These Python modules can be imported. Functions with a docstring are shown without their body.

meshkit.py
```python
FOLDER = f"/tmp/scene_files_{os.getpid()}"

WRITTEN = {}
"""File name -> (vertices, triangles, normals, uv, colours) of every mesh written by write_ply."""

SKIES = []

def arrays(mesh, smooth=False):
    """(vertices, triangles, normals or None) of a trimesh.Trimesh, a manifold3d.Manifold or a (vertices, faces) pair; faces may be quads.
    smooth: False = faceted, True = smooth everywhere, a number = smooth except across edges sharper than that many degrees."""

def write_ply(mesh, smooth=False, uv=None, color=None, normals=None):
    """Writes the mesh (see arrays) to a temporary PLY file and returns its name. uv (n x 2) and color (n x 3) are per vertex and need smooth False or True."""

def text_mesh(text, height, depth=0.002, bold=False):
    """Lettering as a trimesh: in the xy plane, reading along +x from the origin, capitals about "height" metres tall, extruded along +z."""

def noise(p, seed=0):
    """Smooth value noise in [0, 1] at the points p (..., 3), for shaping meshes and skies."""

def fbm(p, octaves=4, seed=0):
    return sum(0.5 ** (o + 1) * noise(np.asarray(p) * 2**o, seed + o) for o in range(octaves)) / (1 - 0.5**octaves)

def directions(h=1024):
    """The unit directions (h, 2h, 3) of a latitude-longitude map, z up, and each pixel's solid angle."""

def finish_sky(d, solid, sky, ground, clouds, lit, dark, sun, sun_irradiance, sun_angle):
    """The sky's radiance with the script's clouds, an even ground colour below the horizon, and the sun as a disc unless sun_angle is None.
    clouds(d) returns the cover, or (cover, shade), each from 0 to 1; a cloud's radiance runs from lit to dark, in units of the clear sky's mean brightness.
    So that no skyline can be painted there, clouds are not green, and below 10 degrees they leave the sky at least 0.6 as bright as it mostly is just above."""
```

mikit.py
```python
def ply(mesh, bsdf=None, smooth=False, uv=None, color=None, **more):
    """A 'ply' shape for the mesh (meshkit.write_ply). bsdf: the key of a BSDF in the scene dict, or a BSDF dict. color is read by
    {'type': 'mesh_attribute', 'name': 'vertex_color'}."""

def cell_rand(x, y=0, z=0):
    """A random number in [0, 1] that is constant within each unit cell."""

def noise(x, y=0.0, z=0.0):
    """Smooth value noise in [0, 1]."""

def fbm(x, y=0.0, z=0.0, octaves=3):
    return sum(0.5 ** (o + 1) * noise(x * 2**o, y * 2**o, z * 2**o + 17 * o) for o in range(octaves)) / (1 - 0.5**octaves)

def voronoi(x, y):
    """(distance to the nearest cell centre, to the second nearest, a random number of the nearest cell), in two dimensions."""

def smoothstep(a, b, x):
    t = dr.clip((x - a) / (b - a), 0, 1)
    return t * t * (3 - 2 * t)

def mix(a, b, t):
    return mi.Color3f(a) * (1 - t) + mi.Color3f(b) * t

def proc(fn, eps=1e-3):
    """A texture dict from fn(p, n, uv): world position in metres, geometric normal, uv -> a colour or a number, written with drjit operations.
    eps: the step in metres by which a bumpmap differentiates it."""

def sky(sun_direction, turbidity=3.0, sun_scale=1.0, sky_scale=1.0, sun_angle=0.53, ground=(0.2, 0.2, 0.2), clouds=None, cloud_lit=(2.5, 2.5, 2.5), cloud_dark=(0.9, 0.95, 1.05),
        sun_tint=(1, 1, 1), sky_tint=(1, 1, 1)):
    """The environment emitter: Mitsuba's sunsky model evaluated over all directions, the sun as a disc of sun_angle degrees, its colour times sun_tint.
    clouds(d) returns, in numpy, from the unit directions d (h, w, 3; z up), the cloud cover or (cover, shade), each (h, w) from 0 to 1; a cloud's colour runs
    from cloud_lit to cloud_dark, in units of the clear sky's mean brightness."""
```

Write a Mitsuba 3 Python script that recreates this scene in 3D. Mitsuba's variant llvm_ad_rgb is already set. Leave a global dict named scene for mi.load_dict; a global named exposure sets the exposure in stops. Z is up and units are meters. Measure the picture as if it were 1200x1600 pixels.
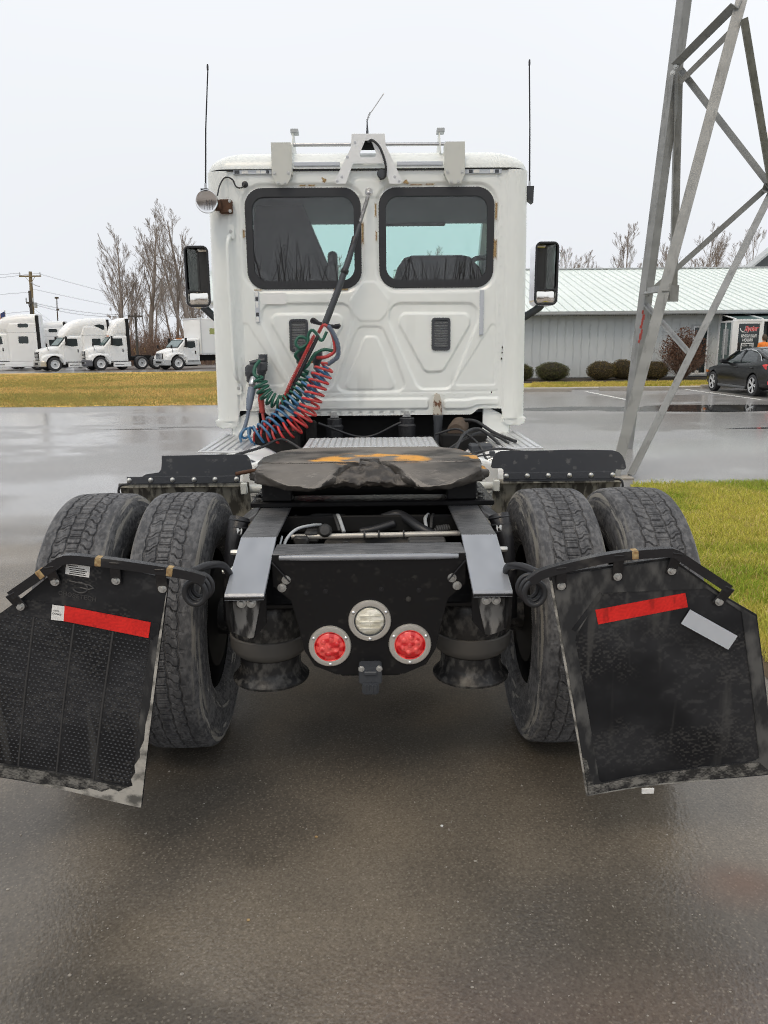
import math, random
import numpy as np, trimesh, manifold3d as m3d, mitsuba as mi, drjit as dr
import mikit, meshkit
from mikit import proc, noise, fbm, voronoi, cell_rand, smoothstep, mix
T = mi.ScalarTransform4f
scene, labels = {}, {}
rng = np.random.default_rng(7)

# ---------------------------------------------------------------- camera, sky, exposure
exposure = 2.43
CAM = np.array([0.024, 0.0, 1.635])
PITCH, YAW, ROLL = math.radians(12.4), math.radians(0.64), math.radians(0.55)
fwd = np.array([math.cos(PITCH) * math.sin(YAW), math.cos(PITCH) * math.cos(YAW), -math.sin(PITCH)])
rgt = np.array([math.cos(YAW), -math.sin(YAW), 0.0])
upv = np.cross(rgt, fwd)
camup = math.sin(ROLL) * rgt + math.cos(ROLL) * upv
scene['camera'] = {'type': 'perspective', 'fov': 53.13, 'fov_axis': 'x', 'near_clip': 0.05, 'far_clip': 2000.0,
                   'to_world': T().look_at(origin=CAM.tolist(), target=(CAM + fwd).tolist(), up=camup.tolist())}


def cloud_cover(d):
    """A closed overcast, with faint soft billows."""
    x, y, z = d[..., 0], d[..., 1], d[..., 2]
    s = 0.5 + 0.5 * np.sin(2.1 * x + 1.3 * np.sin(3.0 * y + 1.0) + 2.2 * z) * np.cos(2.6 * y - 1.7 * z + 0.8 * np.sin(4 * x))
    f = 0.5 + 0.5 * np.sin(7.3 * x + 2.0 * np.sin(5.1 * z) - 4.2 * y) * np.sin(6.1 * z + 3.3 * x + 1.1)
    shade = 0.06 + 0.22 * s + 0.08 * f + 0.32 * np.clip(1 - z / 0.5, 0, 1)
    return np.ones(x.shape), np.clip(shade, 0, 1)


SKY = dict(turbidity=3, sun_scale=0.12, sun_angle=20, clouds=cloud_cover, cloud_lit=(2.02, 2.07, 2.14), cloud_dark=(1.30, 1.35, 1.43))
scene['sky'] = mikit.sky([-0.25, -0.55, 0.8], **SKY)

# ---------------------------------------------------------------- materials


def mat(name, bsdf, two=True):
    scene[name] = {'type': 'twosided', 'bsdf': bsdf} if two else bsdf
    return name


def rgb(r, g=None, b=None):
    return {'type': 'rgb', 'value': [r, r, r] if g is None else [r, g, b]}


def pr(color, rough=0.5, metallic=0.0, spec=0.5, **kw):
    d = {'type': 'principled', 'base_color': color if isinstance(color, dict) else rgb(*color), 'roughness': rough, 'metallic': metallic, 'specular': spec}
    d.update(kw)
    return d


def bump(b, fn, scale=1.0, eps=1e-3):
    return {'type': 'bumpmap', 'tex': proc(fn, eps), 'scale': scale, 'bsdf': b}


def f_asphalt(p, n, uv):
    big = fbm(p.x * 0.35 + 3, p.y * 0.35, 0.0, 3)
    mid = fbm(p.x * 2.1, p.y * 2.1 + 9, 1.0, 3)
    grit = noise(p.x * 170, p.y * 170)
    fine = noise(p.x * 420 + 11, p.y * 420)
    a, b2, w = voronoi(p.x * 85, p.y * 85)
    stone = smoothstep(0.42, 0.2, a) * smoothstep(0.45, 0.95, w)
    tar = smoothstep(0.54, 0.66, fbm(p.x * 1.3 + 7.0, p.y * 1.6 + 2.0, 6.0, 4))
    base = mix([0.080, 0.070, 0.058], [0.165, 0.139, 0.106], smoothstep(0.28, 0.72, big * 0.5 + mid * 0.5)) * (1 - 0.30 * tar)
    far_sheen = smoothstep(6.5, 8.5, p.y + 0.8 * big)
    base = mix(base, mi.Color3f([0.190, 0.188, 0.185]), far_sheen * 0.85)  # far ground paler: grazing sky sheen put into the colour
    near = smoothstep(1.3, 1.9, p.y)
    red = smoothstep(0.44, 0.62, fbm(p.x * 0.8 + 5.2, p.y * 0.9 + 1.0, 3.0, 2)) * (1 - near)
    base = mix(base, mi.Color3f([0.150, 0.095, 0.075]), red * 0.5)
    base = base * (0.72 + 0.40 * grit + 0.22 * fine)
    base = mix(base, mi.Color3f([0.30, 0.265, 0.21]), stone * (0.10 + 0.35 * fine))
    rust = smoothstep(0.30, 0.05, dr.sqrt(dr.square(p.x - 1.15) + dr.square((p.y - 2.05) * 1.4)) + 0.16 * mid)
    return mix(base, mi.Color3f([0.16, 0.065, 0.03]), rust * 0.45)


def f_asphalt_rough(p, n, uv):
    wet = fbm(p.x * 0.30 + 1.5, p.y * 0.75 + 4, 2.0, 3)
    s = fbm(p.x * 1.7, p.y * 2.6, 5.0, 2)
    near = smoothstep(3.2, 1.0, p.y)
    far = smoothstep(4.0, 9.0, p.y)
    return dr.clip(0.46 - 0.26 * smoothstep(0.38, 0.62, wet * 0.7 + s * 0.3) + 0.10 * near - 0.10 * far, 0.14, 0.6)


def f_asphalt_bump(p, n, uv):
    keep = smoothstep(9.0, 3.5, p.y)
    return (noise(p.x * 130, p.y * 130) + 0.6 * noise(p.x * 300, p.y * 300)) * 0.0010 * keep


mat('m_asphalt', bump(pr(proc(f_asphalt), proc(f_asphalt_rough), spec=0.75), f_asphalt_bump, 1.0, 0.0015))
mat('m_puddle', pr((0.02, 0.02, 0.02), 0.03, spec=0.55))
mat('m_soil', pr(proc(lambda p, n, uv: mix([0.05, 0.035, 0.022], [0.12, 0.085, 0.05], fbm(p.x * 6, p.y * 6, 0, 3))), 0.9))


def f_lawn(p, n, uv):
    a = fbm(p.x * 0.5, p.y * 0.5, 0.0, 3)
    b = fbm(p.x * 5, p.y * 5, 4.0, 3)
    return mix([0.20, 0.21, 0.035], [0.33, 0.26, 0.06], smoothstep(0.3, 0.7, a)) * (0.45 + 0.9 * b)


def f_dry_lawn(p, n, uv):
    a = fbm(p.x * 0.22, p.y * 0.4, 0.0, 3)
    b = fbm(p.x * 3.1, p.y * 4.0, 4.0, 3)
    return mix([0.33, 0.25, 0.06], [0.55, 0.35, 0.11], smoothstep(0.3, 0.65, a)) * (0.5 + 0.8 * b)


mat('m_lawn', pr(proc(f_lawn), 0.95, spec=0.1))
mat('m_dry_lawn', pr(proc(f_dry_lawn), 0.95, spec=0.1))
mat('m_blade', {'type': 'principledthin', 'base_color': {'type': 'mesh_attribute', 'name': 'vertex_color'}, 'roughness': 0.6, 'diff_trans': 0.5, 'spec_trans': 0.0}, two=False)

white = lambda p, n, uv: mix([0.705, 0.735, 0.71], [0.75, 0.775, 0.755], fbm(p.x * 2, p.y * 2, p.z * 2, 2)) * (
    1 - 0.16 * smoothstep(0.58, 0.78, fbm(p.x * 14, p.y * 3, p.z * 2.2, 3)) * smoothstep(2.0, 1.2, p.z))
mat('m_cab_white', pr(proc(white), 0.28, spec=0.5, clearcoat=0.5, clearcoat_gloss=0.85))
mat('m_white', pr((0.72, 0.73, 0.72), 0.3, spec=0.5))
mat('m_far_white', pr((0.74, 0.755, 0.76), 0.3, spec=0.5))
mat('m_offwhite', pr((0.55, 0.56, 0.52), 0.4))
mat('m_interior', pr((0.045, 0.052, 0.058), 0.7))
mat('m_seat', pr((0.016, 0.017, 0.02), 0.65))
mat('m_black_rubber', pr((0.020, 0.021, 0.024), 0.42))
mat('m_black_paint', pr(proc(lambda p, n, uv: mix([0.010, 0.010, 0.012], [0.045, 0.043, 0.040], smoothstep(0.55, 0.8, fbm(p.x * 16, p.y * 16, p.z * 16, 4)))), proc(lambda p, n, uv: 0.22 + 0.35 * fbm(p.x * 9, p.y * 9, p.z * 9, 2))))
mat('m_frame_black', pr(proc(lambda p, n, uv: mix([0.007, 0.007, 0.008], [0.028, 0.027, 0.025], smoothstep(0.60, 0.90, fbm(p.x * 40, p.y * 40, p.z * 40, 3)))), 0.38, spec=0.3))
mat('m_under', pr((0.010, 0.010, 0.010), 0.6, spec=0.25))
mat('m_cast_grey', pr((0.055, 0.055, 0.055), 0.55, metallic=0.3))
mat('m_rail_grey', pr(proc(lambda p, n, uv: mix([0.26, 0.275, 0.30], [0.31, 0.325, 0.35], noise(p.x * 30, p.y * 8, p.z * 30))), 0.34, metallic=0.3))
mat('m_rail_worn', pr(proc(lambda p, n, uv: mix([0.075, 0.078, 0.082], [0.19, 0.19, 0.195], smoothstep(0.30, 0.80, fbm(p.x * 30, p.y * 140, p.z * 30, 4) * 0.6 + 0.4 * fbm(p.x * 8, p.y * 8, p.z * 8, 2)))), 0.42, metallic=0.3))
mat('m_chrome', pr((0.85, 0.85, 0.86), 0.08, metallic=1.0))
mat('m_mirror', {'type': 'roughconductor', 'material': 'Ag', 'distribution': 'ggx', 'alpha': 0.004})
mat('m_steel', pr((0.52, 0.52, 0.53), 0.3, metallic=1.0))
mat('m_zinc', pr(proc(lambda p, n, uv: mix([0.42, 0.43, 0.42], [0.62, 0.62, 0.60], noise(p.x * 200, p.y * 200, p.z * 200))), 0.38, metallic=0.8))
mat('m_aluminium', pr((0.66, 0.67, 0.68), 0.33, metallic=0.75))
mat('m_galvanised', pr(proc(lambda p, n, uv: mix([0.21, 0.215, 0.21], [0.33, 0.335, 0.33], fbm(p.x * 3, p.y * 3, p.z * 7, 3)) * (1 - 0.22 * smoothstep(0.58, 0.74, fbm(p.x * 22, p.y * 22, p.z * 4.5, 5)))), 0.5, metallic=0.25))
mat('m_rust', pr(proc(lambda p, n, uv: mix([0.035, 0.020, 0.014], [0.13, 0.06, 0.03], fbm(p.x * 40, p.y * 40, p.z * 40, 3))), 0.8))
mat('m_rusty_white', pr(proc(lambda p, n, uv: mix([0.50, 0.47, 0.40], [0.14, 0.06, 0.03], smoothstep(0.46, 0.60, fbm(p.x * 45, p.y * 45, p.z * 22, 3)))), 0.7))
mat('m_old_glue', pr(proc(lambda p, n, uv: mix([0.42, 0.32, 0.16], [0.22, 0.12, 0.05], noise(p.x * 120, 0.0, p.z * 120))), 0.8))


def f_grease(p, n, uv):
    a = fbm(p.x * 9, p.y * 9, p.z * 9, 4)
    top = smoothstep(0.8, 0.95, n.z)
    g = mix([0.020, 0.018, 0.016], [0.085, 0.076, 0.066], smoothstep(0.30, 0.66, a) * (0.45 + 0.55 * top))
    g = mix(g, mi.Color3f([0.165, 0.148, 0.130]), top * smoothstep(0.32, 0.58, fbm(p.x * 4, p.y * 6, 2.0, 3)) * 0.7)
    ramp = smoothstep(0.10, 0.16, dr.abs(p.x)) * smoothstep(0.42, 0.34, dr.abs(p.x)) * (1 - top) * smoothstep(0.25, 0.5, n.z)
    g = mix(g, mi.Color3f([0.215, 0.196, 0.175]), ramp * (0.35 + 0.65 * smoothstep(0.36, 0.55, fbm(p.x * 9 + 2, p.y * 9, p.z * 9, 4))) * 0.9)
    dx, dy = p.x - 0.005, p.y - 3.12
    r = dr.sqrt(dr.square(dx * 0.95) + dr.square(dy * 1.2))
    ring = smoothstep(0.045, 0.0, dr.abs(r - 0.125 - 0.06 * noise(p.x * 9, p.y * 9)) - 0.030)
    m = ring * smoothstep(0.30, 0.50, fbm(p.x * 11 + 1, p.y * 20, 0.0, 3)) * smoothstep(3.04, 3.10, p.y)
    edge = smoothstep(0.37, 0.42, p.x) * smoothstep(0.62, 0.68, fbm(p.x * 9 + 4, p.y * 22, 1.0, 3)) * 0.8
    return mix(g, mi.Color3f([0.60, 0.28, 0.035]), dr.clip(m + edge, 0, 1) * top * smoothstep(1.10, 1.13, p.z))


mat('m_grease', bump(pr(proc(f_grease), proc(lambda p, n, uv: 0.34 + 0.3 * noise(p.x * 30, p.y * 30, p.z * 30))), lambda p, n, uv: fbm(p.x * 60, p.y * 60, p.z * 60, 3) * 0.004, 1.0))


def f_tyre(p, n, uv):
    s, v = dr.abs(uv.x), uv.y
    a = fbm(uv.x * 30, v * 12, 0.0, 4)
    b = fbm(uv.x * 110, v * 60, 3.0, 3)
    base = mix([0.055, 0.056, 0.060], [0.125, 0.125, 0.128], smoothstep(0.3, 0.72, a * 0.4 + b * 0.6))
    chalk = smoothstep(0.105, 0.135, s) * smoothstep(0.19, 0.15, s) * smoothstep(0.45, 0.66, fbm(uv.x * 70, v * 7, 1.0, 4))
    base = mix(base, mi.Color3f([0.30, 0.285, 0.25]), chalk * 0.75)
    scr = smoothstep(0.70, 0.80, fbm(uv.x * 55, v * 6, 8.0, 3)) * smoothstep(0.10, 0.16, s)
    return mix(base, mi.Color3f([0.34, 0.33, 0.30]), scr * 0.7)


mat('m_tyre', pr(proc(f_tyre), 0.62, spec=0.35))
mat('m_far_tyre', pr((0.022, 0.022, 0.024), 0.6))


def f_flap(p, n, uv):
    a = fbm(p.x * 5, 0.0, p.z * 5, 4)
    b = fbm(p.x * 60, 0.0, p.z * 60, 3)
    streak = fbm(p.x * 26 + 3, 2.0, p.z * 2.2, 4)
    g = mix([0.0070, 0.0078, 0.0098], [0.022, 0.023, 0.026], smoothstep(0.35, 0.7, a))
    g = mix(g, mi.Color3f([0.07, 0.07, 0.07]), smoothstep(0.50, 0.80, b) * smoothstep(0.40, 0.66, a) * 0.4)
    g = mix(g, mi.Color3f([0.10, 0.098, 0.092]), smoothstep(0.60, 0.80, streak) * 0.35)
    return mix(g, mi.Color3f([0.060, 0.059, 0.056]), smoothstep(0.45, 0.85, noise(p.x * 160, 0.0, p.z * 160)) * smoothstep(0.45, 0.62, fbm(p.x * 7 + 3, 5.0, p.z * 7, 3)) * 0.5)


mat('m_flap', pr(proc(f_flap), proc(lambda p, n, uv: 0.32 + 0.25 * fbm(p.x * 12, 0.0, p.z * 12, 2)), spec=0.35))
mat('m_flap_dusty', pr(proc(lambda p, n, uv: mix([0.024, 0.024, 0.024], [0.19, 0.185, 0.17], smoothstep(0.36, 0.74, fbm(p.x * 34, 5.0, p.z * 34, 5) * 0.75 + 0.25 * noise(p.x * 210, 0.0, p.z * 210)))), 0.7, spec=0.3))
mat('m_flap_border', pr(proc(lambda p, n, uv: mix([0.020, 0.021, 0.023], [0.085, 0.085, 0.083], smoothstep(0.38, 0.72, fbm(p.x * 30, 4.0, p.z * 11, 5)))), 0.45, spec=0.4))
mat('m_flap_pale', pr(proc(lambda p, n, uv: mix([0.10, 0.098, 0.09], [0.40, 0.385, 0.35], smoothstep(0.30, 0.62, fbm(p.x * 26, 2.0, p.z * 26, 5)))), 0.8, spec=0.3))
mat('m_fender', pr(proc(lambda p, n, uv: mix([0.048, 0.052, 0.060], [0.15, 0.15, 0.15], 0.7 * smoothstep(0.62, 0.80, fbm(p.x * 34, p.y * 18, p.z * 34, 4)))), 0.4))
mat('m_fender_dirty', pr(proc(lambda p, n, uv: mix([0.05, 0.046, 0.038], [0.26, 0.245, 0.20], smoothstep(0.38, 0.62, fbm(p.x * 42, p.y * 10, p.z * 12, 4)))), 0.7))
mat('m_tape_red', pr(proc(lambda p, n, uv: mix([0.52, 0.012, 0.010], [0.76, 0.026, 0.020], 0.5 * cell_rand(p.x * 170 + dr.floor(p.z * 190) * 0.5, 0.0, p.z * 190) + 0.5 * noise(p.x * 25, 0.0, p.z * 25)) * (1 - 0.35 * smoothstep(0.62, 0.75, fbm(p.x * 30, 3.0, p.z * 9, 4)))), 0.25))
mat('m_tape_silver', pr((0.50, 0.53, 0.57), 0.35, metallic=0.2))
mat('m_sticker', pr((0.70, 0.70, 0.68), 0.5))
mat('m_print', pr((0.06, 0.06, 0.06), 0.6))
mat('m_lens_red', pr(proc(lambda p, n, uv: mix([0.62, 0.010, 0.014], [0.90, 0.10, 0.09], smoothstep(0.35, 0.6, noise(p.x * 62, 0.0, p.z * 62)))), 0.12, clearcoat=1.0))
mat('m_lens_clear', pr(proc(lambda p, n, uv: mix([0.58, 0.555, 0.45], [0.82, 0.80, 0.70], smoothstep(0.35, 0.65, noise(p.x * 45, 0.0, p.z * 80)))), 0.12, clearcoat=1.0))
mat('m_bezel', pr((0.50, 0.48, 0.44), 0.4, metallic=0.4))
mat('m_dark_plastic', pr((0.045, 0.05, 0.058), 0.45))
mat('m_hose_red', pr(proc(lambda p, n, uv: mix([0.50, 0.035, 0.035], [0.36, 0.06, 0.055], smoothstep(0.4, 0.7, fbm(p.x * 30, p.y * 30, p.z * 30, 3)))), 0.4))
mat('m_hose_blue', pr(proc(lambda p, n, uv: mix([0.035, 0.15, 0.30], [0.09, 0.17, 0.26], smoothstep(0.4, 0.7, fbm(p.x * 30, p.y * 30, p.z * 30, 3)))), 0.4))
mat('m_hose_green', pr((0.012, 0.095, 0.062), 0.38))
mat('m_grey_blue', pr((0.14, 0.17, 0.22), 0.45))
mat('m_orange', pr((0.50, 0.16, 0.03), 0.7))
mat('m_dull_red', pr((0.42, 0.06, 0.05), 0.5))
scene['m_glass'] = {'type': 'thindielectric', 'specular_transmittance': rgb(0.86, 0.90, 0.90)}
scene['m_teal_glass'] = {'type': 'thindielectric', 'specular_transmittance': rgb(0.62, 0.91, 0.84)}
mat('m_far_glass', pr((0.018, 0.026, 0.028), 0.06, spec=0.6))
mat('m_far_shield', pr((0.10, 0.15, 0.15), 0.06, spec=0.7))
mat('m_wall_metal', pr(proc(lambda p, n, uv: mix([0.47, 0.50, 0.51], [0.54, 0.57, 0.575], fbm(p.x * 1.2, 0.0, p.z * 0.7, 3))), 0.4))
mat('m_roof_metal', pr(proc(lambda p, n, uv: mix([0.56, 0.62, 0.59], [0.66, 0.71, 0.68], fbm(p.x * 0.8, p.y * 0.3, p.z, 3))), 0.35))
mat('m_trim_dark', pr((0.09, 0.095, 0.10), 0.5))
mat('m_trim_grey', pr((0.40, 0.42, 0.43), 0.45))
mat('m_concrete', pr(proc(lambda p, n, uv: mix([0.22, 0.20, 0.17], [0.34, 0.315, 0.28], fbm(p.x * 6, p.y * 6, p.z * 6, 3))), 0.85))
mat('m_line_paint', pr((0.62, 0.62, 0.60), 0.6))
mat('m_mulch', pr((0.03, 0.024, 0.018), 0.95))
mat('m_car_paint', pr((0.013, 0.0135, 0.015), 0.22, metallic=0.35, clearcoat=1.0, clearcoat_gloss=0.95))
mat('m_skin', pr((0.42, 0.25, 0.17), 0.6))
mat('m_hair', pr((0.06, 0.04, 0.025), 0.7))
mat('m_cloth_orange', pr((0.72, 0.20, 0.03), 0.8))
mat('m_cloth_dark', pr((0.03, 0.035, 0.05), 0.8))
mat('m_bark', pr(proc(lambda p, n, uv: mix([0.20, 0.170, 0.150], [0.33, 0.29, 0.26], noise(p.x * 4, p.y * 4, p.z * 1.2))), 0.9))
mat('m_brush', pr(proc(lambda p, n, uv: mix([0.13, 0.085, 0.065], [0.22, 0.14, 0.10], noise(p.x * 2, p.y * 2, p.z * 2))), 0.9))
mat('m_pole_wood', pr(proc(lambda p, n, uv: mix([0.16, 0.125, 0.07], [0.25, 0.20, 0.12], noise(p.x * 9, p.y * 9, p.z * 0.8))), 0.9))
mat('m_pole_dark', pr((0.07, 0.062, 0.052), 0.9))
mat('m_wire', pr((0.05, 0.05, 0.055), 0.6))
mat('m_flag_blue', pr((0.03, 0.05, 0.16), 0.8))
mat('m_flag_red', pr((0.5, 0.04, 0.05), 0.8))
mat('m_leaf', {'type': 'principledthin', 'base_color': {'type': 'mesh_attribute', 'name': 'vertex_color'}, 'roughness': 0.6, 'diff_trans': 0.4, 'spec_trans': 0.0}, two=False)
mat('m_grease_dark', bump(pr(proc(lambda p, n, uv: mix([0.028, 0.024, 0.021], [0.095, 0.082, 0.069], smoothstep(0.35, 0.70, fbm(p.x * 30, p.y * 30, p.z * 30, 4)))), 0.45), lambda p, n, uv: fbm(p.x * 60, p.y * 60, p.z * 60, 3) * 0.006, 1.0))
mat('m_bezel_dirty', pr((0.095, 0.091, 0.085), 0.5, metallic=0.2))
mat('m_black_paint_worn', pr(proc(lambda p, n, uv: mix([0.012, 0.012, 0.013], [0.085, 0.082, 0.076], smoothstep(0.42, 0.75, fbm(p.x * 60, p.y * 60, p.z * 30, 4)))), 0.42))
mat('m_brown_pipe', pr((0.085, 0.062, 0.045), 0.7))
mat('m_flap_dots', pr((0.020, 0.021, 0.024), 0.2, spec=0.8))
mat('m_scuffed', pr(proc(lambda p, n, uv: mix([0.020, 0.020, 0.020], [0.22, 0.215, 0.205], smoothstep(0.42, 0.66, fbm(p.x * 50, p.y * 30, p.z * 14, 4)))), 0.5))
mat('m_flap_edge', pr((0.045, 0.045, 0.046), 0.35))

# ---------------------------------------------------------------- mesh helpers


def A(v):
    return np.asarray(v, float)


def unit(v):
    v = A(v)
    return v / np.linalg.norm(v)


def join(parts):
    vs, fs, o = [], [], 0
    for v, f in parts:
        vs.append(v); fs.append(np.asarray(f) + o); o += len(v)
    return np.vstack(vs), np.vstack(fs)


def move(m, mat4=None, t=None):
    v, f = m
    if mat4 is not None:
        v = v @ mat4[:3, :3].T + mat4[:3, 3]
    if t is not None:
        v = v + A(t)
    return v, f


def mframe(o, x, y, z):
    m = np.eye(4)
    m[:3, 0], m[:3, 1], m[:3, 2], m[:3, 3] = x, y, z, o
    return m


def XZ(o=(0, 0, 0)):
    """Local x, y, z -> world x, z, -y: drawings that face the back of the truck."""
    return mframe(o, (1, 0, 0), (0, 0, 1), (0, -1, 0))


def YZ(o=(0, 0, 0), s=1):
    return mframe(o, (0, s, 0), (0, 0, 1), (s, 0, 0))


_CB = None


def cbox(lo, hi, ch=0.003):
    global _CB
    lo, hi = np.minimum(lo, hi).astype(float), np.maximum(lo, hi).astype(float)
    c, h = (lo + hi) / 2, (hi - lo) / 2
    ch = min(ch, 0.45 * h.min())

    def verts(h, ch):
        o = []
        for sx in (-1, 1):
            for sy in (-1, 1):
                for sz in (-1, 1):
                    s = A([sx, sy, sz])
                    for k in range(3):
                        e = h - ch
                        e = e.copy(); e[k] = h[k]
                        o.append(s * e)
        return A(o)
    if _CB is None:
        hull = trimesh.convex.convex_hull(verts(A([1, 1, 1]), 0.2))
        ref = verts(A([1, 1, 1]), 0.2)
        idx = [int(np.argmin(((ref - p) ** 2).sum(1))) for p in hull.vertices]
        _CB = np.array(idx)[hull.faces]
    return verts(h, ch) + c, _CB.copy()


def obox(c, half, M=None, ch=0.003):
    v, f = cbox(-A(half), A(half), ch)
    R = np.eye(3) if M is None else A(M).T
    return v @ R.T + A(c), f


def basis(d, up=(0, 0, 1)):
    d = unit(d)
    u = A(up)
    if abs(d @ unit(u)) > 0.97:
        u = A([1, 0, 0]) if abs(d[0]) < 0.9 else A([0, 1, 0])
    x = unit(np.cross(u, d))
    return x, np.cross(d, x), d


def beam(p, q, w, h, up=(0, 0, 1), ch=0.003):
    p, q = A(p), A(q)
    x, y, z = basis(q - p, up)
    return obox((p + q) / 2, (w / 2, h / 2, np.linalg.norm(q - p) / 2), (x, y, z), ch)


def prism(poly, h, M=np.eye(4), holes=()):
    """poly extruded by h along local z, then placed by M."""
    cs = m3d.CrossSection([A(poly)] + [A(k) for k in holes], m3d.FillRule.EvenOdd)
    me = cs.extrude(h).to_mesh()
    m = (np.array(me.vert_properties[:, :3], float), np.array(me.tri_verts))
    v, f = move(m, M)
    if np.linalg.det(M[:3, :3]) < 0:
        f = f[:, ::-1]
    return v, f


def bprism(poly, h, M=np.eye(4), b=0.004, holes=()):
    """As prism, with the outer edge of its far face chamfered."""
    cs = m3d.CrossSection([A(poly)] + [A(k) for k in holes], m3d.FillRule.EvenOdd)
    big = cs.extrude(h - b)
    top = cs.offset(-b, m3d.JoinType.Miter).extrude(b).translate([0, 0, h - b])
    n = 3
    for k in range(1, n):
        top = top + cs.offset(-b * (1 - math.cos(k / n * math.pi / 2)), m3d.JoinType.Miter).extrude(b * math.sin(k / n * math.pi / 2)).translate([0, 0, h - b])
    me = (big + top).to_mesh()
    v, f = move((np.array(me.vert_properties[:, :3], float), np.array(me.tri_verts)), M)
    return v, f


def rrect(cx, cy, w, h, r, n=6):
    p = []
    for sx, sy, a0 in ((1, 1, 0), (-1, 1, 90), (-1, -1, 180), (1, -1, 270)):
        for k in range(n + 1):
            a = math.radians(a0 + 90 * k / n)
            p.append((cx + sx * (w / 2 - r) + r * math.cos(a), cy + sy * (h / 2 - r) + r * math.sin(a)))
    return p


def circle(cx, cy, r, n=32):
    return [(cx + r * math.cos(2 * math.pi * k / n), cy + r * math.sin(2 * math.pi * k / n)) for k in range(n)]


def tube(pts, r, n=8, closed=False, ph=0.0):
    pts = A(pts)
    k = len(pts)
    r = np.broadcast_to(A(r), (k,))
    if closed:
        t = np.roll(pts, -1, 0) - np.roll(pts, 1, 0)
    else:
        t = np.gradient(pts, axis=0)
    t /= np.maximum(np.linalg.norm(t, axis=1, keepdims=True), 1e-12)
    x, y, _ = basis(t[0])
    ang = np.arange(n) * 2 * math.pi / n + ph
    rings = []
    for i in range(k):
        x = x - t[i] * (x @ t[i])
        x /= max(np.linalg.norm(x), 1e-9)
        y = np.cross(t[i], x)
        rings.append(pts[i] + r[i] * (np.cos(ang)[:, None] * x + np.sin(ang)[:, None] * y))
    return loft(rings, cap=not closed, closed=closed)


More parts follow.
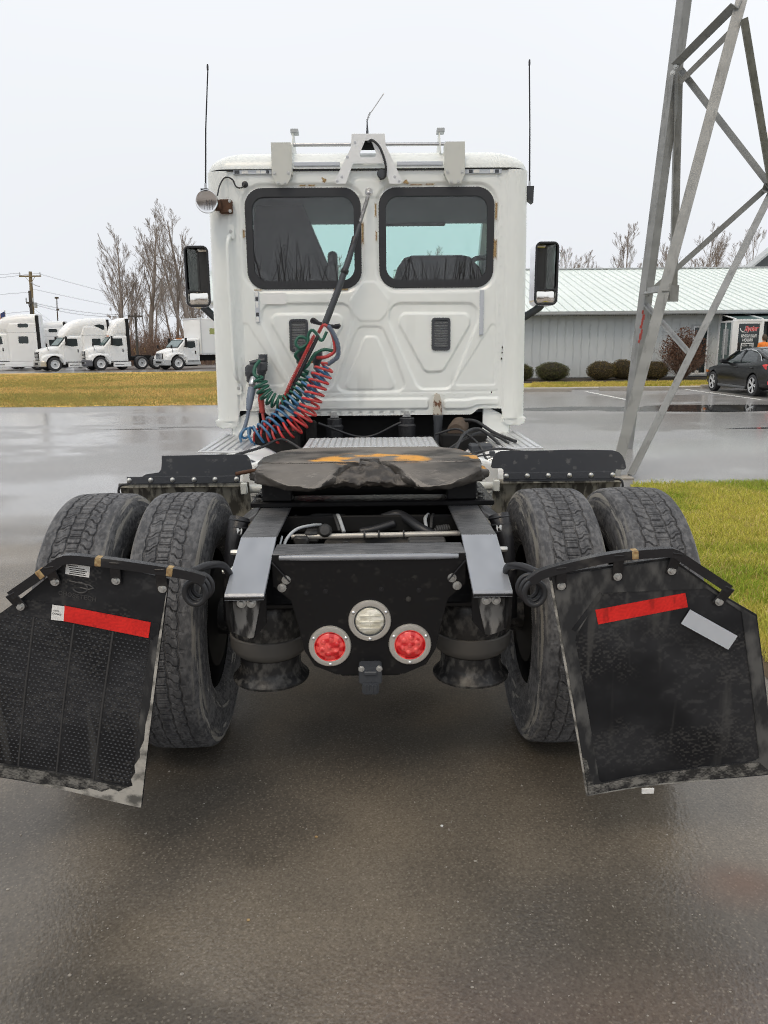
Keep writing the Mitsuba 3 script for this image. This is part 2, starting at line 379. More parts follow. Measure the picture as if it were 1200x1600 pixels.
def loft(rings, cap=True, closed=False):
    n = len(rings[0])
    v = np.vstack(rings)
    k = len(rings)
    f = []
    i = np.arange(n)
    j = (i + 1) % n
    for a in range(k if closed else k - 1):
        o, p = a * n, ((a + 1) % k) * n
        f.append(np.stack([o + i, o + j, p + j], 1))
        f.append(np.stack([o + i, p + j, p + i], 1))
    if cap and not closed:
        c0, c1 = len(v), len(v) + 1
        v = np.vstack([v, rings[0].mean(0), rings[-1].mean(0)])
        f.append(np.stack([j, i, i * 0 + c0], 1))
        f.append(np.stack([(k - 1) * n + i, (k - 1) * n + j, i * 0 + c1], 1))
    return v, np.vstack(f)


def lathe(profile, n=32, M=np.eye(4), cap=True):
    """profile of (radius, height) along local z."""
    a = np.arange(n) * 2 * math.pi / n
    rings = [np.stack([max(r, 1e-4) * np.cos(a), max(r, 1e-4) * np.sin(a), a * 0 + h], 1) for r, h in profile]
    return move(loft(rings, cap), M)


def axis(o, d, up=(0, 0, 1)):
    x, y, z = basis(d, up)
    return mframe(A(o), x, y, z)


def spline(pts, n):
    """Catmull-Rom through pts, n points evenly spread along its length."""
    p = A(pts)
    q = np.vstack([2 * p[0] - p[1], p, 2 * p[-1] - p[-2]])
    out = []
    for i in range(1, len(q) - 2):
        t = np.linspace(0, 1, 30, endpoint=False)[:, None]
        out.append(0.5 * (2 * q[i] + (q[i + 1] - q[i - 1]) * t + (2 * q[i - 1] - 5 * q[i] + 4 * q[i + 1] - q[i + 2]) * t**2 + (3 * q[i] - q[i - 1] - 3 * q[i + 1] + q[i + 2]) * t**3))
    out = np.vstack(out + [p[-1:]])
    s = np.r_[0, np.cumsum(np.linalg.norm(np.diff(out, axis=0), axis=1))]
    u = np.linspace(0, s[-1], n)
    return np.stack([np.interp(u, s, out[:, k]) for k in range(3)], 1)


def coil(path, radius, turns, n_per=18, phase=0.0):
    k = int(turns * n_per)
    c = spline(path, k)
    t = np.gradient(c, axis=0)
    t /= np.linalg.norm(t, axis=1, keepdims=True)
    x, y, _ = basis(t[0])
    out = []
    rad = np.broadcast_to(radius, (k,)) if np.ndim(radius) else np.full(k, radius)
    for i in range(k):
        x = x - t[i] * (x @ t[i]); x /= np.linalg.norm(x)
        y = np.cross(t[i], x)
        a = phase + 2 * math.pi * i / n_per
        e = min(1, i / n_per, (k - 1 - i) / n_per)
        out.append(c[i] + rad[i] * (0.3 + 0.7 * e) * (math.cos(a) * x + math.sin(a) * y))
    return A(out)


def hexbolt(o, d, r=0.012, h=0.009, washer=True):
    M = axis(o, d)
    parts = [lathe([(r, 0), (r, h * 0.8), (r * 0.85, h)], 6, M)]
    if washer:
        parts.append(lathe([(r * 1.5, -0.001), (r * 1.5, h * 0.22), (r * 1.45, h * 0.28)], 16, M))
    return join(parts)


def to_man(m):
    v, f = m
    return m3d.Manifold(m3d.Mesh(vert_properties=np.ascontiguousarray(v, np.float32), tri_verts=np.ascontiguousarray(f, np.uint32)))


def from_man(m):
    me = m.to_mesh()
    return np.array(me.vert_properties[:, :3], float), np.array(me.tri_verts)


def hull(pts):
    return from_man(m3d.Manifold.hull_points(A(pts)))


def noisy(m, amp, freq, seed=0):
    v, f = m
    d = np.stack([meshkit.fbm(v * freq + 31.7 * k, 3, seed) - 0.5 for k in range(3)], 1)
    return v + d * 2 * amp, f


# ---------------------------------------------------------------- scene helpers
_used = {}


def number(base):
    k = _used.get(base, -1) + 1
    _used[base] = k
    return base if k == 0 else f'{base}_{k:03d}'


def thing(name, label, cat, group=None, kind=None):
    key = number(name)
    labels[key] = {'label': label}
    if cat:
        labels[key]['category'] = cat
    if group:
        labels[key]['group'] = group
    if kind:
        labels[key]['kind'] = kind
    return key


def put(parent, name, mesh, m, smooth=False, label=None, kind=None, **kw):
    key = number(f'{parent}__{name}' if parent else name)
    scene[key] = mikit.ply(mesh, m, smooth, **kw)
    if label or kind:
        labels[key] = {}
        if label:
            labels[key]['label'] = label
        if kind:
            labels[key]['kind'] = kind
    return key


def solo(name, mesh, m, label, cat, smooth=False, group=None, kind=None, **kw):
    key = thing(name, label, cat, group, kind)
    scene[key] = mikit.ply(mesh, m, smooth, **kw)
    return key


def setting(name, mesh, m, smooth=False, **kw):
    key = number(name)
    scene[key] = mikit.ply(mesh, m, smooth, **kw)
    labels[key] = {'kind': 'structure'}
    return key


def copy_part(src, parent, name, M):
    key = number(f'{parent}__{name}')
    d = dict(scene[src])
    d['to_world'] = T(np.asarray(M, float).tolist())
    scene[key] = d
    return key


def poly_mask(px, py, poly):
    inside = np.zeros(len(px), bool)
    p = A(poly)
    for i in range(len(p)):
        (x0, y0), (x1, y1) = p[i], p[(i + 1) % len(p)]
        c = ((y0 > py) != (y1 > py)) & (px < (x1 - x0) * (py - y0) / ((y1 - y0) if y1 != y0 else 1e-9) + x0)
        inside ^= c
    return inside


def sd_poly(X, Y, poly, r=0.0):
    """Signed distance to a polygon whose corners are rounded by r (the polygon is given at its full, unrounded size)."""
    if r > 0:
        cs = m3d.CrossSection([A(poly)], m3d.FillRule.NonZero).offset(-r, m3d.JoinType.Miter)
        poly = cs.to_polygons()[0]
    p = A(poly)
    d = np.full(X.shape, 1e9)
    ins = np.zeros(X.shape, bool)
    for i in range(len(p)):
        a, b = p[i], p[(i + 1) % len(p)]
        e = b - a
        w = np.stack([X - a[0], Y - a[1]], -1)
        t = np.clip((w @ e) / (e @ e), 0, 1)
        d = np.minimum(d, np.linalg.norm(w - t[..., None] * e, axis=-1))
        c = ((a[1] > Y) != (b[1] > Y)) & (X < (b[0] - a[0]) * (Y - a[1]) / ((b[1] - a[1]) if b[1] != a[1] else 1e-9) + a[0])
        ins ^= c
    return np.where(ins, -d, d) - r


def sstep(a, b, x):
    t = np.clip((x - a) / (b - a), 0, 1)
    return t * t * (3 - 2 * t)


def blades(poly, count, h, w, colors, seed, z0=0.0, density=None, pf=0.8):
    g = np.random.default_rng(seed)
    p = A(poly)
    lo, hi = p.min(0), p.max(0)
    xs, ys = [], []
    n = 0
    while n < count:
        x, y = g.uniform(lo[0], hi[0], count), g.uniform(lo[1], hi[1], count)
        k = poly_mask(x, y, poly)
        if density is not None:
            k &= g.random(count) < density(x, y)
        xs.append(x[k]); ys.append(y[k]); n += k.sum()
    x, y = np.concatenate(xs)[:count], np.concatenate(ys)[:count]
    patch = meshkit.fbm(np.stack([x * pf, y * pf * 1.5, x * 0], 1), 3, seed)
    fine = meshkit.fbm(np.stack([x * 6, y * 6, x * 0 + 5], 1), 2, seed)
    hh = h * g.uniform(0.5, 1.25, count) * (0.6 + 0.8 * fine)
    a = g.uniform(0, 2 * math.pi, count)
    lean = g.uniform(0.15, 1.1, count) * hh
    la = g.uniform(0, 2 * math.pi, count)
    base = np.stack([x, y, np.full(count, z0)], 1)
    side = np.stack([np.cos(a), np.sin(a), a * 0], 1) * w / 2
    tip = base + np.stack([np.cos(la) * lean, np.sin(la) * lean, hh], 1)
    mid = base + np.stack([np.cos(la) * lean * 0.3, np.sin(la) * lean * 0.3, hh * 0.6], 1)
    v = np.stack([base - side, base + side, mid + side * 0.8, mid - side * 0.8, tip], 1).reshape(-1, 3)
    o = np.arange(count)[:, None] * 5
    f = np.concatenate([o + [0, 1, 2], o + [0, 2, 3], o + [3, 2, 4]], 0)
    t = np.clip(sstep(0.36, 0.64, patch) + g.normal(0, 0.28, count), 0, 1)
    c = A(colors[0]) * (1 - t)[:, None] + A(colors[1]) * t[:, None]
    dead = g.random(count) < 0.12
    c[dead] = A(colors[2])
    c = c * g.uniform(0.7, 1.25, count)[:, None]
    return (v, f), np.repeat(c, 5, 0)

# ================================================================ the tractor
truck = thing('semi_truck', 'white day cab tractor seen from behind with black frame and spread mud flaps', 'truck')
TK = truck

# ---- cab shell: rounded back wall with pressed panels, corners and sides
Z0, Z1 = 1.150, 2.722
YB, RC, W0, YF = 5.30, 0.085, 1.045, 6.95


def cab_w(z):
    return 1.053 - 0.020 * np.clip((z - 1.15) / 1.5, 0, 1)


def cab_relief(X, Z):
    h = np.zeros(X.shape)
    panel = lambda poly, r, soft=0.011: sstep(soft / 2, -soft / 2, sd_poly(X, Z, poly, r))
    for so, si in (([(0.14, 1.895), (0.722, 1.890), (0.728, 1.777), (0.550, 1.325), (0.325, 1.325), (0.128, 1.782)], [(0.200, 1.830), (0.672, 1.826), (0.672, 1.749), (0.492, 1.442), (0.370, 1.442), (0.198, 1.753)]),
                   ([(-0.711, 1.899), (-0.125, 1.895), (-0.115, 1.784), (-0.260, 1.328), (-0.528, 1.328), (-0.726, 1.790)], [(-0.655, 1.832), (-0.185, 1.828), (-0.180, 1.757), (-0.362, 1.446), (-0.488, 1.446), (-0.655, 1.761)])):
        h -= 0.014 * panel(so, 0.075, 0.016)
        h += 0.014 * panel(si, 0.045, 0.015)
    h -= 0.005 * panel([(0.845, 1.80), (0.853, 1.350), (0.565, 1.350)], 0.02, 0.012)
    h -= 0.005 * panel([(-0.850, 1.82), (-0.869, 1.363), (-0.570, 1.360)], 0.02, 0.012)
    h += 0.006 * panel([(-0.040, 2.034), (0.040, 2.034), (0.137, 1.916), (0.118, 1.832), (0.066, 1.780), (-0.063, 1.781), (-0.120, 1.834), (-0.132, 1.918)], 0.03, 0.014)
    h -= 0.010 * panel([(-0.075, 1.745), (0.080, 1.745), (0.134, 1.631), (0.254, 1.313), (-0.247, 1.313), (-0.130, 1.633)], 0.05, 0.020)
    h += 0.008 * panel([(-0.035, 1.680), (0.045, 1.680), (0.080, 1.603), (0.179, 1.325), (-0.183, 1.325), (-0.068, 1.604)], 0.035, 0.018)
    h += 0.006 * panel([(-0.13, 2.560), (0.13, 2.560), (0.085, 2.665), (-0.085, 2.665)], 0.04, 0.015) * 0.7
    h += 0.012 * panel([(-0.80, 1.263), (0.395, 1.263), (0.395, 1.193), (-0.80, 1.193)], 0.018, 0.014)
    h += 0.012 * panel([(0.500, 1.250), (0.655, 1.250), (0.720, 1.263), (0.880, 1.263), (0.880, 1.205), (0.720, 1.203), (0.655, 1.190), (0.500, 1.190)], 0.018, 0.014)
    h -= 0.003 * np.exp(-((Z - 1.308) / 0.004) ** 2) * (np.abs(X) < 0.86)
    for k in np.arange(-0.36, 0.36, 0.072):
        h -= 0.008 * sstep(0.016, 0.010, np.abs(X - k)) * sstep(1.178, 1.170, Z)
    for wx in (-0.426, 0.445):
        sd = sd_poly(X, Z, rrect(wx, 2.306, 0.757, 0.634, 0.115), 0)
        h -= 0.012 * sstep(0.032, 0.004, sd)
    ax = np.abs(X)
    h += 0.011 * sstep(0.898, 0.906, ax)
    h -= 0.004 * np.exp(-((ax - 0.845) / 0.006) ** 2) * sstep(1.32, 1.40, Z)
    h += 0.004 * (meshkit.fbm(np.stack([X * 2.2, Z * 2.2, X * 0], -1), 2, 3) - 0.5) * 0.5
    return h


WIN = [(-0.426, 2.306, 0.738, 0.614), (0.445, 2.306, 0.740, 0.612)]
sx = np.linspace(-(W0 - RC), W0 - RC, 330)
arc = np.linspace(0, math.pi / 2, 12)[1:]
side = np.r_[np.linspace(YB + RC, 5.80, 10)[1:], np.linspace(5.80, YF, 40)[1:]]
bx = np.r_[-np.full(len(side), W0), -(W0 - RC) - RC * np.sin(arc[::-1]), sx, (W0 - RC) + RC * np.sin(arc), np.full(len(side), W0)]
by = np.r_[side[::-1], YB + RC - RC * np.cos(arc[::-1]), np.full(len(sx), YB), YB + RC - RC * np.cos(arc), side]
nx = np.r_[-np.ones(len(side)), -np.sin(arc[::-1]), sx * 0, np.sin(arc), np.ones(len(side))]
ny = np.r_[side * 0, -np.cos(arc[::-1]), -np.ones(len(sx)), -np.cos(arc), side * 0]
zs = np.linspace(Z0, Z1, 250)
BX, ZZ = np.meshgrid(bx, zs)
BY, NX, NY = (np.broadcast_to(q, BX.shape) for q in (by, nx, ny))
rear = (NY < -0.01)
hh = np.where(rear, cab_relief(np.clip(BX, -0.96, 0.96), ZZ), 0.011)
scale_w = cab_w(ZZ) / W0
VX, VY, VZ = BX * np.where(np.abs(BX) > 0.93, scale_w, 1) + NX * hh, BY + NY * hh, ZZ.copy()
# the lower edge lifts over the chassis near both corners
lift = 0.040 * sstep(0.68, 0.75, np.abs(VX)) * sstep(0.905, 0.895, np.abs(VX)) * rear
drop = 0.030 * sstep(0.90, 0.91, np.abs(VX))
VZ = VZ + (lift - drop) * sstep(1.24, 1.15, ZZ)
n, m = VX.shape
idx = np.arange(n * m).reshape(n, m)
a, b, c, d = idx[:-1, :-1], idx[:-1, 1:], idx[1:, 1:], idx[1:, :-1]
cx = (BX[:-1, :-1] + BX[1:, 1:]) / 2
cy = (BY[:-1, :-1] + BY[1:, 1:]) / 2
cz = (ZZ[:-1, :-1] + ZZ[1:, 1:]) / 2
keep = np.ones(cx.shape, bool)
onrear = cy < YB + 0.03
for wx, wz, ww, wh in WIN:
    keep &= ~((sd_poly(cx, cz, rrect(wx, wz, ww, wh, 0.11), 0) < -0.012) & onrear)
keep &= ~((cy > 5.92) & (cy < 6.80) & (cz > 1.98) & (cz < 2.60))
f = np.concatenate([np.stack([a, b, c], -1)[keep], np.stack([a, c, d], -1)[keep]])
put(TK, 'cab', (np.stack([VX, VY, VZ], -1).reshape(-1, 3), f), 'm_cab_white', True)
CAB = f'{TK}__cab'

# ---- roof cap
rings = []
for k in range(9):
    t = k / 8 * math.pi / 2
    ins, z = 0.17 * (1 - math.cos(t)), 2.730 + 0.098 * math.sin(t)
    hw = 1.040 - ins
    rings.append(A([(x, y + 5.3 - 0.02 + (6.95 - 5.3) / 2 + 0.02, z + 0.040 * (1 - (x / 1.04) ** 2) * (k / 8)) for x, y in rrect(0, 0, 2 * hw, 1.70 - 1.4 * ins, 0.15 - 0.05 * k / 8, 8)]))
inner = rings[-1]
for q in (0.7, 0.35):
    r2 = inner.copy(); ctr = inner.mean(0)
    r2 = ctr + (inner - ctr) * q; r2[:, 2] = inner[:, 2].max() * (1 - q) + inner[:, 2] * q + 0.012 * (1 - q * q)
    rings.append(r2)
roof = put(TK, 'cab_roof', loft(rings), 'm_cab_white', 40)
seam = prism(rrect(0, 6.13, 2.066, 1.68, 0.13), 0.012, mframe((0, 0, 2.720), (1, 0, 0), (0, 1, 0), (0, 0, 1)))
put(TK, 'cab_roof__seal', seam, 'm_black_rubber')

# ---- inside of the cab
parts = [cbox((-1.0, 5.36, 2.60), (1.0, 6.62, 2.66)), cbox((-1.02, 5.36, 1.16), (1.02, 7.0, 1.20)),
         cbox((-1.0, 5.34, 1.20), (1.0, 5.36, 1.975)), cbox((-1.0, 5.34, 2.625), (1.0, 5.36, 2.66)),
         cbox((-1.0, 5.34, 1.975), (-0.815, 5.36, 2.63)), cbox((0.835, 5.34, 1.975), (1.0, 5.36, 2.63)), cbox((-0.045, 5.34, 1.975), (0.062, 5.36, 2.63))]
for s in (-1, 1):
    parts += [cbox((s * 1.0, 5.36, 1.2), (s * 1.015, 5.90, 2.62)), cbox((s * 1.0, 5.9, 1.2), (s * 1.015, 6.9, 1.97)), cbox((s * 1.0, 6.82, 1.97), (s * 1.015, 6.98, 2.62))]
put(TK, 'cab_lining', join(parts), 'm_interior')
put(TK, 'headliner', hull([(-1, 5.4, 2.60), (1, 5.4, 2.60), (-1, 6.45, 2.60), (1, 6.45, 2.60), (-1, 6.66, 2.588), (1, 6.66, 2.588), (-1, 6.7, 2.72), (1, 6.7, 2.72), (-1, 5.4, 2.7), (1, 5.4, 2.7)]), 'm_interior')
put(TK, 'dashboard', hull([(-1, 6.35, 1.95), (1, 6.35, 1.95), (-1, 6.95, 2.02), (1, 6.95, 2.02), (-1, 6.35, 1.4), (1, 6.35, 1.4), (-1, 7.0, 1.4), (1, 7.0, 1.4)]), 'm_seat')
# seats: a tall driver's seat on the left and a low wide passenger seat
drv = bprism([(-0.86, 1.55), (-0.03, 1.55), (-0.459, 2.585), (-0.79, 2.585), (-0.86, 2.12)], 0.14, XZ((0, 5.84, 0)), 0.03)
put(TK, 'driver_seat', drv, 'm_seat', 35)
psg = bprism([(0.14, 1.6), (0.84, 1.6), (0.825, 2.06), (0.79, 2.16), (0.72, 2.232), (0.66, 2.245), (0.31, 2.245), (0.25, 2.228), (0.20, 2.16), (0.165, 2.05)], 0.14, XZ((0, 5.86, 0)), 0.03)
put(TK, 'passenger_seat', psg, 'm_seat', 35)
put(TK, 'hand_set', join([bprism(rrect(-0.258, 2.08, 0.070, 0.38, 0.034), 0.03, XZ((0, 5.69, 0)), 0.01)]), 'm_seat', 35)
put(TK, 'steering_wheel', tube([(-0.48 + 0.23 * math.cos(t), 6.25 + 0.08 * math.sin(t), 1.98 + 0.21 * math.sin(t)) for t in np.linspace(0, 2 * math.pi, 33)[:-1]], 0.016, 8, True), 'm_seat', True)
put(TK, 'grab_bar', tube(spline([(0.80, 6.6, 2.02), (0.80, 6.58, 2.22), (0.86, 6.58, 2.30), (0.96, 6.58, 2.31)], 14), 0.02, 8), 'm_seat', True)
# windshield with frame
for s in (-1, 1):
    put(TK, 'windshield_pillar', beam((s * 0.99, 7.28, 1.88), (s * 0.99, 6.66, 2.68), 0.11, 0.10), 'm_cab_white')
put(TK, 'windshield_header', cbox((-1.0, 6.58, 2.62), (1.0, 6.80, 2.74), 0.02), 'm_cab_white')
put(TK, 'windshield', ([(-0.96, 7.28, 1.88), (0.96, 7.28, 1.88), (0.96, 6.68, 2.66), (-0.96, 6.68, 2.66)], [[0, 1, 2], [0, 2, 3]]), 'm_teal_glass')
for s in (-1, 1):
    put(TK, 'door_window', ([(s * 1.028, 5.92, 1.98), (s * 1.028, 6.80, 1.98), (s * 1.022, 6.80, 2.60), (s * 1.022, 5.92, 2.60)], [[0, 1, 2], [0, 2, 3]]), 'm_teal_glass')
put(TK, 'sun_visor', cbox((0.10, 6.60, 2.565), (0.62, 6.63, 2.62), 0.01), 'm_interior')

# ---- rear windows: black gasket with a printed band, pane behind it
for i, (wx, wz, ww, wh) in enumerate(WIN):
    win = put(TK, 'rear_window', prism(rrect(wx, wz, ww - 0.02, wh - 0.02, 0.10, 8), 0.004, XZ((0, 5.318, 0)))if False else ([(wx - ww / 2 + 0.01, 5.316, wz - wh / 2 + 0.01), (wx + ww / 2 - 0.01, 5.316, wz - wh / 2 + 0.01), (wx + ww / 2 - 0.01, 5.316, wz + wh / 2 - 0.01), (wx - ww / 2 + 0.01, 5.316, wz + wh / 2 - 0.01)], [[0, 1, 2], [0, 2, 3]]), 'm_glass')
    lo, ro = (0.052, 0.052) if i == 0 else (0.050, 0.056)
    put(win, 'gasket', bprism(rrect(wx, wz, ww + 0.016, wh + 0.016, 0.115, 10), 0.012, XZ((0, 5.313, 0)), 0.005, [rrect(wx, wz - 0.002, ww - 0.078, wh - 0.094, 0.080, 10)]), 'm_black_rubber', 30)
# ---- louvred vents
for vx in (-0.477, 0.4775):
    v = put(TK, 'air_vent', bprism(rrect(vx, 1.690, 0.126, 0.215, 0.022), 0.020, XZ((0, 5.306, 0)), 0.005, [rrect(vx, 1.690, 0.092, 0.180, 0.008)]), 'm_dark_plastic', 30)
    put(v, 'backing', cbox((vx - 0.05, 5.300, 1.598), (vx + 0.05, 5.304, 1.782), 0.0005), 'm_under')
    for k in range(11):
        z = 1.607 + k * 0.0166
        put(v, 'slat', beam((vx - 0.047, 5.294, z), (vx + 0.047, 5.294, z), 0.012, 0.006, (0, -0.8, 0.6), 0.001), 'm_dark_plastic')
# ---- rivets, one sheet of pieces each side
rv = [lathe([(0.0055, 0), (0.005, 0.002), (0.002, 0.0035)], 6, axis((x, 5.2965 if abs(x) < 0.88 else 5.290, z), (0, -1, 0))) for x, z in
      [(0.868, z) for z in np.arange(1.20, 2.55, 0.062)] + [(-0.872, z) for z in np.arange(1.24, 2.0, 0.062)] + [(x, 1.287) for x in np.arange(-0.4, 0.85, 0.075)]]
put(TK, 'rivets', join(rv), 'm_cab_white', kind='stuff')
# ---- strips and tape on the back wall


def strip(name, x0, x1, z0, z1, cells, y=5.286, mm=('m_tape_silver', 'm_sticker')):
    k = put(TK, name, cbox((x0, y, z0), (x1, y + 0.02, z1), 0.002), 'm_tape_silver')
    for (p, q, mt) in cells:
        horizontal = x1 - x0 > z1 - z0
        if horizontal:
            put(k, 'field', cbox((x0 + p * (x1 - x0), y - 0.0025, z0 + 0.004), (x0 + q * (x1 - x0), y + 0.001, z1 - 0.004), 0.0006), mt)
        else:
            put(k, 'field', cbox((x0 + 0.004, y - 0.0025, z1 - q * (z1 - z0)), (x1 - 0.004, y + 0.001, z1 - p * (z1 - z0)), 0.0006), mt)
    return k


strip('marker_strip', -0.862, -0.616, 2.700, 2.728, [(0.03, 0.16, 'm_dark_plastic'), (0.22, 0.38, 'm_sticker'), (0.60, 0.70, 'm_sticker'), (0.72, 0.84, 'm_white'), (0.86, 0.93, 'm_dark_plastic')])
strip('marker_strip', 0.622, 0.862, 2.695, 2.723, [(0.12, 0.22, 'm_dark_plastic'), (0.25, 0.40, 'm_sticker'), (0.68, 0.78, 'm_white'), (0.82, 0.92, 'm_dark_plastic')])
strip('marker_strip', -0.760, -0.733, 1.777, 1.977, [(0.02, 0.16, 'm_sticker'), (0.18, 0.30, 'm_dark_plastic'), (0.33, 0.52, 'm_white'), (0.68, 0.80, 'm_dark_plastic'), (0.82, 0.98, 'm_white')])
strip('marker_strip', 0.735, 0.762, 1.682, 1.976, [(0.02, 0.98, 'm_tape_silver')])
strip('roof_tape', -0.472, -0.179, 2.742, 2.768, [(0.01, 0.99, 'm_tape_silver')], y=5.268)
strip('roof_tape', 0.186, 0.480, 2.742, 2.768, [(0.01, 0.99, 'm_tape_silver')], y=5.268)
for x, z, w, h in [(-0.285, 2.665, 0.034, 0.042), (0.247, 2.652, 0.036, 0.042), (-0.423, 2.634, 0.045, 0.008), (-0.365, 2.634, 0.05, 0.010), (0.31, 2.634, 0.09, 0.007), (0.40, 2.636, 0.06, 0.008), (0.833, 2.47, 0.014, 0.13), (0.831, 2.235, 0.022, 0.14), (0.047, 2.48, 0.012, 0.10), (0.050, 2.32, 0.010, 0.07), (-0.040, 2.34, 0.014, 0.16), (-0.815, 2.34, 0.012, 0.06), (-0.74, 1.987, 0.06, 0.008), (-0.19, 1.986, 0.11, 0.010)]:
    g0 = [(x + w / 2 * math.cos(t) * (0.75 + 0.4 * math.sin(3 * t + x * 40)), z + h / 2 * math.sin(t) * (0.8 + 0.3 * math.cos(2 * t + z * 31))) for t in np.linspace(0, 2 * math.pi, 22)[:-1]]
    if h > w * 2 or w > h * 2:
        g0 = [(x + sx_ * w / 2 * u, z + sz_ * h / 2 * v_) for sx_, sz_, u, v_ in ((-1, -1, 1, 0.9), (0.2, -1, 1, 0.6), (1, -1, 0.9, 1), (0.8, 0, 1, 1), (1, 1, 1, 0.85), (-0.1, 1, 1, 0.7), (-1, 1, 0.8, 1), (-0.75, 0, 1, 1))]
    put(TK, 'glue_residue', prism(g0, 0.0025, XZ((0, 5.300 if z > 2.6 and abs(x) < 0.3 else 5.303, 0))), 'm_old_glue')
for x, z, w, h in ((0.893, 1.600, 0.006, 0.022), (0.892, 1.565, 0.008, 0.014), (0.890, 1.525, 0.010, 0.016), (0.826, 1.302, 0.006, 0.014)):
    put(TK, 'paint_chip', prism([(x - w / 2, z - h / 2), (x + w / 3, z - h / 2), (x + w / 2, z), (x + w / 4, z + h / 2), (x - w / 2, z + h / 3)], 0.002, XZ((0, 5.294, 0))), 'm_under')
put(TK, 'touch_up_panel', cbox((-0.715, 5.2965, 1.895), (-0.555, 5.31, 1.968), 0.001), 'm_white', label='slightly brighter touched up rectangle below the left rear window')

# ---- roof rack brackets, bar and the A shaped antenna bracket
for s, poly in ((-1, [(-0.611, 2.882), (-0.485, 2.882), (-0.490, 2.676), (-0.517, 2.631), (-0.586, 2.631), (-0.612, 2.686)]), (1, [(0.494, 2.880), (0.619, 2.880), (0.621, 2.686), (0.592, 2.629), (0.522, 2.629), (0.494, 2.678)])):
    b = put(TK, 'roof_bracket', bprism(poly, 0.008, XZ((0, 5.262, 0)), 0.002), 'm_offwhite')
    put(b, 'fold', cbox((poly[1][0] - 0.004 if s < 0 else poly[0][0] - 0.004, 5.256, 2.69), (poly[1][0] + 0.004 if s < 0 else poly[0][0] + 0.004, 5.34, 2.87), 0.001), 'm_offwhite')
    for bx_, bz_ in ((poly[5][0] + 0.018, 2.70), (poly[2][0] - 0.018, 2.70), (poly[4][0] + 0.013, 2.642), (poly[3][0] - 0.013, 2.642)):
        put(b, 'bolt', hexbolt((bx_, 5.254, bz_), (0, -1, 0), 0.008, 0.007), 'm_zinc')
    xi = -0.485 if s < 0 else 0.494
    fin = [(5.29, 2.83), (5.50, 2.83), (5.42, 2.975), (5.36, 2.975)]
    put(b, 'fin', bprism([(5.27, 2.825), (5.62, 2.825), (5.62, 2.85), (5.46, 2.985), (5.40, 2.985)], 0.006, mframe((xi - s * 0.03 - (0.03 if s < 0 else -0.0), 0, 0), (0, 1, 0), (0, 0, 1), (1, 0, 0)), 0.001), 'm_offwhite')
    put(b, 'clamp', cbox((xi - s * 0.015 - 0.028, 5.38, 2.968), (xi - s * 0.015 + 0.022, 5.46, 2.994), 0.003), 'm_trim_grey')
put(TK, 'rack_bar', tube([(-0.50, 5.36, 2.890), (0.50, 5.36, 2.890)], 0.011, 10), 'm_steel', True)
apoly = [(-0.099, 2.926), (0.110, 2.926), (0.115, 2.859), (0.220, 2.648), (0.212, 2.630), (0.140, 2.630), (0.099, 2.752), (-0.093, 2.752), (-0.143, 2.632), (-0.200, 2.632), (-0.212, 2.650), (-0.106, 2.843)]
ab = put(TK, 'antenna_bracket', bprism(apoly, 0.006, XZ((0, 5.252, 0)), 0.0015, [[(-0.014, 2.887), (0.024, 2.887), (0.058, 2.806), (0.046, 2.789), (-0.044, 2.789), (-0.052, 2.807)]]), 'm_far_white')
put(ab, 'shelf', cbox((-0.099, 5.25, 2.920), (0.110, 5.40, 2.928), 0.001), 'm_far_white')
for x, z in ((-0.195, 2.648), (-0.165, 2.672), (0.200, 2.645), (0.172, 2.670), (-0.078, 2.875), (-0.128, 2.79)):
    put(ab, 'bolt', hexbolt((x, 5.246, z), (0, -1, 0), 0.006, 0.005), 'm_steel')
put(ab, 'hole_backing', cbox((-0.06, 5.30, 2.845), (0.07, 5.31, 2.90), 0.001), 'm_under')
put(ab, 'cable', tube(spline([(0.005, 5.255, 2.880), (0.03, 5.23, 2.885), (0.075, 5.225, 2.845), (0.105, 5.225, 2.775), (0.115, 5.23, 2.72), (0.108, 5.245, 2.67), (0.075, 5.25, 2.66)], 40), 0.0075, 8), 'm_black_rubber', True)
put(ab, 'cable_plug', lathe([(0.0, 0), (0.026, 0), (0.028, 0.012), (0.022, 0.02), (0, 0.021)], 20, axis((0.086, 5.262, 2.690), (0, -1, 0))), 'm_dark_plastic', 40)
put(ab, 'antenna_base', lathe([(0.010, 0), (0.008, 0.03), (0.005, 0.06), (0.004, 0.10)], 10, axis((0.0, 5.30, 2.926), (0, 0, 1))), 'm_dark_plastic', 40)
whip = spline([(0.0, 5.30, 3.02), (0.012, 5.30, 3.05), (0.035, 5.30, 3.078), (0.108, 5.30, 3.175)], 20)
put(ab, 'whip', tube(whip, 0.0032, 6), 'm_steel', True)
put(ab, 'whip_coil', tube(coil([(0.002, 5.30, 3.02), (0.02, 5.30, 3.066)], 0.006, 5, 8), 0.002, 5), 'm_steel', True)
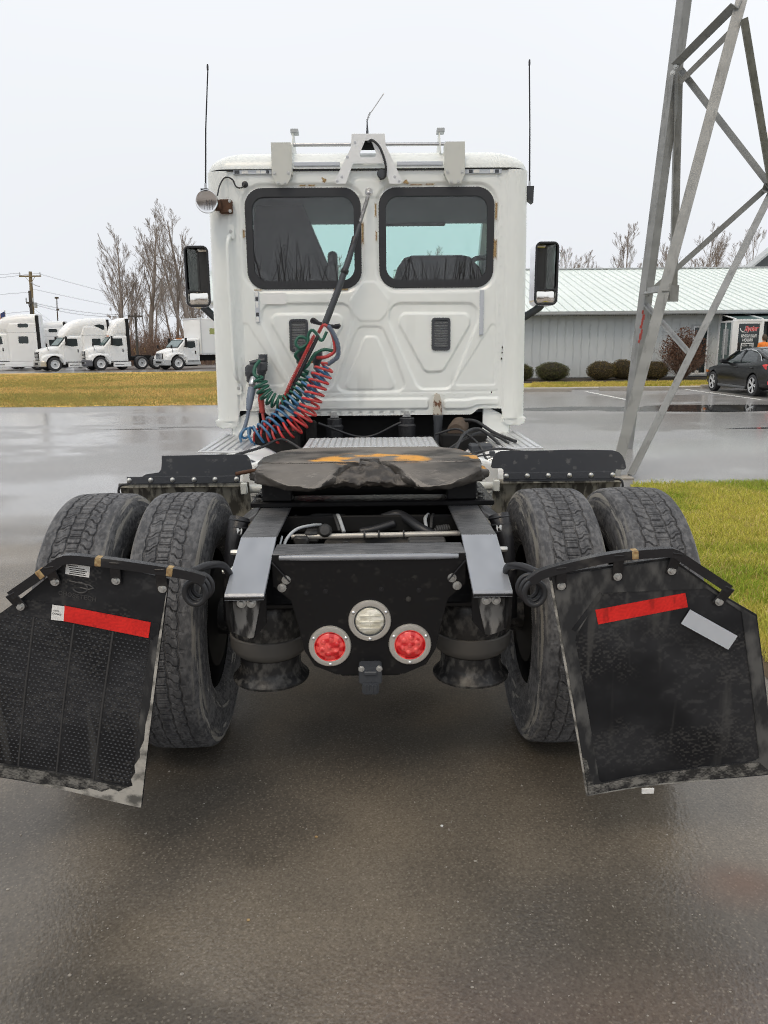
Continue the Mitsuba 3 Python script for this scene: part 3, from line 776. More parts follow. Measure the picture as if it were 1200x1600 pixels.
# ---- CB antennas
for s, xt, xb, zt in ((-1, -1.012, -1.068, 3.345), (1, 1.042, 1.066, 3.362)):
    an = put(TK, 'side_antenna', tube([(xb, 5.40, 2.63), (xb * 0.6 + xt * 0.4, 5.40, 3.0), (xt, 5.40, zt)], [0.0055, 0.0048, 0.0042], 7), 'm_black_rubber', True)
    put(an, 'tip', lathe([(0.006, 0), (0.007, 0.02), (0.004, 0.035)], 8, axis((xt, 5.40, zt), (0, 0, 1))), 'm_black_rubber', 40)
    put(an, 'ferrule', lathe([(0.008, 0), (0.008, 0.035), (0.006, 0.045)], 10, axis((xb, 5.40, 2.625), (0, 0, 1))), 'm_steel', 40)
    put(an, 'mount', hull([(xb - 0.022, 5.37, 2.56), (xb + 0.022, 5.37, 2.53), (xb - 0.026, 5.36, 2.632), (xb + 0.022, 5.36, 2.632), (xb - 0.022, 5.45, 2.56), (xb + 0.022, 5.45, 2.53), (xb - 0.026, 5.45, 2.632), (xb + 0.022, 5.45, 2.632)]), 'm_dark_plastic')
# ---- work light
wl = put(TK, 'work_light', lathe([(0.0, -0.10), (0.03, -0.098), (0.056, -0.07), (0.068, -0.02), (0.070, 0.0)], 32, axis((-1.010, 5.13, 2.512), (0.12, -1, -0.12))), 'm_dark_plastic', 40)
put(wl, 'bezel', lathe([(0.058, -0.004), (0.067, 0.0), (0.0695, 0.008), (0.066, 0.014), (0.056, 0.010)], 36, axis((-1.010, 5.13, 2.512), (0.12, -1, -0.12))), 'm_chrome', 40)
put(wl, 'reflector', lathe([(0.0, -0.045), (0.020, -0.040), (0.045, -0.022), (0.060, 0.0)], 32, axis((-1.010, 5.13, 2.512), (0.12, -1, -0.12)), cap=False), 'm_chrome', True)
put(wl, 'lens', lathe([(0.0, 0.008), (0.03, 0.006), (0.060, 0.0)], 32, axis((-1.010, 5.13, 2.512), (0.12, -1, -0.12)), cap=False), 'm_glass', True)
put(wl, 'bulb_shield', lathe([(0.016, -0.03), (0.016, -0.008), (0.0, -0.002)], 16, axis((-1.010, 5.13, 2.512), (0.12, -1, -0.12))), 'm_dark_plastic', 40)
for k in range(5):
    t_ = -0.032 + 0.016 * k
    put(wl, 'lens_rib', beam((-1.010 + t_ + 0.001, 5.125, 2.508 - 0.045), (-1.010 + t_ + 0.001, 5.120, 2.508 + 0.012), 0.004, 0.003), 'm_dark_plastic')
put(wl, 'mounting', join([cbox((-0.955, 5.24, 2.460), (-0.875, 5.29, 2.545), 0.006), cbox((-0.99, 5.20, 2.475), (-0.94, 5.27, 2.535), 0.008)]), 'm_rust')
for z in (2.472, 2.533):
    put(wl, 'bolt', hexbolt((-0.886, 5.238, z), (0, -1, 0), 0.007, 0.006), 'm_zinc')
put(wl, 'cable', tube(spline([(-0.955, 5.20, 2.56), (-0.948, 5.26, 2.63), (-0.915, 5.275, 2.680), (-0.868, 5.275, 2.668), (-0.846, 5.275, 2.625), (-0.812, 5.275, 2.618), (-0.792, 5.285, 2.642)], 40), 0.0048, 7), 'm_black_rubber', True)
put(wl, 'grommet', lathe([(0.02, 0), (0.02, 0.008), (0.012, 0.012)], 16, axis((-0.792, 5.300, 2.642), (0, -1, 0))), 'm_black_rubber', 40)
# ---- grab handle on the left pillar
gh = put(TK, 'grab_handle', tube(spline([(-0.905, 5.285, 2.33), (-0.905, 5.235, 2.30), (-0.912, 5.225, 2.22), (-0.912, 5.225, 1.80), (-0.908, 5.225, 1.48), (-0.900, 5.235, 1.42), (-0.893, 5.285, 1.385)], 50), 0.0125, 10), 'm_cab_white', True)
for z in (2.352, 1.345):
    put(gh, 'foot', bprism(rrect(-0.896, z, 0.044, 0.09, 0.015), 0.012, XZ((0, 5.290, 0)), 0.004), 'm_cab_white', 30)
    put(gh, 'bolt', hexbolt((-0.896, 5.278, z), (0, -1, 0), 0.008, 0.006), 'm_zinc')
# ---- lower corners and skirts
for s in (-1, 1):
    put(TK, 'corner_cap', bprism([(s * x, z) for x, z in ([(0.905, 1.145), (1.07, 1.125), (1.062, 1.085), (1.02, 1.068), (0.935, 1.075), (0.905, 1.105)][::s])], 0.10, XZ((0, 5.40, 0)), 0.012), 'm_cab_white', 30)
    sk = [(s * x, z) for x, z in ([(0.775, 1.185), (0.80, 1.20), (0.955, 1.125), (0.965, 0.86), (0.775, 0.86)][::s])]
    put(TK, 'side_skirt', bprism(sk, 0.03, XZ((0, 5.36, 0)), 0.006), 'm_cab_white', 30)
    put(TK, 'skirt_side', cbox((s * 0.945, 5.37, 0.62), (s * 0.975, 8.0, 1.13), 0.01), 'm_cab_white')
# ---- rusty latch and the small lugs under the cab
lt = put(TK, 'cab_latch', bprism([(0.428, 1.15), (0.486, 1.15), (0.482, 1.25), (0.470, 1.288), (0.452, 1.300), (0.436, 1.288), (0.430, 1.25)], 0.035, XZ((0, 5.298, 0)), 0.008), 'm_rusty_white', 30, label='rust streaked latch cover at the lower edge of the cab')
for x in (-0.25, 0.245):
    put(TK, 'cab_lug', join([bprism([(x - 0.03, 1.14), (x + 0.03, 1.14), (x + 0.012, 1.178), (x - 0.012, 1.178)], 0.02, XZ((0, 5.295, 0)), 0.003), hexbolt((x, 5.275, 1.158), (0, -1, 0), 0.008)]), 'm_zinc')
    put(TK, 'cab_air_spring', lathe([(0.055, -0.20), (0.058, -0.03), (0.062, 0.0), (0.05, 0.012), (0.05, 0.05)], 24, axis((x, 5.25, 1.085), (0, 0, 1))), 'm_black_rubber', 40)
put(TK, 'exhaust_strut', lathe([(0.026, -0.26), (0.03, -0.02), (0.034, 0.0), (0.034, 0.02)], 16, axis((0.455, 5.22, 1.135), (0, 0, 1))), 'm_dark_plastic', 40)
# ---- pogo stick, spring and tethers
put(TK, 'hose_tender', tube([(-0.056, 5.20, 2.381), (-0.128, 5.15, 2.162), (-0.200, 5.13, 1.97), (-0.285, 5.10, 1.765)], [0.013, 0.019, 0.021, 0.022], 12), 'm_dark_plastic', True)
HT = f'{TK}__hose_tender'
put(HT, 'sleeve', tube([(-0.150, 5.142, 2.10), (-0.160, 5.141, 2.075)], 0.0245, 12), 'm_black_rubber', True)
put(HT, 'grip', tube([(-0.086, 5.182, 2.30), (-0.10, 5.172, 2.25), (-0.128, 5.155, 2.165)], 0.0185, 12), 'm_black_rubber', True)
put(HT, 'spring', tube(coil([(0.0, 5.262, 2.560), (-0.028, 5.23, 2.47), (-0.056, 5.20, 2.385)], 0.010, 24, 8), 0.0032, 5), 'm_steel', True)
put(HT, 'anchor', join([tube([(0.022 * math.cos(t) + 0.006, 5.262, 2.585 + 0.022 * math.sin(t)) for t in np.linspace(0, 6.283, 20)[:-1]], 0.004, 6, True), lathe([(0.018, 0), (0.018, 0.005), (0.008, 0.009)], 20, axis((0.006, 5.297, 2.585), (0, -1, 0)))]), 'm_steel', True)
clampz = (-0.288, 5.095, 1.752)
put(HT, 'hose_clamp', join([beam((-0.375, 5.09, 1.775), (-0.205, 5.09, 1.735), 0.03, 0.022), tube(spline([(-0.375, 5.09, 1.775), (-0.36, 5.07, 1.79), (-0.33, 5.07, 1.768)], 10), 0.010, 8), tube(spline([(-0.205, 5.09, 1.735), (-0.195, 5.07, 1.75), (-0.235, 5.07, 1.745)], 10), 0.010, 8)]), 'm_black_rubber', 40)
# ---- glad hands
for o in ((-0.805, 5.22, 1.455), (-0.722, 5.21, 1.47), (-0.465, 5.20, 1.575), (-0.352, 5.19, 1.535)):
    gx, gy, gz = o
    put(TK, 'glad_hand', join([lathe([(0.014, -0.07), (0.020, -0.065), (0.022, -0.03), (0.030, -0.025), (0.032, 0.03), (0.022, 0.045)], 14, axis(o, (0.1, -0.2, 1))), obox((gx + 0.012, gy - 0.015, gz + 0.02), (0.026, 0.022, 0.030), None, 0.008), lathe([(0.026, -0.03), (0.028, 0.02), (0.018, 0.03)], 14, axis((gx, gy, gz), (0.2, -1, 0.2)))]), 'm_dark_plastic', 40)
put(TK, 'glad_hand_bracket', join([beam((-0.805, 5.255, 1.505), (-0.70, 5.255, 1.525), 0.05, 0.02), tube([(-0.80, 5.22, 1.51), (-0.70, 5.22, 1.535)], 0.018, 10), lathe([(0.03, 0), (0.03, 0.07)], 16, axis((-0.715, 5.235, 1.50), (0, 0, 1)))]), 'm_dark_plastic', 40)
put(TK, 'warning_label', cbox((-0.425, 5.298, 1.490), (-0.36, 5.31, 1.525), 0.0006), 'm_sticker')
put(TK, 'warning_label__stripe', cbox((-0.423, 5.2965, 1.508), (-0.362, 5.30, 1.523), 0.0005), 'm_orange')

# ---------------------------------------------------------------- chassis
for s in (-1, 1):
    xo, xi = s * 0.443, s * 0.322
    web = [(2.262, 0.880), (2.58, 0.974), (8.2, 0.974), (8.2, 0.70), (2.45, 0.70), (2.30, 0.745), (2.262, 0.80)]
    Mx = mframe((xo - (0.010 if s > 0 else 0), 0, 0), (0, 1, 0), (0, 0, 1), (1, 0, 0))
    r = put(TK, 'frame_rail', join([prism(web, 0.010, Mx), cbox((xo, 2.9, 0.70), (xi, 8.2, 0.71), 0.002)]), 'm_frame_black')
    put(r, 'top_flange', cbox((xo + s * 0.001, 2.585, 0.972), (xi, 8.2, 0.983), 0.004), 'm_rail_worn')
    sl = prism([(2.250, 0.868), (2.252, 0.880), (2.258, 0.887), (2.590, 0.983), (2.590, 0.972), (2.262, 0.874)], abs(xo - xi), mframe((min(xo, xi), 0, 0), (0, 1, 0), (0, 0, 1), (1, 0, 0)))
    put(r, 'tail_plate', sl, 'm_rail_grey', 30)
    put(r, 'tail_lip', tube([(xo, 2.257, 0.872), (xi, 2.257, 0.872)], 0.008, 8), 'm_frame_black', True)
    for q in range(2):
        put(r, 'bolt', hexbolt((s * (0.365 + 0.03 * q), 2.27, 0.852), (0, -1, 0), 0.010, 0.012), 'm_zinc')
    # bracket from the rail down to the air bag, greasy
    put(TK, 'spring_hanger', join([bprism([(s * x, z) for x, z in ([(0.328, 0.858), (0.446, 0.858), (0.450, 0.74), (0.375, 0.705), (0.330, 0.76)][::s])], 0.012, XZ((0, 2.345, 0)), 0.003), cbox((s * 0.43, 2.34, 0.72), (s * 0.446, 2.75, 0.88)), cbox((s * 0.22, 2.52, 0.742), (s * 0.45, 2.84, 0.760), 0.004)]), 'm_frame_black', 30)
    put(f'{TK}__spring_hanger' + ('_001' if s > 0 else ''), 'scuffed_plate', bprism([(s * x, z) for x, z in ([(0.345, 0.838), (0.440, 0.838), (0.446, 0.738), (0.415, 0.722), (0.385, 0.712), (0.372, 0.716)][::s])], 0.006, XZ((0, 2.333, 0)), 0.002), 'm_scuffed')
    g = put(TK, 'air_spring', lathe([(0.09, 0.742), (0.125, 0.738), (0.143, 0.722), (0.148, 0.69), (0.149, 0.65), (0.146, 0.62), (0.140, 0.600), (0.138, 0.590)], 36, mframe((s * 0.375, 2.70, 0), (1, 0, 0), (0, 1, 0), (0, 0, 1))), 'm_black_paint_worn', 40)
    put(g, 'band', lathe([(0.140, 0.600), (0.145, 0.596), (0.145, 0.552), (0.132, 0.528), (0.112, 0.512)], 36, mframe((s * 0.375, 2.70, 0), (1, 0, 0), (0, 1, 0), (0, 0, 1))), 'm_bezel_dirty', 40)
    put(g, 'piston', lathe([(0.112, 0.525), (0.112, 0.47), (0.118, 0.45), (0.134, 0.432), (0.142, 0.424), (0.140, 0.415), (0.12, 0.41), (0.0, 0.41)], 36, mframe((s * 0.375, 2.70, 0), (1, 0, 0), (0, 1, 0), (0, 0, 1))), 'm_black_paint_worn', 40)
    # shock absorber beside the inner tyre
    sh = put(TK, 'shock_absorber', tube([(s * 0.498, 2.88, 0.985), (s * 0.515, 2.84, 0.90), (s * 0.530, 2.82, 0.75), (s * 0.535, 2.80, 0.60)], [0.040, 0.036, 0.033, 0.030], 16), 'm_black_paint', True)
    put(sh, 'boot', join([lathe([(0.034, -0.01), (0.043, 0.0), (0.034, 0.01)], 16, axis((s * (0.498 + 0.004 * q), 2.875 - 0.009 * q, 0.975 - 0.026 * q), (s * 0.15, -0.3, -1))) for q in range(3)]), 'm_black_rubber', 40)
    put(sh, 'bolt', hexbolt((s * 0.50, 2.835, 0.945), (s * 0.3, -1, 0.3), 0.014, 0.012), 'm_zinc')
    for (yy, zz) in ((2.46, 0.90), (2.62, 0.92)):
        put(r, 'side_bolt', hexbolt((s * 0.443, yy, zz), (s, 0, 0), 0.010, 0.045), 'm_zinc')
    put(TK, 'outboard_bracket', join([hull([(s * 0.452, 2.98, 0.975), (s * 0.452, 3.36, 0.975), (s * 0.56, 3.05, 0.895), (s * 0.56, 3.33, 0.895), (s * 0.452, 2.98, 0.960), (s * 0.452, 3.36, 0.960), (s * 0.56, 3.05, 0.88), (s * 0.56, 3.33, 0.88)])]), 'm_rail_worn')
# closing crossmember
cm = [(-0.320, 0.955), (0.320, 0.955), (0.320, 0.850), (0.262, 0.80), (0.238, 0.70), (0.222, 0.62), (0.190, 0.565), (0.115, 0.532), (-0.115, 0.532), (-0.190, 0.565), (-0.222, 0.62), (-0.238, 0.70), (-0.262, 0.80), (-0.320, 0.850)]
c = put(TK, 'rear_crossmember', bprism(cm, 0.012, XZ((0, 2.452, 0)), 0.003), 'm_frame_black')
put(c, 'top_flange', cbox((-0.321, 2.452, 0.944), (0.321, 2.585, 0.957), 0.004), 'm_rail_worn')
put(c, 'lip', tube(np.vstack([spline([(-0.295, 2.438, 0.948), (0.0, 2.437, 0.948), (0.295, 2.438, 0.948)], 8)]), [0.008, 0.0105, 0.0105, 0.0105, 0.0105, 0.0105, 0.0105, 0.008], 10), 'm_rail_grey', True)
put(c, 'lower_step', bprism([(-0.13, 0.545), (0.13, 0.545), (0.10, 0.505), (-0.10, 0.505)], 0.01, XZ((0, 2.50, 0)), 0.002), 'm_under')
for x, z in [(-0.275, 0.872), (0.275, 0.872), (-0.290, 0.845), (0.292, 0.845)]:
    put(c, 'bolt', hexbolt((x, 2.440, z), (0, -1, 0), 0.010, 0.010), 'm_zinc')
for x, z in [(-0.145, 0.83), (-0.21, 0.825), (0.04, 0.835), (0.165, 0.83), (0.13, 0.80)]:
    put(c, 'stud', hexbolt((x, 2.440, z), (0, -1, 0), 0.006, 0.006), 'm_black_paint')
put(c, 'holes', join([lathe([(0.0055, 0), (0.0055, 0.0008), (0.0, 0.0008)], 10, axis((x, 2.4400, z), (0, -1, 0))) for x, z in [(-0.16 + 0.014 * k, 0.869) for k in (0, 2, 3)] + [(0.12 + 0.013 * k, 0.868) for k in (0, 1, 2, 3)] + [(0.20, 0.868), (0.22, 0.868), (-0.225, 0.868)]]), 'm_under', kind='stuff')
for s in (-1, 1):
    put(c, 'brace', beam((s * 0.318, 2.43, 0.935), (s * 0.262, 2.43, 0.868), 0.004, 0.008, (0, 1, 0), 0.001), 'm_black_paint')

# lamps
for x, z, lens in ((0.0, 0.727, 'm_lens_clear'), (-0.1355, 0.638, 'm_lens_red'), (0.1345, 0.641, 'm_lens_red')):
    M = axis((x, 2.440, z), (0, -1, 0))
    name = 'backup_light' if x == 0 else 'tail_light'
    l = put(TK, name, lathe([(0.072, -0.004), (0.072, 0.006), (0.069, 0.010), (0.056, 0.012), (0.051, 0.009), (0.050, 0.004)], 40, M, cap=False), 'm_bezel', 40)
    put(l, 'lens', lathe([(0.0, 0.0155), (0.02, 0.015), (0.038, 0.012), (0.047, 0.007), (0.0505, 0.002)][::-1], 36, M), lens, True)
    put(l, 'seal', lathe([(0.0495, 0.006), (0.0495, 0.010), (0.0515, 0.011), (0.053, 0.010)], 36, M, cap=False), 'm_dark_plastic' if lens == 'm_lens_clear' else 'm_lens_red', True)
    for k in range(3):
        t = math.radians(90 + 120 * k + (180 if x == 0 else 180))
        put(l, 'screw', lathe([(0.0055, 0.009), (0.0055, 0.013), (0.003, 0.015), (0, 0.0152)], 10, mframe(M[:3, 3] + A([0.0625 * math.cos(t), 0, 0.0625 * math.sin(t)]), M[:3, 0], M[:3, 1], M[:3, 2])), 'm_chrome', 40)
    if lens == 'm_lens_clear':
        for zz in (-0.022, 0.0, 0.022):
            put(l, 'rib', obox((x, 2.4235, z + zz), (0.036, 0.0022, 0.0015), None, 0.0008), lens)
        put(l, 'rib', obox((x, 2.4235, z), (0.0015, 0.0022, 0.036), None, 0.0008), lens)
    else:
        for k in range(6):
            t = math.radians(60 * k + 20)
            put(l, 'diode_dome', lathe([(0.011, 0.0115), (0.009, 0.0150), (0.004, 0.0168), (0.0, 0.017)], 12, mframe(M[:3, 3] + A([0.026 * math.cos(t), 0, 0.026 * math.sin(t)]), M[:3, 0], M[:3, 1], M[:3, 2])), lens, True)
        put(l, 'diode_dome', lathe([(0.010, 0.014), (0.008, 0.0172), (0.0, 0.0186)], 12, M), lens, True)
sk = put(TK, 'trailer_socket', join([bprism(rrect(0, 0.548, 0.078, 0.066, 0.010), 0.045, XZ((0, 2.440, 0)), 0.008), bprism(rrect(0, 0.502, 0.058, 0.044, 0.012), 0.055, XZ((0, 2.440, 0)), 0.012), cbox((-0.022, 2.385, 0.552), (0.022, 2.40, 0.565), 0.004)]), 'm_dark_plastic', 30)
for k in range(4):
    put(sk, 'rib', cbox((-0.020 + 0.012 * k, 2.380, 0.490), (-0.016 + 0.012 * k, 2.39, 0.518), 0.001), 'm_dark_plastic')
for x in (-0.030, 0.030):
    put(sk, 'screw', hexbolt((x, 2.396, 0.572), (0, -1, 0), 0.007, 0.005), 'm_zinc')

# axle, drive gear, rods and lines between the rails
put(TK, 'rear_axle', join([tube([(-1.1, 3.06, 0.525), (1.1, 3.06, 0.525)], 0.075, 20), lathe([(0.0, -0.19), (0.13, -0.17), (0.21, -0.06), (0.22, 0.02), (0.19, 0.12), (0.10, 0.24), (0.08, 0.5)], 28, axis((0.02, 3.06, 0.56), (0, 1, 0.1)))]), 'm_black_paint_worn', 40)
put(TK, 'differential_cover', lathe([(0.0, -0.02), (0.05, -0.018), (0.10, 0.0), (0.16, 0.05), (0.20, 0.14)], 28, axis((0.0, 3.06, 0.70), (0, -0.8, 0.7))), 'm_cast_grey', 40)
put(TK, 'engine_block', join([cbox((-0.40, 5.6, 0.45), (0.40, 8.3, 1.12), 0.05), cbox((-0.9, 5.9, 0.9), (0.9, 8.0, 1.14), 0.05), cbox((-0.30, 4.4, 0.50), (0.30, 5.6, 0.90), 0.08)]), 'm_under')
put(TK, 'firewall', cbox((-0.93, 5.50, 0.92), (0.93, 5.54, 1.148), 0.003), 'm_under')
for y0_, y1_, z0_ in ((3.45, 3.51, 0.72), (4.30, 4.36, 0.72), (2.98, 3.0, 0.90)):
    put(TK, 'crossmember', cbox((-0.43, y0_, z0_), (0.43, y1_, 0.965), 0.004), 'm_under')
put(TK, 'torque_rod', tube([(-0.30, 2.86, 0.912), (0.345, 2.84, 0.924)], 0.0105, 10), 'm_bezel', True)
for x in (-0.02, 0.035, 0.13):
    put(f'{TK}__torque_rod', 'clip', tube([(x + 0.0, 2.85 + 0.015 * math.cos(t), 0.919 + 0.015 * math.sin(t)) for t in np.linspace(0, 6.28, 12)[:-1]], 0.004, 5, True), 'm_cast_grey', True)
put(TK, 'levelling_rod', tube(spline([(-0.25, 2.78, 0.890), (-0.13, 2.78, 0.896), (-0.088, 2.78, 0.902)], 10), 0.006, 8), 'm_steel', True)
put(TK, 'levelling_rod_end', lathe([(0.012, 0), (0.016, 0.01), (0.016, 0.02)], 12, axis((-0.088, 2.77, 0.904), (0, -1, 0))), 'm_cast_grey', 40)
put(TK, 'levelling_valve', join([lathe([(0.022, -0.03), (0.026, 0.0), (0.026, 0.035), (0.018, 0.045), (0, 0.046)], 16, axis((-0.170, 2.88, 0.930), (0, -1, 0.3))), obox((-0.222, 2.88, 0.912), (0.028, 0.03, 0.022), None, 0.008), obox((-0.262, 2.86, 0.902), (0.03, 0.03, 0.018), None, 0.008)]), 'm_cast_grey', 40)
put(TK, 'brake_valve', join([cbox((0.145, 2.76, 0.890), (0.285, 2.82, 0.918), 0.006), cbox((0.15, 2.755, 0.880), (0.27, 2.82, 0.890), 0.003)]), 'm_cast_grey')
put(TK, 'spring_rod_end', tube(coil([(0.25, 2.86, 0.930), (0.31, 2.86, 0.938)], 0.016, 7, 10), 0.0045, 5), 'm_cast_grey', True)
for pts, rr, mt in (
        ([(-0.315, 2.660, 0.885), (-0.305, 2.720, 0.935), (-0.27, 2.780, 0.962), (-0.22, 2.840, 0.962), (-0.19, 2.900, 0.950)], 0.006, 'm_trim_grey'),
        ([(-0.33, 2.620, 0.875), (-0.325, 2.660, 0.915), (-0.318, 2.720, 0.950)], 0.004, 'm_trim_grey'),
        ([(-0.13, 3.010, 0.962), (-0.12, 2.960, 0.962), (-0.10, 2.900, 0.920)], 0.008, 'm_trim_grey'),
        ([(-0.145, 3.010, 0.962), (-0.135, 2.960, 0.962), (-0.118, 2.900, 0.925)], 0.006, 'm_cast_grey'),
        ([(-0.05, 2.800, 0.885), (-0.01, 2.800, 0.893), (0.03, 2.800, 0.885), (0.06, 2.800, 0.877), (0.10, 2.800, 0.891), (0.16, 2.800, 0.897)], 0.005, 'm_cast_grey'),
        ([(0.235, 3.010, 0.962), (0.22, 2.960, 0.955), (0.222, 2.920, 0.925)], 0.007, 'm_trim_grey'),
        ([(0.255, 3.010, 0.962), (0.245, 2.960, 0.955), (0.24, 2.920, 0.925)], 0.006, 'm_cast_grey'),
        ([(-0.30, 3.010, 0.962), (-0.27, 3.0, 0.94), (-0.22, 3.010, 0.962), (-0.10, 3.05, 0.95)], 0.009, 'm_under'),
        ([(0.05, 3.0, 0.95), (0.12, 3.010, 0.962), (0.20, 2.920, 0.925), (0.27, 2.900, 0.895)], 0.020, 'm_black_rubber'),
        ([(0.10, 2.980, 0.935), (0.02, 2.960, 0.915), (-0.04, 2.960, 0.905)], 0.016, 'm_black_rubber')):
    put(TK, 'air_line', tube(spline(pts, 24), rr, 7), mt, True)
put(TK, 'yoke', tube([(0.005 + 0.045 * math.cos(t), 3.02, 0.925 + 0.026 * math.sin(t)) for t in np.linspace(0.1, 3.04, 16)], 0.007, 8), 'm_cast_grey', True)
put(TK, 'brake_chamber', join([lathe([(0.06, -0.09), (0.085, -0.07), (0.088, 0.0), (0.085, 0.06), (0.05, 0.09)], 24, axis((x, 2.90, 0.64), (0, -1, 0.3))) for x in (-0.30, 0.30)]), 'm_black_paint', 40)

# ---------------------------------------------------------------- tyres and wheels
R0 = 0.525


def tyre_profile():
    p = [(-0.152 + 0.0, 0.300)]
    left = [(-0.105, 0.290), (-0.128, 0.305), (-0.146, 0.345), (-0.153, 0.395), (-0.151, 0.440), (-0.146, 0.468), (-0.143, 0.474), (-0.140, 0.486), (-0.136, 0.497), (-0.131, 0.5065), (-0.124, 0.5135), (-0.116, 0.5175)]
    tread = [(s, R0 - 0.0045 * (s / 0.11) ** 2 - 0.0008) for s in np.linspace(-0.109, 0.109, 100)]
    right = [(-s, r) for s, r in left[::-1]]
    return A(left + tread + right) * A([0.93, 1.0])


def tread_depth(s, v):
    a_s = np.abs(s)
    tri = lambda x: np.abs((x % 1.0) - 0.5) * 4 - 1
    circ = lambda c, amp, ph: sstep(0.0040, 0.0026, np.abs(s - c - amp * tri(v / 0.066 + ph)))
    g = np.maximum.reduce([circ(-0.024, 0.0025, 0), circ(0.024, 0.0025, 0.5), circ(-0.070, 0.0035, 0.3), circ(0.070, 0.0035, 0.8)])
    mid = sstep(0.003, 0.0016, np.abs(((v / 0.033) % 1 - 0.5) * 0.033)) * (a_s < 0.024)
    thin = 0.5 * sstep(0.0022, 0.001, np.abs(((v / 0.011) % 1 - 0.5) * 0.011)) * (a_s < 0.024) * (((v / 0.033) % 2) > 1)
    ph = np.where(s > 0, 0.5, 0.0)
    out = sstep(0.0036, 0.002, np.abs((((v + 0.010 * np.tanh((a_s - 0.046) * 160)) / 0.066 + ph) % 1 - 0.5) * 0.066)) * (a_s > 0.024) * (a_s < 0.070)
    sipe = 0.45 * sstep(0.0024, 0.001, np.abs((((v + 0.007 * np.tanh((a_s - 0.046) * 160)) / 0.033 + ph) % 1 - 0.5) * 0.033)) * (a_s > 0.030) * (a_s < 0.064)
    lug = sstep(0.006, 0.003, np.abs(((v / 0.066 + ph + 0.25) % 1 - 0.5) * 0.066)) * sstep(0.072, 0.078, a_s) * sstep(0.100, 0.088, a_s) * 0.22
    return 0.0068 * np.maximum.reduce([g, mid, thin, out, sipe, lug])


prof = tyre_profile()
NV = 1120
arcs = np.r_[0, np.cumsum(np.linalg.norm(np.diff(prof, axis=0), axis=1))]
arcs -= arcs[np.argmin(np.abs(prof[:, 0]))]
th = np.arange(NV + 1) * 2 * math.pi / NV
S, TH = np.meshgrid(prof[:, 0], th)
Rr = np.broadcast_to(prof[:, 1], S.shape).copy()
vv = TH * R0 / (2 * math.pi * R0) * 0.066 * 50
dep = tread_depth(S, vv) * (np.abs(S) < 0.110)
wear = (meshkit.fbm(np.stack([S * 30, np.cos(TH) * 9, np.sin(TH) * 9], -1), 3, 5) - 0.5)
chip = sstep(0.62, 0.72, meshkit.fbm(np.stack([S * 60, np.cos(TH) * 22, np.sin(TH) * 22], -1), 2, 9)) * 0.0016 * (np.abs(S) < 0.11)
Rr = Rr - dep - chip + 0.0014 * wear * (np.abs(S) < 0.15)
ringm = np.zeros_like(S)
for rr_ in (0.36, 0.385, 0.41, 0.435, 0.456):
    ringm += 0.0018 * np.exp(-((np.broadcast_to(prof[:, 1], S.shape) - rr_) / 0.005) ** 2)
Sx = S + np.sign(S) * ringm * (np.abs(S) > 0.12)
TV = np.stack([Sx, -np.cos(TH) * Rr, np.sin(TH) * Rr], -1).reshape(-1, 3)
nn, mm = S.shape
idx = np.arange(nn * mm).reshape(nn, mm)
a, b, c2, d = idx[:-1, :-1].ravel(), idx[:-1, 1:].ravel(), idx[1:, 1:].ravel(), idx[1:, :-1].ravel()
TF = np.concatenate([np.stack([a, b, c2], 1), np.stack([a, c2, d], 1)])
TUV = np.stack([np.broadcast_to(arcs, S.shape), vv], -1).reshape(-1, 2)
rim = lathe([(0.10, -0.06), (0.16, -0.055), (0.20, -0.03), (0.255, -0.02), (0.275, -0.09), (0.300, -0.105), (0.302, -0.10), (0.285, -0.02), (0.285, 0.07), (0.300, 0.105)], 40, mframe((0, 0, 0), (0, 1, 0), (0, 0, 1), (1, 0, 0)), cap=False)
hub = lathe([(0.0, -0.24), (0.10, -0.235), (0.12, -0.20), (0.14, -0.08), (0.14, 0.02)], 28, mframe((0, 0, 0), (0, 1, 0), (0, 0, 1), (1, 0, 0)))
tyre_src = rim_src = None
for x, spin, flip in ((-0.748, 0.35, 0), (-1.085, 1.9, 0), (0.742, 2.6, 1), (1.080, 4.1, 1)):
    c_, s_ = math.cos(spin), math.sin(spin)
    Rm = A([[1, 0, 0, 0], [0, c_, -s_, 0], [0, s_, c_, 0], [0, 0, 0, 1.0]])
    if flip:
        Rm = A([[-1, 0, 0, 0], [0, -1, 0, 0], [0, 0, 1, 0], [0, 0, 0, 1.0]]) @ Rm
    Mw = np.eye(4); Mw[:3, 3] = (x, 3.06, R0 - 0.004)
    M = Mw @ Rm
    if tyre_src is None:
        tyre_src = put(TK, 'tyre', (TV, TF), 'm_tyre', False, uv=TUV)
        scene[tyre_src]['to_world'] = T(M.tolist())
        rim_src = put(tyre_src, 'rim', rim, 'm_under', 40)
        scene[rim_src]['to_world'] = T(M.tolist())
    else:
        k = copy_part(tyre_src, TK, 'tyre', M)
        copy_part(rim_src, k, 'rim', M)
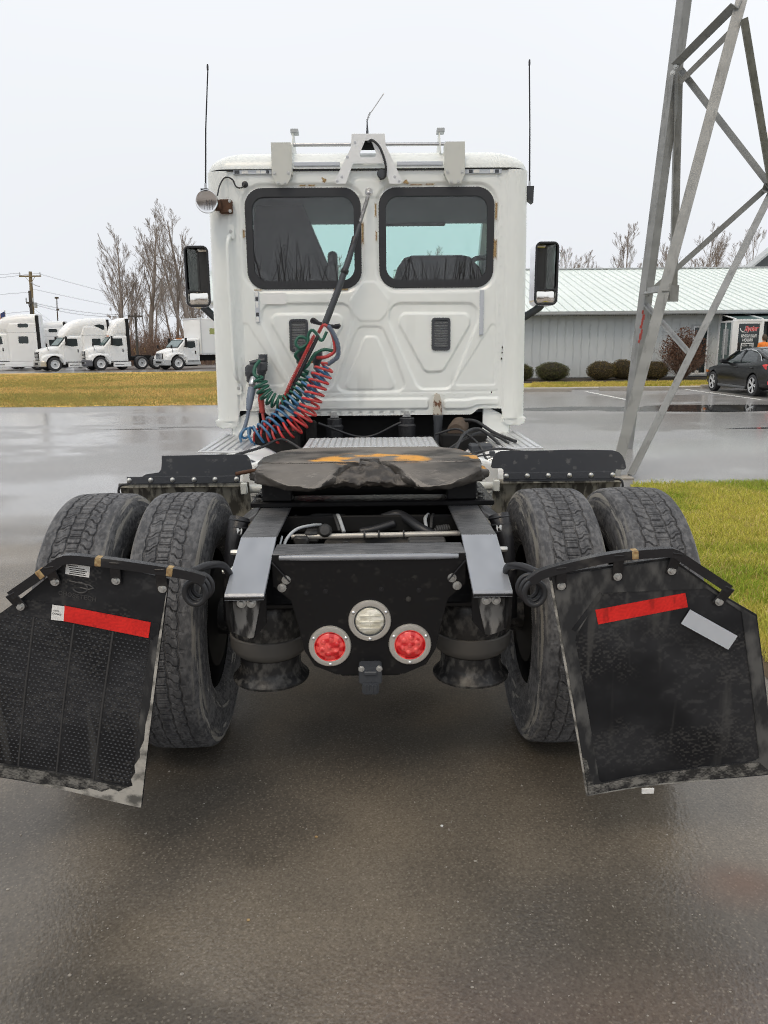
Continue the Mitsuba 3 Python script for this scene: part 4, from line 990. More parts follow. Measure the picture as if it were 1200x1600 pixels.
for s in (-1, 1):
    put(TK, 'brake_drum', lathe([(0.16, -0.06), (0.205, -0.05), (0.205, 0.11), (0.12, 0.12), (0.09, 0.25)], 32, mframe((s * 0.69, 3.06, 0.525), (0, 1, 0), (0, 0, 1), (s, 0, 0))), 'm_under', 40)
    ft = put(TK, 'front_tyre', lathe([(0.29, -0.11), (0.36, -0.145), (0.45, -0.145), (0.51, -0.12), (0.522, -0.06), (0.522, 0.06), (0.51, 0.12), (0.45, 0.145), (0.36, 0.145), (0.29, 0.11)], 48, mframe((s * 1.02, 7.55, 0.522), (0, 1, 0), (0, 0, 1), (s, 0, 0)), cap=False), 'm_far_tyre', 40)
    put(ft, 'rim', lathe([(0.0, 0.06), (0.12, 0.06), (0.16, 0.0), (0.26, 0.03), (0.295, 0.11)], 32, mframe((s * 1.02, 7.55, 0.522), (0, 1, 0), (0, 0, 1), (s, 0, 0)), cap=False), 'm_aluminium', 40)
# hood and fenders in front of the cab
hd = loft([A([(x * w, y, zb + (zt - zb) * z) for x, z in ((-1, 0), (-1, 0.55), (-0.82, 0.88), (-0.5, 1.0), (0.5, 1.0), (0.82, 0.88), (1, 0.55), (1, 0))]) for y, w, zb, zt in ((7.0, 1.05, 0.95, 1.92), (7.6, 1.04, 1.02, 1.84), (8.3, 0.98, 0.9, 1.70), (8.75, 0.80, 0.7, 1.50), (8.85, 0.70, 0.7, 1.35))])
put(TK, 'hood', hd, 'm_cab_white', 40)
for s in (-1, 1):
    put(TK, 'front_fender', loft([A([(s * x, y, z) for x, z in ((0.80, zb), (1.17, zb), (1.18, zt - 0.1), (1.10, zt), (0.80, zt + 0.05))][::s]) for y, zb, zt in ((6.95, 0.55, 1.0), (7.1, 1.0, 1.18), (7.5, 1.10, 1.22), (7.9, 1.05, 1.20), (8.25, 0.6, 1.1), (8.6, 0.4, 0.95))]), 'm_cab_white', 40)
put(TK, 'front_bumper', cbox((-1.12, 8.62, 0.35), (1.12, 8.85, 0.68), 0.06), 'm_dark_plastic')
# mirrors
for s, x0, x1, z0, z1 in ((-1, -1.452, -1.256, 1.925, 2.392), (1, 1.300, 1.490, 1.915, 2.402)):
    yb = 6.30
    cxm, czm, wm, hm = (x0 + x1) / 2, (z0 + z1) / 2, x1 - x0, z1 - z0
    mi_ = put(TK, 'side_mirror', join([bprism(rrect(cxm, czm, wm, hm, 0.05, 8), 0.06, XZ((0, yb + 0.20, 0)), 0.004), prism(rrect(cxm, czm, wm, hm, 0.05, 8), 0.14, XZ((0, yb + 0.145, 0)), [rrect(cxm, czm, wm - 0.02, hm - 0.02, 0.042, 8)])]), 'm_chrome', 35)
    put(mi_, 'liner', join([cbox((cxm - wm / 2 + 0.012, yb + 0.125, czm - hm / 2 + 0.02), (cxm + wm / 2 - 0.012, yb + 0.138, czm + hm / 2 - 0.02), 0.002)] + [cbox((cxm + q * (wm / 2 - 0.014) - 0.002, yb + 0.02, czm - hm / 2 + 0.03), (cxm + q * (wm / 2 - 0.014) + 0.002, yb + 0.13, czm + hm / 2 - 0.03), 0.0005) for q in (-1, 1)]), 'm_black_rubber')
    mfm = lambda oz: mframe((0, yb, 0), (math.cos(0), 0, 0), (0, 0, 1), (0, -1, 0))
    put(mi_, 'frame', bprism(rrect(cxm, czm, wm - 0.004, hm - 0.004, 0.045, 8), 0.022, XZ((0, yb + 0.018, 0)), 0.006, [rrect(cxm, czm + 0.055, wm - 0.034, hm - 0.145, 0.025, 6), rrect(cxm, z0 + 0.068, wm - 0.034, 0.098, 0.022, 6)]), 'm_black_rubber', 30)
    tw = A([-s * 0.54, -0.83, 0.13])
    xx, yy_, zz_ = basis(tw)
    sgn = 1 if xx[0] > 0 else -1
    put(mi_, 'glass', ([tuple(A((cxm, yb + 0.072, czm + 0.055)) + xx * sgn * a_ * (wm / 2 - 0.012) + A((0, 0, 1)) * b_ * (hm / 2 - 0.068)) for a_, b_ in ((-1, -1), (1, -1), (1, 1), (-1, 1))], [[0, 1, 2], [0, 2, 3]]), 'm_mirror')
    put(mi_, 'wide_glass', (lambda g: g)(loft([A([(cxm + a_ * (wm / 2 - 0.012) * q, yb + 0.02 - 0.012 * (1 - q * q), z0 + 0.068 + b_ * 0.054 * q) for a_, b_ in ((-1, -1), (0, -1), (1, -1), (1, 0), (1, 1), (0, 1), (-1, 1), (-1, 0))]) for q in (1.0, 0.8, 0.6, 0.4, 0.2, 0.05)])), 'm_mirror', True)
    put(mi_, 'arm', tube(spline([(cxm - s * 0.02, yb + 0.05, z0 + 0.01), (cxm - s * 0.05, yb + 0.06, z0 - 0.02), (s * 1.22, yb + 0.12, z0 - 0.10), (s * 1.03, yb + 0.25, z0 - 0.20)], 16), 0.030, 10), 'm_dark_plastic', True)
# ---------------------------------------------------------------- quarter fenders with rubber strips
stripL = [(-1.185, 1.001), (-1.123, 1.004), (-1.094, 1.021), (-1.03, 1.03), (-1.018, 1.045), (-1.013, 1.075), (-1.01, 1.111), (-0.737, 1.114), (-0.619, 1.115), (-0.600, 1.111), (-0.587, 1.095), (-0.579, 1.069), (-0.574, 1.045), (-0.580, 1.036), (-0.625, 1.034), (-0.633, 1.028), (-0.640, 0.973), (-1.187, 0.971)]
stripR = [(0.654, 0.966), (0.653, 1.022), (0.645, 1.030), (0.597, 1.032), (0.591, 1.040), (0.595, 1.066), (0.603, 1.092), (0.612, 1.105), (0.636, 1.116), (0.858, 1.117), (0.999, 1.119), (1.183, 1.114), (1.215, 1.104), (1.234, 1.087), (1.250, 1.055), (1.256, 1.026), (1.245, 1.017), (1.206, 1.019), (1.199, 0.964)]
for s, poly, bolts, x0, x1 in ((-1, stripL, [-1.174, -1.07, -0.964, -0.859, -0.757, -0.653], -1.235, -0.600), (1, stripR, [0.666, 0.769, 0.872, 0.976, 1.082, 1.188], 0.611, 1.246)):
    prof_ = [(3.716, 0.955), (3.722, 0.970), (3.735, 0.974), (3.752, 0.965), (3.762, 0.930), (3.785, 0.86), (3.81, 0.75), (3.82, 0.55), (3.814, 0.55), (3.802, 0.75), (3.777, 0.86), (3.752, 0.93), (3.742, 0.955), (3.733, 0.963), (3.726, 0.955)]
    fd = put(TK, 'quarter_fender', prism(prof_, x1 - x0, mframe((x0, 0, 0), (0, 1, 0), (0, 0, 1), (1, 0, 0))), 'm_fender_dirty', 35)
    put(fd, 'end_lip', tube(spline([(x0 if s < 0 else x1, 3.72, 0.90), (x0 if s < 0 else x1, 3.72, 0.945), ((x0 + 0.015) if s < 0 else (x1 - 0.015), 3.72, 0.968), ((x0 + 0.05) if s < 0 else (x1 - 0.05), 3.72, 0.972)], 12), 0.006, 6), 'm_black_rubber', True)
    st = put(TK, 'fender_strip', bprism(poly, 0.006, XZ((0, 3.716, 0)), 0.0015), 'm_fender')
    put(st, 'clamp_bar', cbox((min(bolts) - 0.012, 3.7045, 0.976), (max(bolts) + 0.010, 3.7095, 1.010), 0.001), 'm_fender')
    for bx_ in bolts:
        put(st, 'bolt', lathe([(0.0125, 0), (0.0125, 0.003), (0.011, 0.006), (0.006, 0.009), (0, 0.010)], 14, axis((bx_, 3.7045, 0.994), (0, -1, 0))), 'm_zinc', 40)
    put(TK, 'fender_bracket', join([tube([(s * 0.46, 3.78, 0.93), (s * 0.70, 3.78, 0.93)], 0.022, 12), cbox((s * 0.605, 3.70, 0.918), (s * 0.635, 3.74, 0.972), 0.003)]), 'm_offwhite', 40)
    # fuel tank and step plates ahead of the fender
    tk = put(TK, 'fuel_tank', lathe([(0.0, 0), (0.24, 0.0), (0.30, 0.03), (0.315, 0.08), (0.315, 1.30), (0.30, 1.36), (0.0, 1.37)], 40, mframe((s * 0.80, 4.02, 0.69), (1, 0, 0), (0, 0, 1), (0, -1, 0)) @ mframe((0, 0, 0), (1, 0, 0), (0, 1, 0), (0, 0, -1))), 'm_white', 40)
    for yy in (4.35, 4.95):
        put(tk, 'strap', lathe([(0.318, -0.03), (0.321, -0.028), (0.321, 0.028), (0.318, 0.03)], 40, axis((s * 0.80, yy, 0.69), (0, 1, 0)), cap=False), 'm_steel', 40)
    put(TK, 'step_plate', join([cbox((s * 0.75, 4.55, 1.004), (s * 1.03, 5.40, 1.018), 0.004)] + [cbox((s * (0.765 + 0.045 * k), 4.56, 1.018), (s * (0.785 + 0.045 * k), 5.39, 1.024), 0.003) for k in range(6)]), 'm_aluminium')
    put(TK, 'tank_fairing', bprism([(s * x, z) for x, z in ([(0.50, 0.86), (0.62, 0.86), (0.66, 0.90), (0.66, 1.005), (0.60, 1.035), (0.50, 1.05)][::s])], 0.12, XZ((0, 4.02, 0)), 0.02), 'm_white', 30)
# ---------------------------------------------------------------- deck plate
dk = put(TK, 'deck_plate', cbox((-0.395, 4.46, 1.030), (0.395, 4.90, 1.046), 0.004), 'm_aluminium')
bars = []
for i in range(22):
    for j in range(10):
        x, y = -0.375 + i * 0.0357, 4.485 + j * 0.0434
        a_ = math.pi / 4 * (1 if (i + j) % 2 else -1)
        bars.append(obox((x, y, 1.047), (0.015, 0.0045, 0.0025), (A([math.cos(a_), math.sin(a_), 0]), A([-math.sin(a_), math.cos(a_), 0]), A([0, 0, 1])), 0.0015))
put(dk, 'tread_bars', join(bars), 'm_aluminium', kind='stuff')
put(dk, 'front_edge', cbox((-0.395, 4.452, 1.0), (0.395, 4.460, 1.046), 0.002), 'm_aluminium')
# lines and a bellows right of the deck plate
put(TK, 'bellows_pipe', join([lathe([(0.052 + (0.010 if q % 2 else 0.0), q * 0.016) for q in range(12)], 20, axis((0.56, 5.05, 1.06), (0.25, 1, 0.12)))]), 'm_brown_pipe', 40)
for pts, rr in (([(0.50, 4.55, 1.0), (0.58, 4.75, 1.08), (0.68, 4.85, 1.10), (0.76, 4.75, 1.05), (0.80, 4.55, 1.0)], 0.016), ([(0.46, 4.60, 1.0), (0.60, 4.80, 1.05), (0.72, 4.90, 1.07), (0.84, 4.80, 1.03), (0.88, 4.50, 0.98)], 0.013), ([(0.42, 5.0, 1.05), (0.55, 4.95, 1.09), (0.62, 4.80, 1.06), (0.66, 4.60, 1.02), (0.64, 4.20, 1.0)], 0.011), ([(0.40, 4.15, 1.0), (0.56, 4.25, 1.03), (0.74, 4.35, 1.04), (0.88, 4.32, 1.02)], 0.010), ([(0.44, 4.05, 1.0), (0.60, 4.18, 1.025), (0.80, 4.2, 1.03)], 0.008), ([(-0.42, 4.7, 1.0), (-0.55, 4.75, 1.06), (-0.66, 4.6, 1.03), (-0.80, 4.5, 1.0)], 0.013), ([(0.62, 5.2, 1.12), (0.70, 5.1, 1.12), (0.80, 4.95, 1.06), (0.90, 4.75, 1.03)], 0.018), ([(-0.35, 5.1, 1.12), (-0.05, 5.15, 1.02), (0.2, 5.1, 1.12)], 0.012)):
    put(TK, 'chassis_line', tube(spline(pts, 26), rr * 0.65, 8), 'm_black_rubber', True)
put(TK, 'line_fitting', join([cbox((0.655, 4.18, 1.02), (0.685, 4.21, 1.05), 0.004), cbox((0.60, 4.62, 0.98), (0.74, 4.72, 1.03), 0.01)]), 'm_dark_plastic')
for lo_, hi_ in (((-0.75, 4.95, 0.90), (-0.46, 5.30, 1.08)), ((0.46, 5.0, 0.85), (0.76, 5.35, 1.05)), ((-0.44, 5.06, 0.80), (-0.36, 5.12, 1.14))):
    put(TK, 'battery_box', cbox(lo_, hi_, 0.012), 'm_under')
# ---------------------------------------------------------------- fifth wheel
ZT = 1.170
top = m3d.Manifold.hull_points(A([(x, y, z) for x, y in ((-0.285, 3.52), (0.300, 3.52), (0.40, 3.42), (0.455, 3.22), (0.452, 3.06), (-0.448, 3.06), (-0.450, 3.22), (-0.39, 3.42)) for z in (1.118, ZT)]))
fw = top
for s in (-1, 1):
    fw = fw + m3d.Manifold.hull_points(A([(s * 0.06, 3.10, ZT), (s * 0.450, 3.10, ZT), (s * 0.06, 3.10, 1.10), (s * 0.450, 3.10, 1.10), (s * 0.440, 2.945, 1.152), (s * 0.445, 2.955, 1.108), (s * 0.452, 3.06, 1.09), (s * 0.12, 2.99, 1.155), (s * 0.12, 2.98, 1.10),
                                         (s * 0.225, 2.86, 1.102), (s * 0.195, 2.87, 1.098), (s * 0.31, 2.87, 1.110), (s * 0.225, 2.87, 1.084), (s * 0.31, 2.88, 1.090)]))
    fw = fw + m3d.Manifold.hull_points(A([(s * 0.43, 3.40, 1.14), (s * 0.47, 3.30, 1.13), (s * 0.485, 3.08, 1.125), (s * 0.44, 3.02, 1.125), (s * 0.43, 3.40, 1.105), (s * 0.47, 3.30, 1.10), (s * 0.485, 3.08, 1.095), (s * 0.44, 3.02, 1.095), (s * 0.40, 3.2, 1.15)]))
fw = fw - m3d.Manifold.hull_points(A([(-0.036, 3.02, 1.0), (0.040, 3.02, 1.0), (-0.036, 3.16, 1.0), (0.040, 3.16, 1.0), (-0.036, 3.02, 1.3), (0.040, 3.02, 1.3), (-0.036, 3.16, 1.3), (0.040, 3.16, 1.3)]))
fw = fw.refine_to_length(0.011)
v, f = from_man(fw)
v = trimesh.Trimesh(v, f, process=True)
trimesh.smoothing.filter_taubin(v, iterations=1)
vv_, ff_ = np.array(v.vertices), np.array(v.faces)
side_amt = 1 - sstep(1.155, 1.166, vv_[:, 2]) * sstep(3.04, 3.10, vv_[:, 1])
dn = np.stack([meshkit.fbm(vv_ * 26 + 17 * k, 4, 3) - 0.5 for k in range(3)], 1)
vv_ = vv_ + dn * (0.003 + 0.026 * side_amt * (1 - 0.8 * sstep(0.12, 0.18, np.abs(vv_[:, 0])) * sstep(0.42, 0.38, np.abs(vv_[:, 0])) * sstep(1.095, 1.115, vv_[:, 2])))[:, None] * A([1, 1, 0.8])
put(TK, 'fifth_wheel', (vv_, ff_), 'm_grease', True)
FW = f'{TK}__fifth_wheel'
jaw = m3d.Manifold.hull_points(A([(-0.10, 3.06, 1.09), (0.10, 3.06, 1.09), (-0.045, 3.04, 1.155), (0.048, 3.04, 1.155), (-0.10, 3.25, 1.09), (0.10, 3.25, 1.09), (-0.04, 3.25, 1.155), (0.04, 3.25, 1.155)])) + m3d.Manifold.hull_points(A([(-0.055, 2.98, 1.09), (0.058, 2.98, 1.09), (-0.05, 2.99, 1.125), (0.05, 2.99, 1.125), (-0.06, 3.2, 1.09), (0.06, 3.2, 1.09), (-0.05, 3.2, 1.125), (0.05, 3.2, 1.125)])) + m3d.Manifold.hull_points(A([(-0.21, 2.955, 1.085), (0.20, 2.955, 1.085), (-0.19, 2.945, 1.105), (0.18, 2.945, 1.105), (-0.045, 3.01, 1.160), (0.050, 3.01, 1.160), (-0.20, 3.2, 1.085), (0.20, 3.2, 1.085), (-0.05, 3.2, 1.16), (0.05, 3.2, 1.16)]))
jv, jf = from_man(jaw.refine_to_length(0.012))
put(FW, 'locking_jaw', noisy((jv, jf), 0.020, 34, 8), 'm_grease_dark', True)
put(FW, 'mounting_plate', join([cbox((-0.485, 3.065, 0.984), (0.510, 3.48, 1.006), 0.004)]), 'm_frame_black')
put(FW, 'release_handle', tube(spline([(-0.40, 3.10, 1.135), (-0.47, 3.10, 1.132), (-0.535, 3.05, 1.128)], 8), 0.008, 8), 'm_rust', True)
for s in (-1, 1):
    put(FW, 'pedestal', cbox((s * 0.315, 3.075, 1.006), (s * 0.438, 3.38, 1.085), 0.006), 'm_frame_black')
    for k in range(4):
        put(FW, 'bolt', hexbolt((s * (0.455 + 0.012 * (k % 2)), 3.09 + 0.09 * k, 1.006), (0, 0, 1), 0.013, 0.012), 'm_black_paint_worn')
put(FW, 'cross_tube', tube([(-0.32, 3.16, 1.05), (0.32, 3.16, 1.05)], 0.035, 14), 'm_under', True)
# ---------------------------------------------------------------- mud flaps
YFL = 2.15


def flap_frame(o, deg, s):
    t = math.radians(deg)
    du, dv = A([s * math.cos(t), 0, math.sin(t)]), A([s * math.sin(t), 0, -math.cos(t)])
    return o, du, dv


def FM(fr, y):
    """Local (u outward, v up, w towards the viewer)."""
    o, du, dv = fr
    s = 1 if du[0] > 0 else -1
    return mframe((o[0], y, o[1]), du, -dv, (0, -1, 0))


def up(poly):
    return [(u, -v) for u, v in poly]


def sag(u, v, fr):
    """How far the rubber bellies towards the viewer at (u, v)."""
    k = 1.0 if fr[1][0] > 0 else 0.7
    v = np.clip(v, 0, 1)
    return k * (0.020 * np.sin(v * 4.6) * v + 0.014 * np.sin(u * 8.5 + 0.6 + 2.2 * k) * v * v * 1.4)


def fpr(fr, poly, h, y, b=0.0, holes=()):
    M = FM(fr, y)
    v, f = (bprism(up(poly), h, np.eye(4), b, [up(q) for q in holes]) if b else prism(up(poly), h, np.eye(4), [up(q) for q in holes]))
    v, f = from_man(to_man((v, f)).refine_to_length(0.045))
    v = v.copy()
    v[:, 2] += sag(v[:, 0], -v[:, 1], fr)
    v, f = move((v, f), M)
    if np.linalg.det(M[:3, :3]) < 0:
        f = f[:, ::-1]
    return v, f


def fpt(fr, u, v, y=YFL):
    o, du, dv = fr
    return A((o[0], y - float(sag(u, v, fr)), o[1])) + u * du + v * dv


fr = flap_frame((0.537, 0.974), 9.5, 1)
outl = [(-0.010, 0.0), (0.345, 0.012), (0.500, 0.165), (0.580, 0.232), (0.596, 0.765), (0.014, 0.738)]
fl = put(TK, 'mud_flap', fpr(fr, outl, 0.009, YFL, 0.002), 'm_flap', label='plain black mud flap on the right with a silver and a red tape')
panel = [(0.040, 0.215), (0.058, 0.690), (0.066, 0.700), (0.538, 0.706), (0.550, 0.698), (0.534, 0.215), (0.44, 0.125), (0.145, 0.085), (0.125, 0.095), (0.045, 0.20)]
rim_in = [(u + (0.29 - u) * 0.022, v + (0.42 - v) * 0.018) for u, v in panel]
put(fl, 'raised_border', fpr(fr, [(-0.004, 0.006), (0.343, 0.018), (0.496, 0.168), (0.575, 0.236), (0.590, 0.759), (0.018, 0.733)], 0.0045, YFL - 0.0085, 0.002, [panel]), 'm_flap_border')
put(fl, 'dusty_edge', fpr(fr, [(0.060, 0.703), (0.548, 0.710), (0.586, 0.757), (0.020, 0.731), (0.014, 0.60), (0.026, 0.60), (0.036, 0.70)], 0.0015, YFL - 0.0125), 'm_flap_dusty')
put(fl, 'worn_rim', fpr(fr, [(-0.010, 0.02), (-0.004, 0.02), (0.020, 0.735), (0.014, 0.738)], 0.011, YFL + 0.001), 'm_flap_pale')
put(fl, 'worn_rim', fpr(fr, [(0.014, 0.738), (0.020, 0.732), (0.40, 0.752), (0.40, 0.758)], 0.011, YFL + 0.001), 'm_flap_pale')
put(fl, 'rib', fpr(fr, [(0.032, 0.178), (0.044, 0.188), (0.140, 0.088), (0.128, 0.078)], 0.006, YFL - 0.0085, 0.002), 'm_flap')
put(fl, 'red_tape', fpr(fr, [(0.110, 0.132), (0.377, 0.127), (0.380, 0.172), (0.113, 0.178)], 0.0015, YFL - 0.0095), 'm_tape_red')
put(fl, 'silver_tape', fpr(fr, [(0.384, 0.178), (0.514, 0.284), (0.483, 0.322), (0.353, 0.217)], 0.0015, YFL - 0.0150), 'm_tape_silver', label='crooked silver tape on the right mud flap')
bolts_r = [(0.019, 0.037), (0.184, 0.038), (0.341, 0.049), (0.469, 0.167)]
bar_r = [(0.470, 2.13, 0.955), (0.520, 2.13, 0.984), (0.703, 2.13, 1.026), (0.860, 2.13, 1.039), (0.888, 2.13, 1.034), (1.051, 2.13, 0.926)]
fr2 = flap_frame((-0.566, 1.008), 12, -1)
outl2 = [(0.004, 0.036), (0.283, 0.024), (0.410, 0.172), (0.475, 0.240), (0.585, 0.32), (0.590, 0.770), (-0.017, 0.784)]
fl2 = put(TK, 'mud_flap', fpr(fr2, outl2, 0.009, YFL, 0.002), 'm_flap', label='dimpled black mud flap on the left with vertical ribs and a red tape')
bumps = []
rngb = np.random.default_rng(3)
for i in range(40):
    for j in range(40):
        u = 0.028 + 0.0135 * i + (0.00675 if j % 2 else 0)
        v = 0.232 + 0.0122 * j
        if v > 0.712 or u > 0.575 or (v < 0.335 and u > 0.46 + (v - 0.24) * 1.0):
            continue
        if min(abs(u - q) for q in (0.141, 0.256, 0.3725, 0.49)) < 0.006:
            continue
        c0 = fpt(fr2, u, v, YFL - 0.0085)
        o, du, dv = fr2
        bumps.append((np.vstack([c0 + du * 0.0048, c0 + dv * 0.004, c0 - du * 0.0048, c0 - dv * 0.004, c0 + A((0, -0.0042, 0))]), A([[0, 4, 1], [1, 4, 2], [2, 4, 3], [3, 4, 0]]).astype(int)))
put(fl2, 'dimples', join(bumps), 'm_flap_dots', kind='stuff')
for u in (0.141, 0.256, 0.3725, 0.49):
    put(fl2, 'rib', tube([fpt(fr2, u, 0.226 if u < 0.45 else 0.31, YFL - 0.009), fpt(fr2, u + 0.001, 0.47, YFL - 0.010), fpt(fr2, u, 0.722, YFL - 0.009)], 0.0034, 6), 'm_flap_edge', True)
put(fl2, 'raised_border', fpr(fr2, [(0.006, 0.205), (0.022, 0.222), (0.012, 0.720), (0.585, 0.722), (0.588, 0.765), (-0.013, 0.779)], 0.004, YFL - 0.0085, 0.0015), 'm_flap_border')
put(fl2, 'side_border', fpr(fr2, [(0.006, 0.232), (0.030, 0.230), (0.026, 0.50), (0.021, 0.722), (-0.010, 0.722)], 0.0035, YFL - 0.0085, 0.001), 'm_flap_border')
put(fl2, 'dusty_edge', fpr(fr2, [(0.012, 0.724), (0.585, 0.726), (0.587, 0.763), (-0.012, 0.777)], 0.0012, YFL - 0.0122), 'm_flap_dusty')
put(fl2, 'worn_rim', fpr(fr2, [(0.004, 0.05), (0.007, 0.24), (0.001, 0.44), (0.006, 0.50), (0.003, 0.55), (0.012, 0.585), (0.008, 0.61), (0.021, 0.640), (0.016, 0.665), (0.026, 0.690), (0.018, 0.712), (0.040, 0.726), (0.058, 0.742), (0.085, 0.738), (0.11, 0.756), (0.15, 0.752), (0.18, 0.766), (0.25, 0.764), (0.30, 0.772), (0.30, 0.7755), (-0.0165, 0.783)], 0.0012, YFL - 0.0132), 'm_flap_pale')
put(fl2, 'cross_band', fpr(fr2, [(0.010, 0.175), (0.405, 0.178), (0.455, 0.225), (0.010, 0.225)], 0.003, YFL - 0.0085, 0.001), 'm_flap')
put(fl2, 'red_tape', fpr(fr2, [(0.036, 0.176), (0.288, 0.174), (0.285, 0.221), (0.036, 0.225)], 0.0015, YFL - 0.0125), 'm_tape_red')
put(fl2, 'tape_backing', fpr(fr2, [(0.286, 0.176), (0.323, 0.178), (0.322, 0.224), (0.284, 0.221)], 0.0015, YFL - 0.0122), 'm_sticker')
for uu, vv0, tx, hgt in ((0.318, 0.196, 'com', 0.006), (0.320, 0.206, 'oowa', 0.0075)):
    tm = meshkit.text_mesh(tx, hgt, 0.0006)
    V = np.array(tm.vertices) @ A([[-1, 0, 0], [0, 1, 0], [0, 0, 1]])
    put(fl2, 'small_print', move((V * A([1, 1, 1]), np.array(tm.faces)[:, ::-1]), mframe(fpt(fr2, uu, vv0, YFL - 0.0138), fr2[1], -fr2[2], (0, -1, 0))), 'm_print')
put(fl2, 'paper_label', fpr(fr2, [(0.299, 0.047), (0.231, 0.043), (0.230, 0.077), (0.299, 0.079)], 0.001, YFL - 0.0090), 'm_sticker')
pl = []
for k, (w_, q) in enumerate(((0.03, 0.295), (0.045, 0.290), (0.05, 0.288), (0.042, 0.285), (0.048, 0.288))):
    z_ = 0.050 + 0.0058 * k
    pl.append(fpr(fr2, [(q, z_), (q - w_, z_ - 0.002), (q - w_, z_ + 0.0008), (q, z_ + 0.0028)], 0.0004, YFL - 0.0101))
put(f'{fl2}__paper_label', 'print_lines', join(pl), 'm_print', kind='stuff')
# raised logo and lettering moulded into the left flap
lg = [tube([fpt(fr2, 0.252 + 0.022 * math.cos(t), 0.112 + 0.016 * math.sin(t), YFL - 0.010) for t in np.linspace(0.5, 5.6, 16)], 0.0028, 6),
      tube([fpt(fr2, u, v, YFL - 0.010) for u, v in ((0.252, 0.112), (0.228, 0.113), (0.212, 0.106), (0.225, 0.099), (0.285, 0.098))], 0.0028, 6)]
put(fl2, 'moulded_logo', join(lg), 'm_flap_edge', True)
for tx, v0 in (('CHOSETECH', 0.145), ('CHOSETECH', 0.165)):
    tm = meshkit.text_mesh(tx, 0.0125, 0.0016, True)
    V = np.array(tm.vertices)
    if v0 > 0.15:
        continue
    V[:, 0] *= 0.110 / V[:, 0].max()
    V[:, 0] = -V[:, 0]
    put(fl2, 'moulded_lettering', move((V, np.array(tm.faces)[:, ::-1]), mframe(fpt(fr2, 0.312, v0, YFL - 0.0088), fr2[1], -fr2[2], (0, -1, 0))), 'm_flap_edge')
bolts_l = [(0.016, 0.065), (0.150, 0.067), (0.321, 0.104), (0.410, 0.197)]
bar_l = [(-0.470, 2.13, 0.975), (-0.531, 2.13, 0.993), (-0.696, 2.13, 1.022), (-0.841, 2.13, 1.041), (-0.878, 2.13, 1.036), (-1.030, 2.13, 0.935)]
for bar, frm, bolts, s in ((bar_r, fr, bolts_r, 1), (bar_l, fr2, bolts_l, -1)):
    b = put(TK, 'flap_hanger', tube(np.vstack([spline(bar[:-1], 26), [bar[-1]]]), 0.0185, 4, ph=math.pi / 4), 'm_black_paint', 30)
    for k, (u, v) in enumerate(bolts):
        p = fpt(frm, u, v, YFL - 0.016)
        # nearest spot on the bar above the bolt
        bp = spline(bar, 80)
        q = bp[np.argmin((bp[:, 0] - p[0]) ** 2 + 0.3 * (bp[:, 2] - p[2]) ** 2)] if k < 3 else A(bar[-1])
        tb = put(b, 'tab', beam(q + A((0, -0.012, 0.006)), p + unit(p - q) * 0.012, 0.030, 0.006, (0, -1, 0), 0.002), 'm_black_paint')
        put(tb, 'bolt', hexbolt(p + A((0, -0.004, 0)), (0, -1, 0), 0.0085, 0.010), 'm_zinc')
    put(b, 'rust_band', join([beam(spline(bar, 60)[i0] + A((0, -0.001, 0)), spline(bar, 60)[i0 + 2] + A((0, -0.001, 0)), 0.0275, 0.0275) for i0 in ((9, 29, 47) if s < 0 else (28,))]), 'm_old_glue')
    cx_, cz_ = (-0.508, 0.926) if s < 0 else (0.490, 0.910)
    put(b, 'spring_ring', tube([(cx_ + 0.030 * math.cos(t), 2.155, cz_ + 0.036 * math.sin(t)) for t in np.linspace(0, 2 * math.pi, 36)[:-1]], 0.0088, 8, True), 'm_black_rubber', True)
    for q in range(2):
        put(b, 'spring_coil', tube([(cx_ - s * (0.004 + 0.006 * q) + 0.031 * math.cos(t), 2.178 + 0.022 * q, cz_ + 0.003 * (q + 1) + 0.036 * math.sin(t)) for t in np.linspace(0, 2 * math.pi, 36)[:-1]], 0.0085, 8, True), 'm_black_rubber', True)
    put(b, 'frame_arm', tube(spline([(cx_ + s * 0.02, 2.21, cz_ + 0.046), (cx_ - s * 0.02, 2.26, cz_ + 0.052), (cx_ - s * 0.05, 2.33, cz_ + 0.03), (s * 0.445, 2.38, cz_ - 0.02)], 14), 0.012, 10), 'm_black_paint', True)
put(fl, 'loose_tag', cbox((0.845, 2.143, 0.252), (0.883, 2.149, 0.270), 0.001), 'm_sticker')

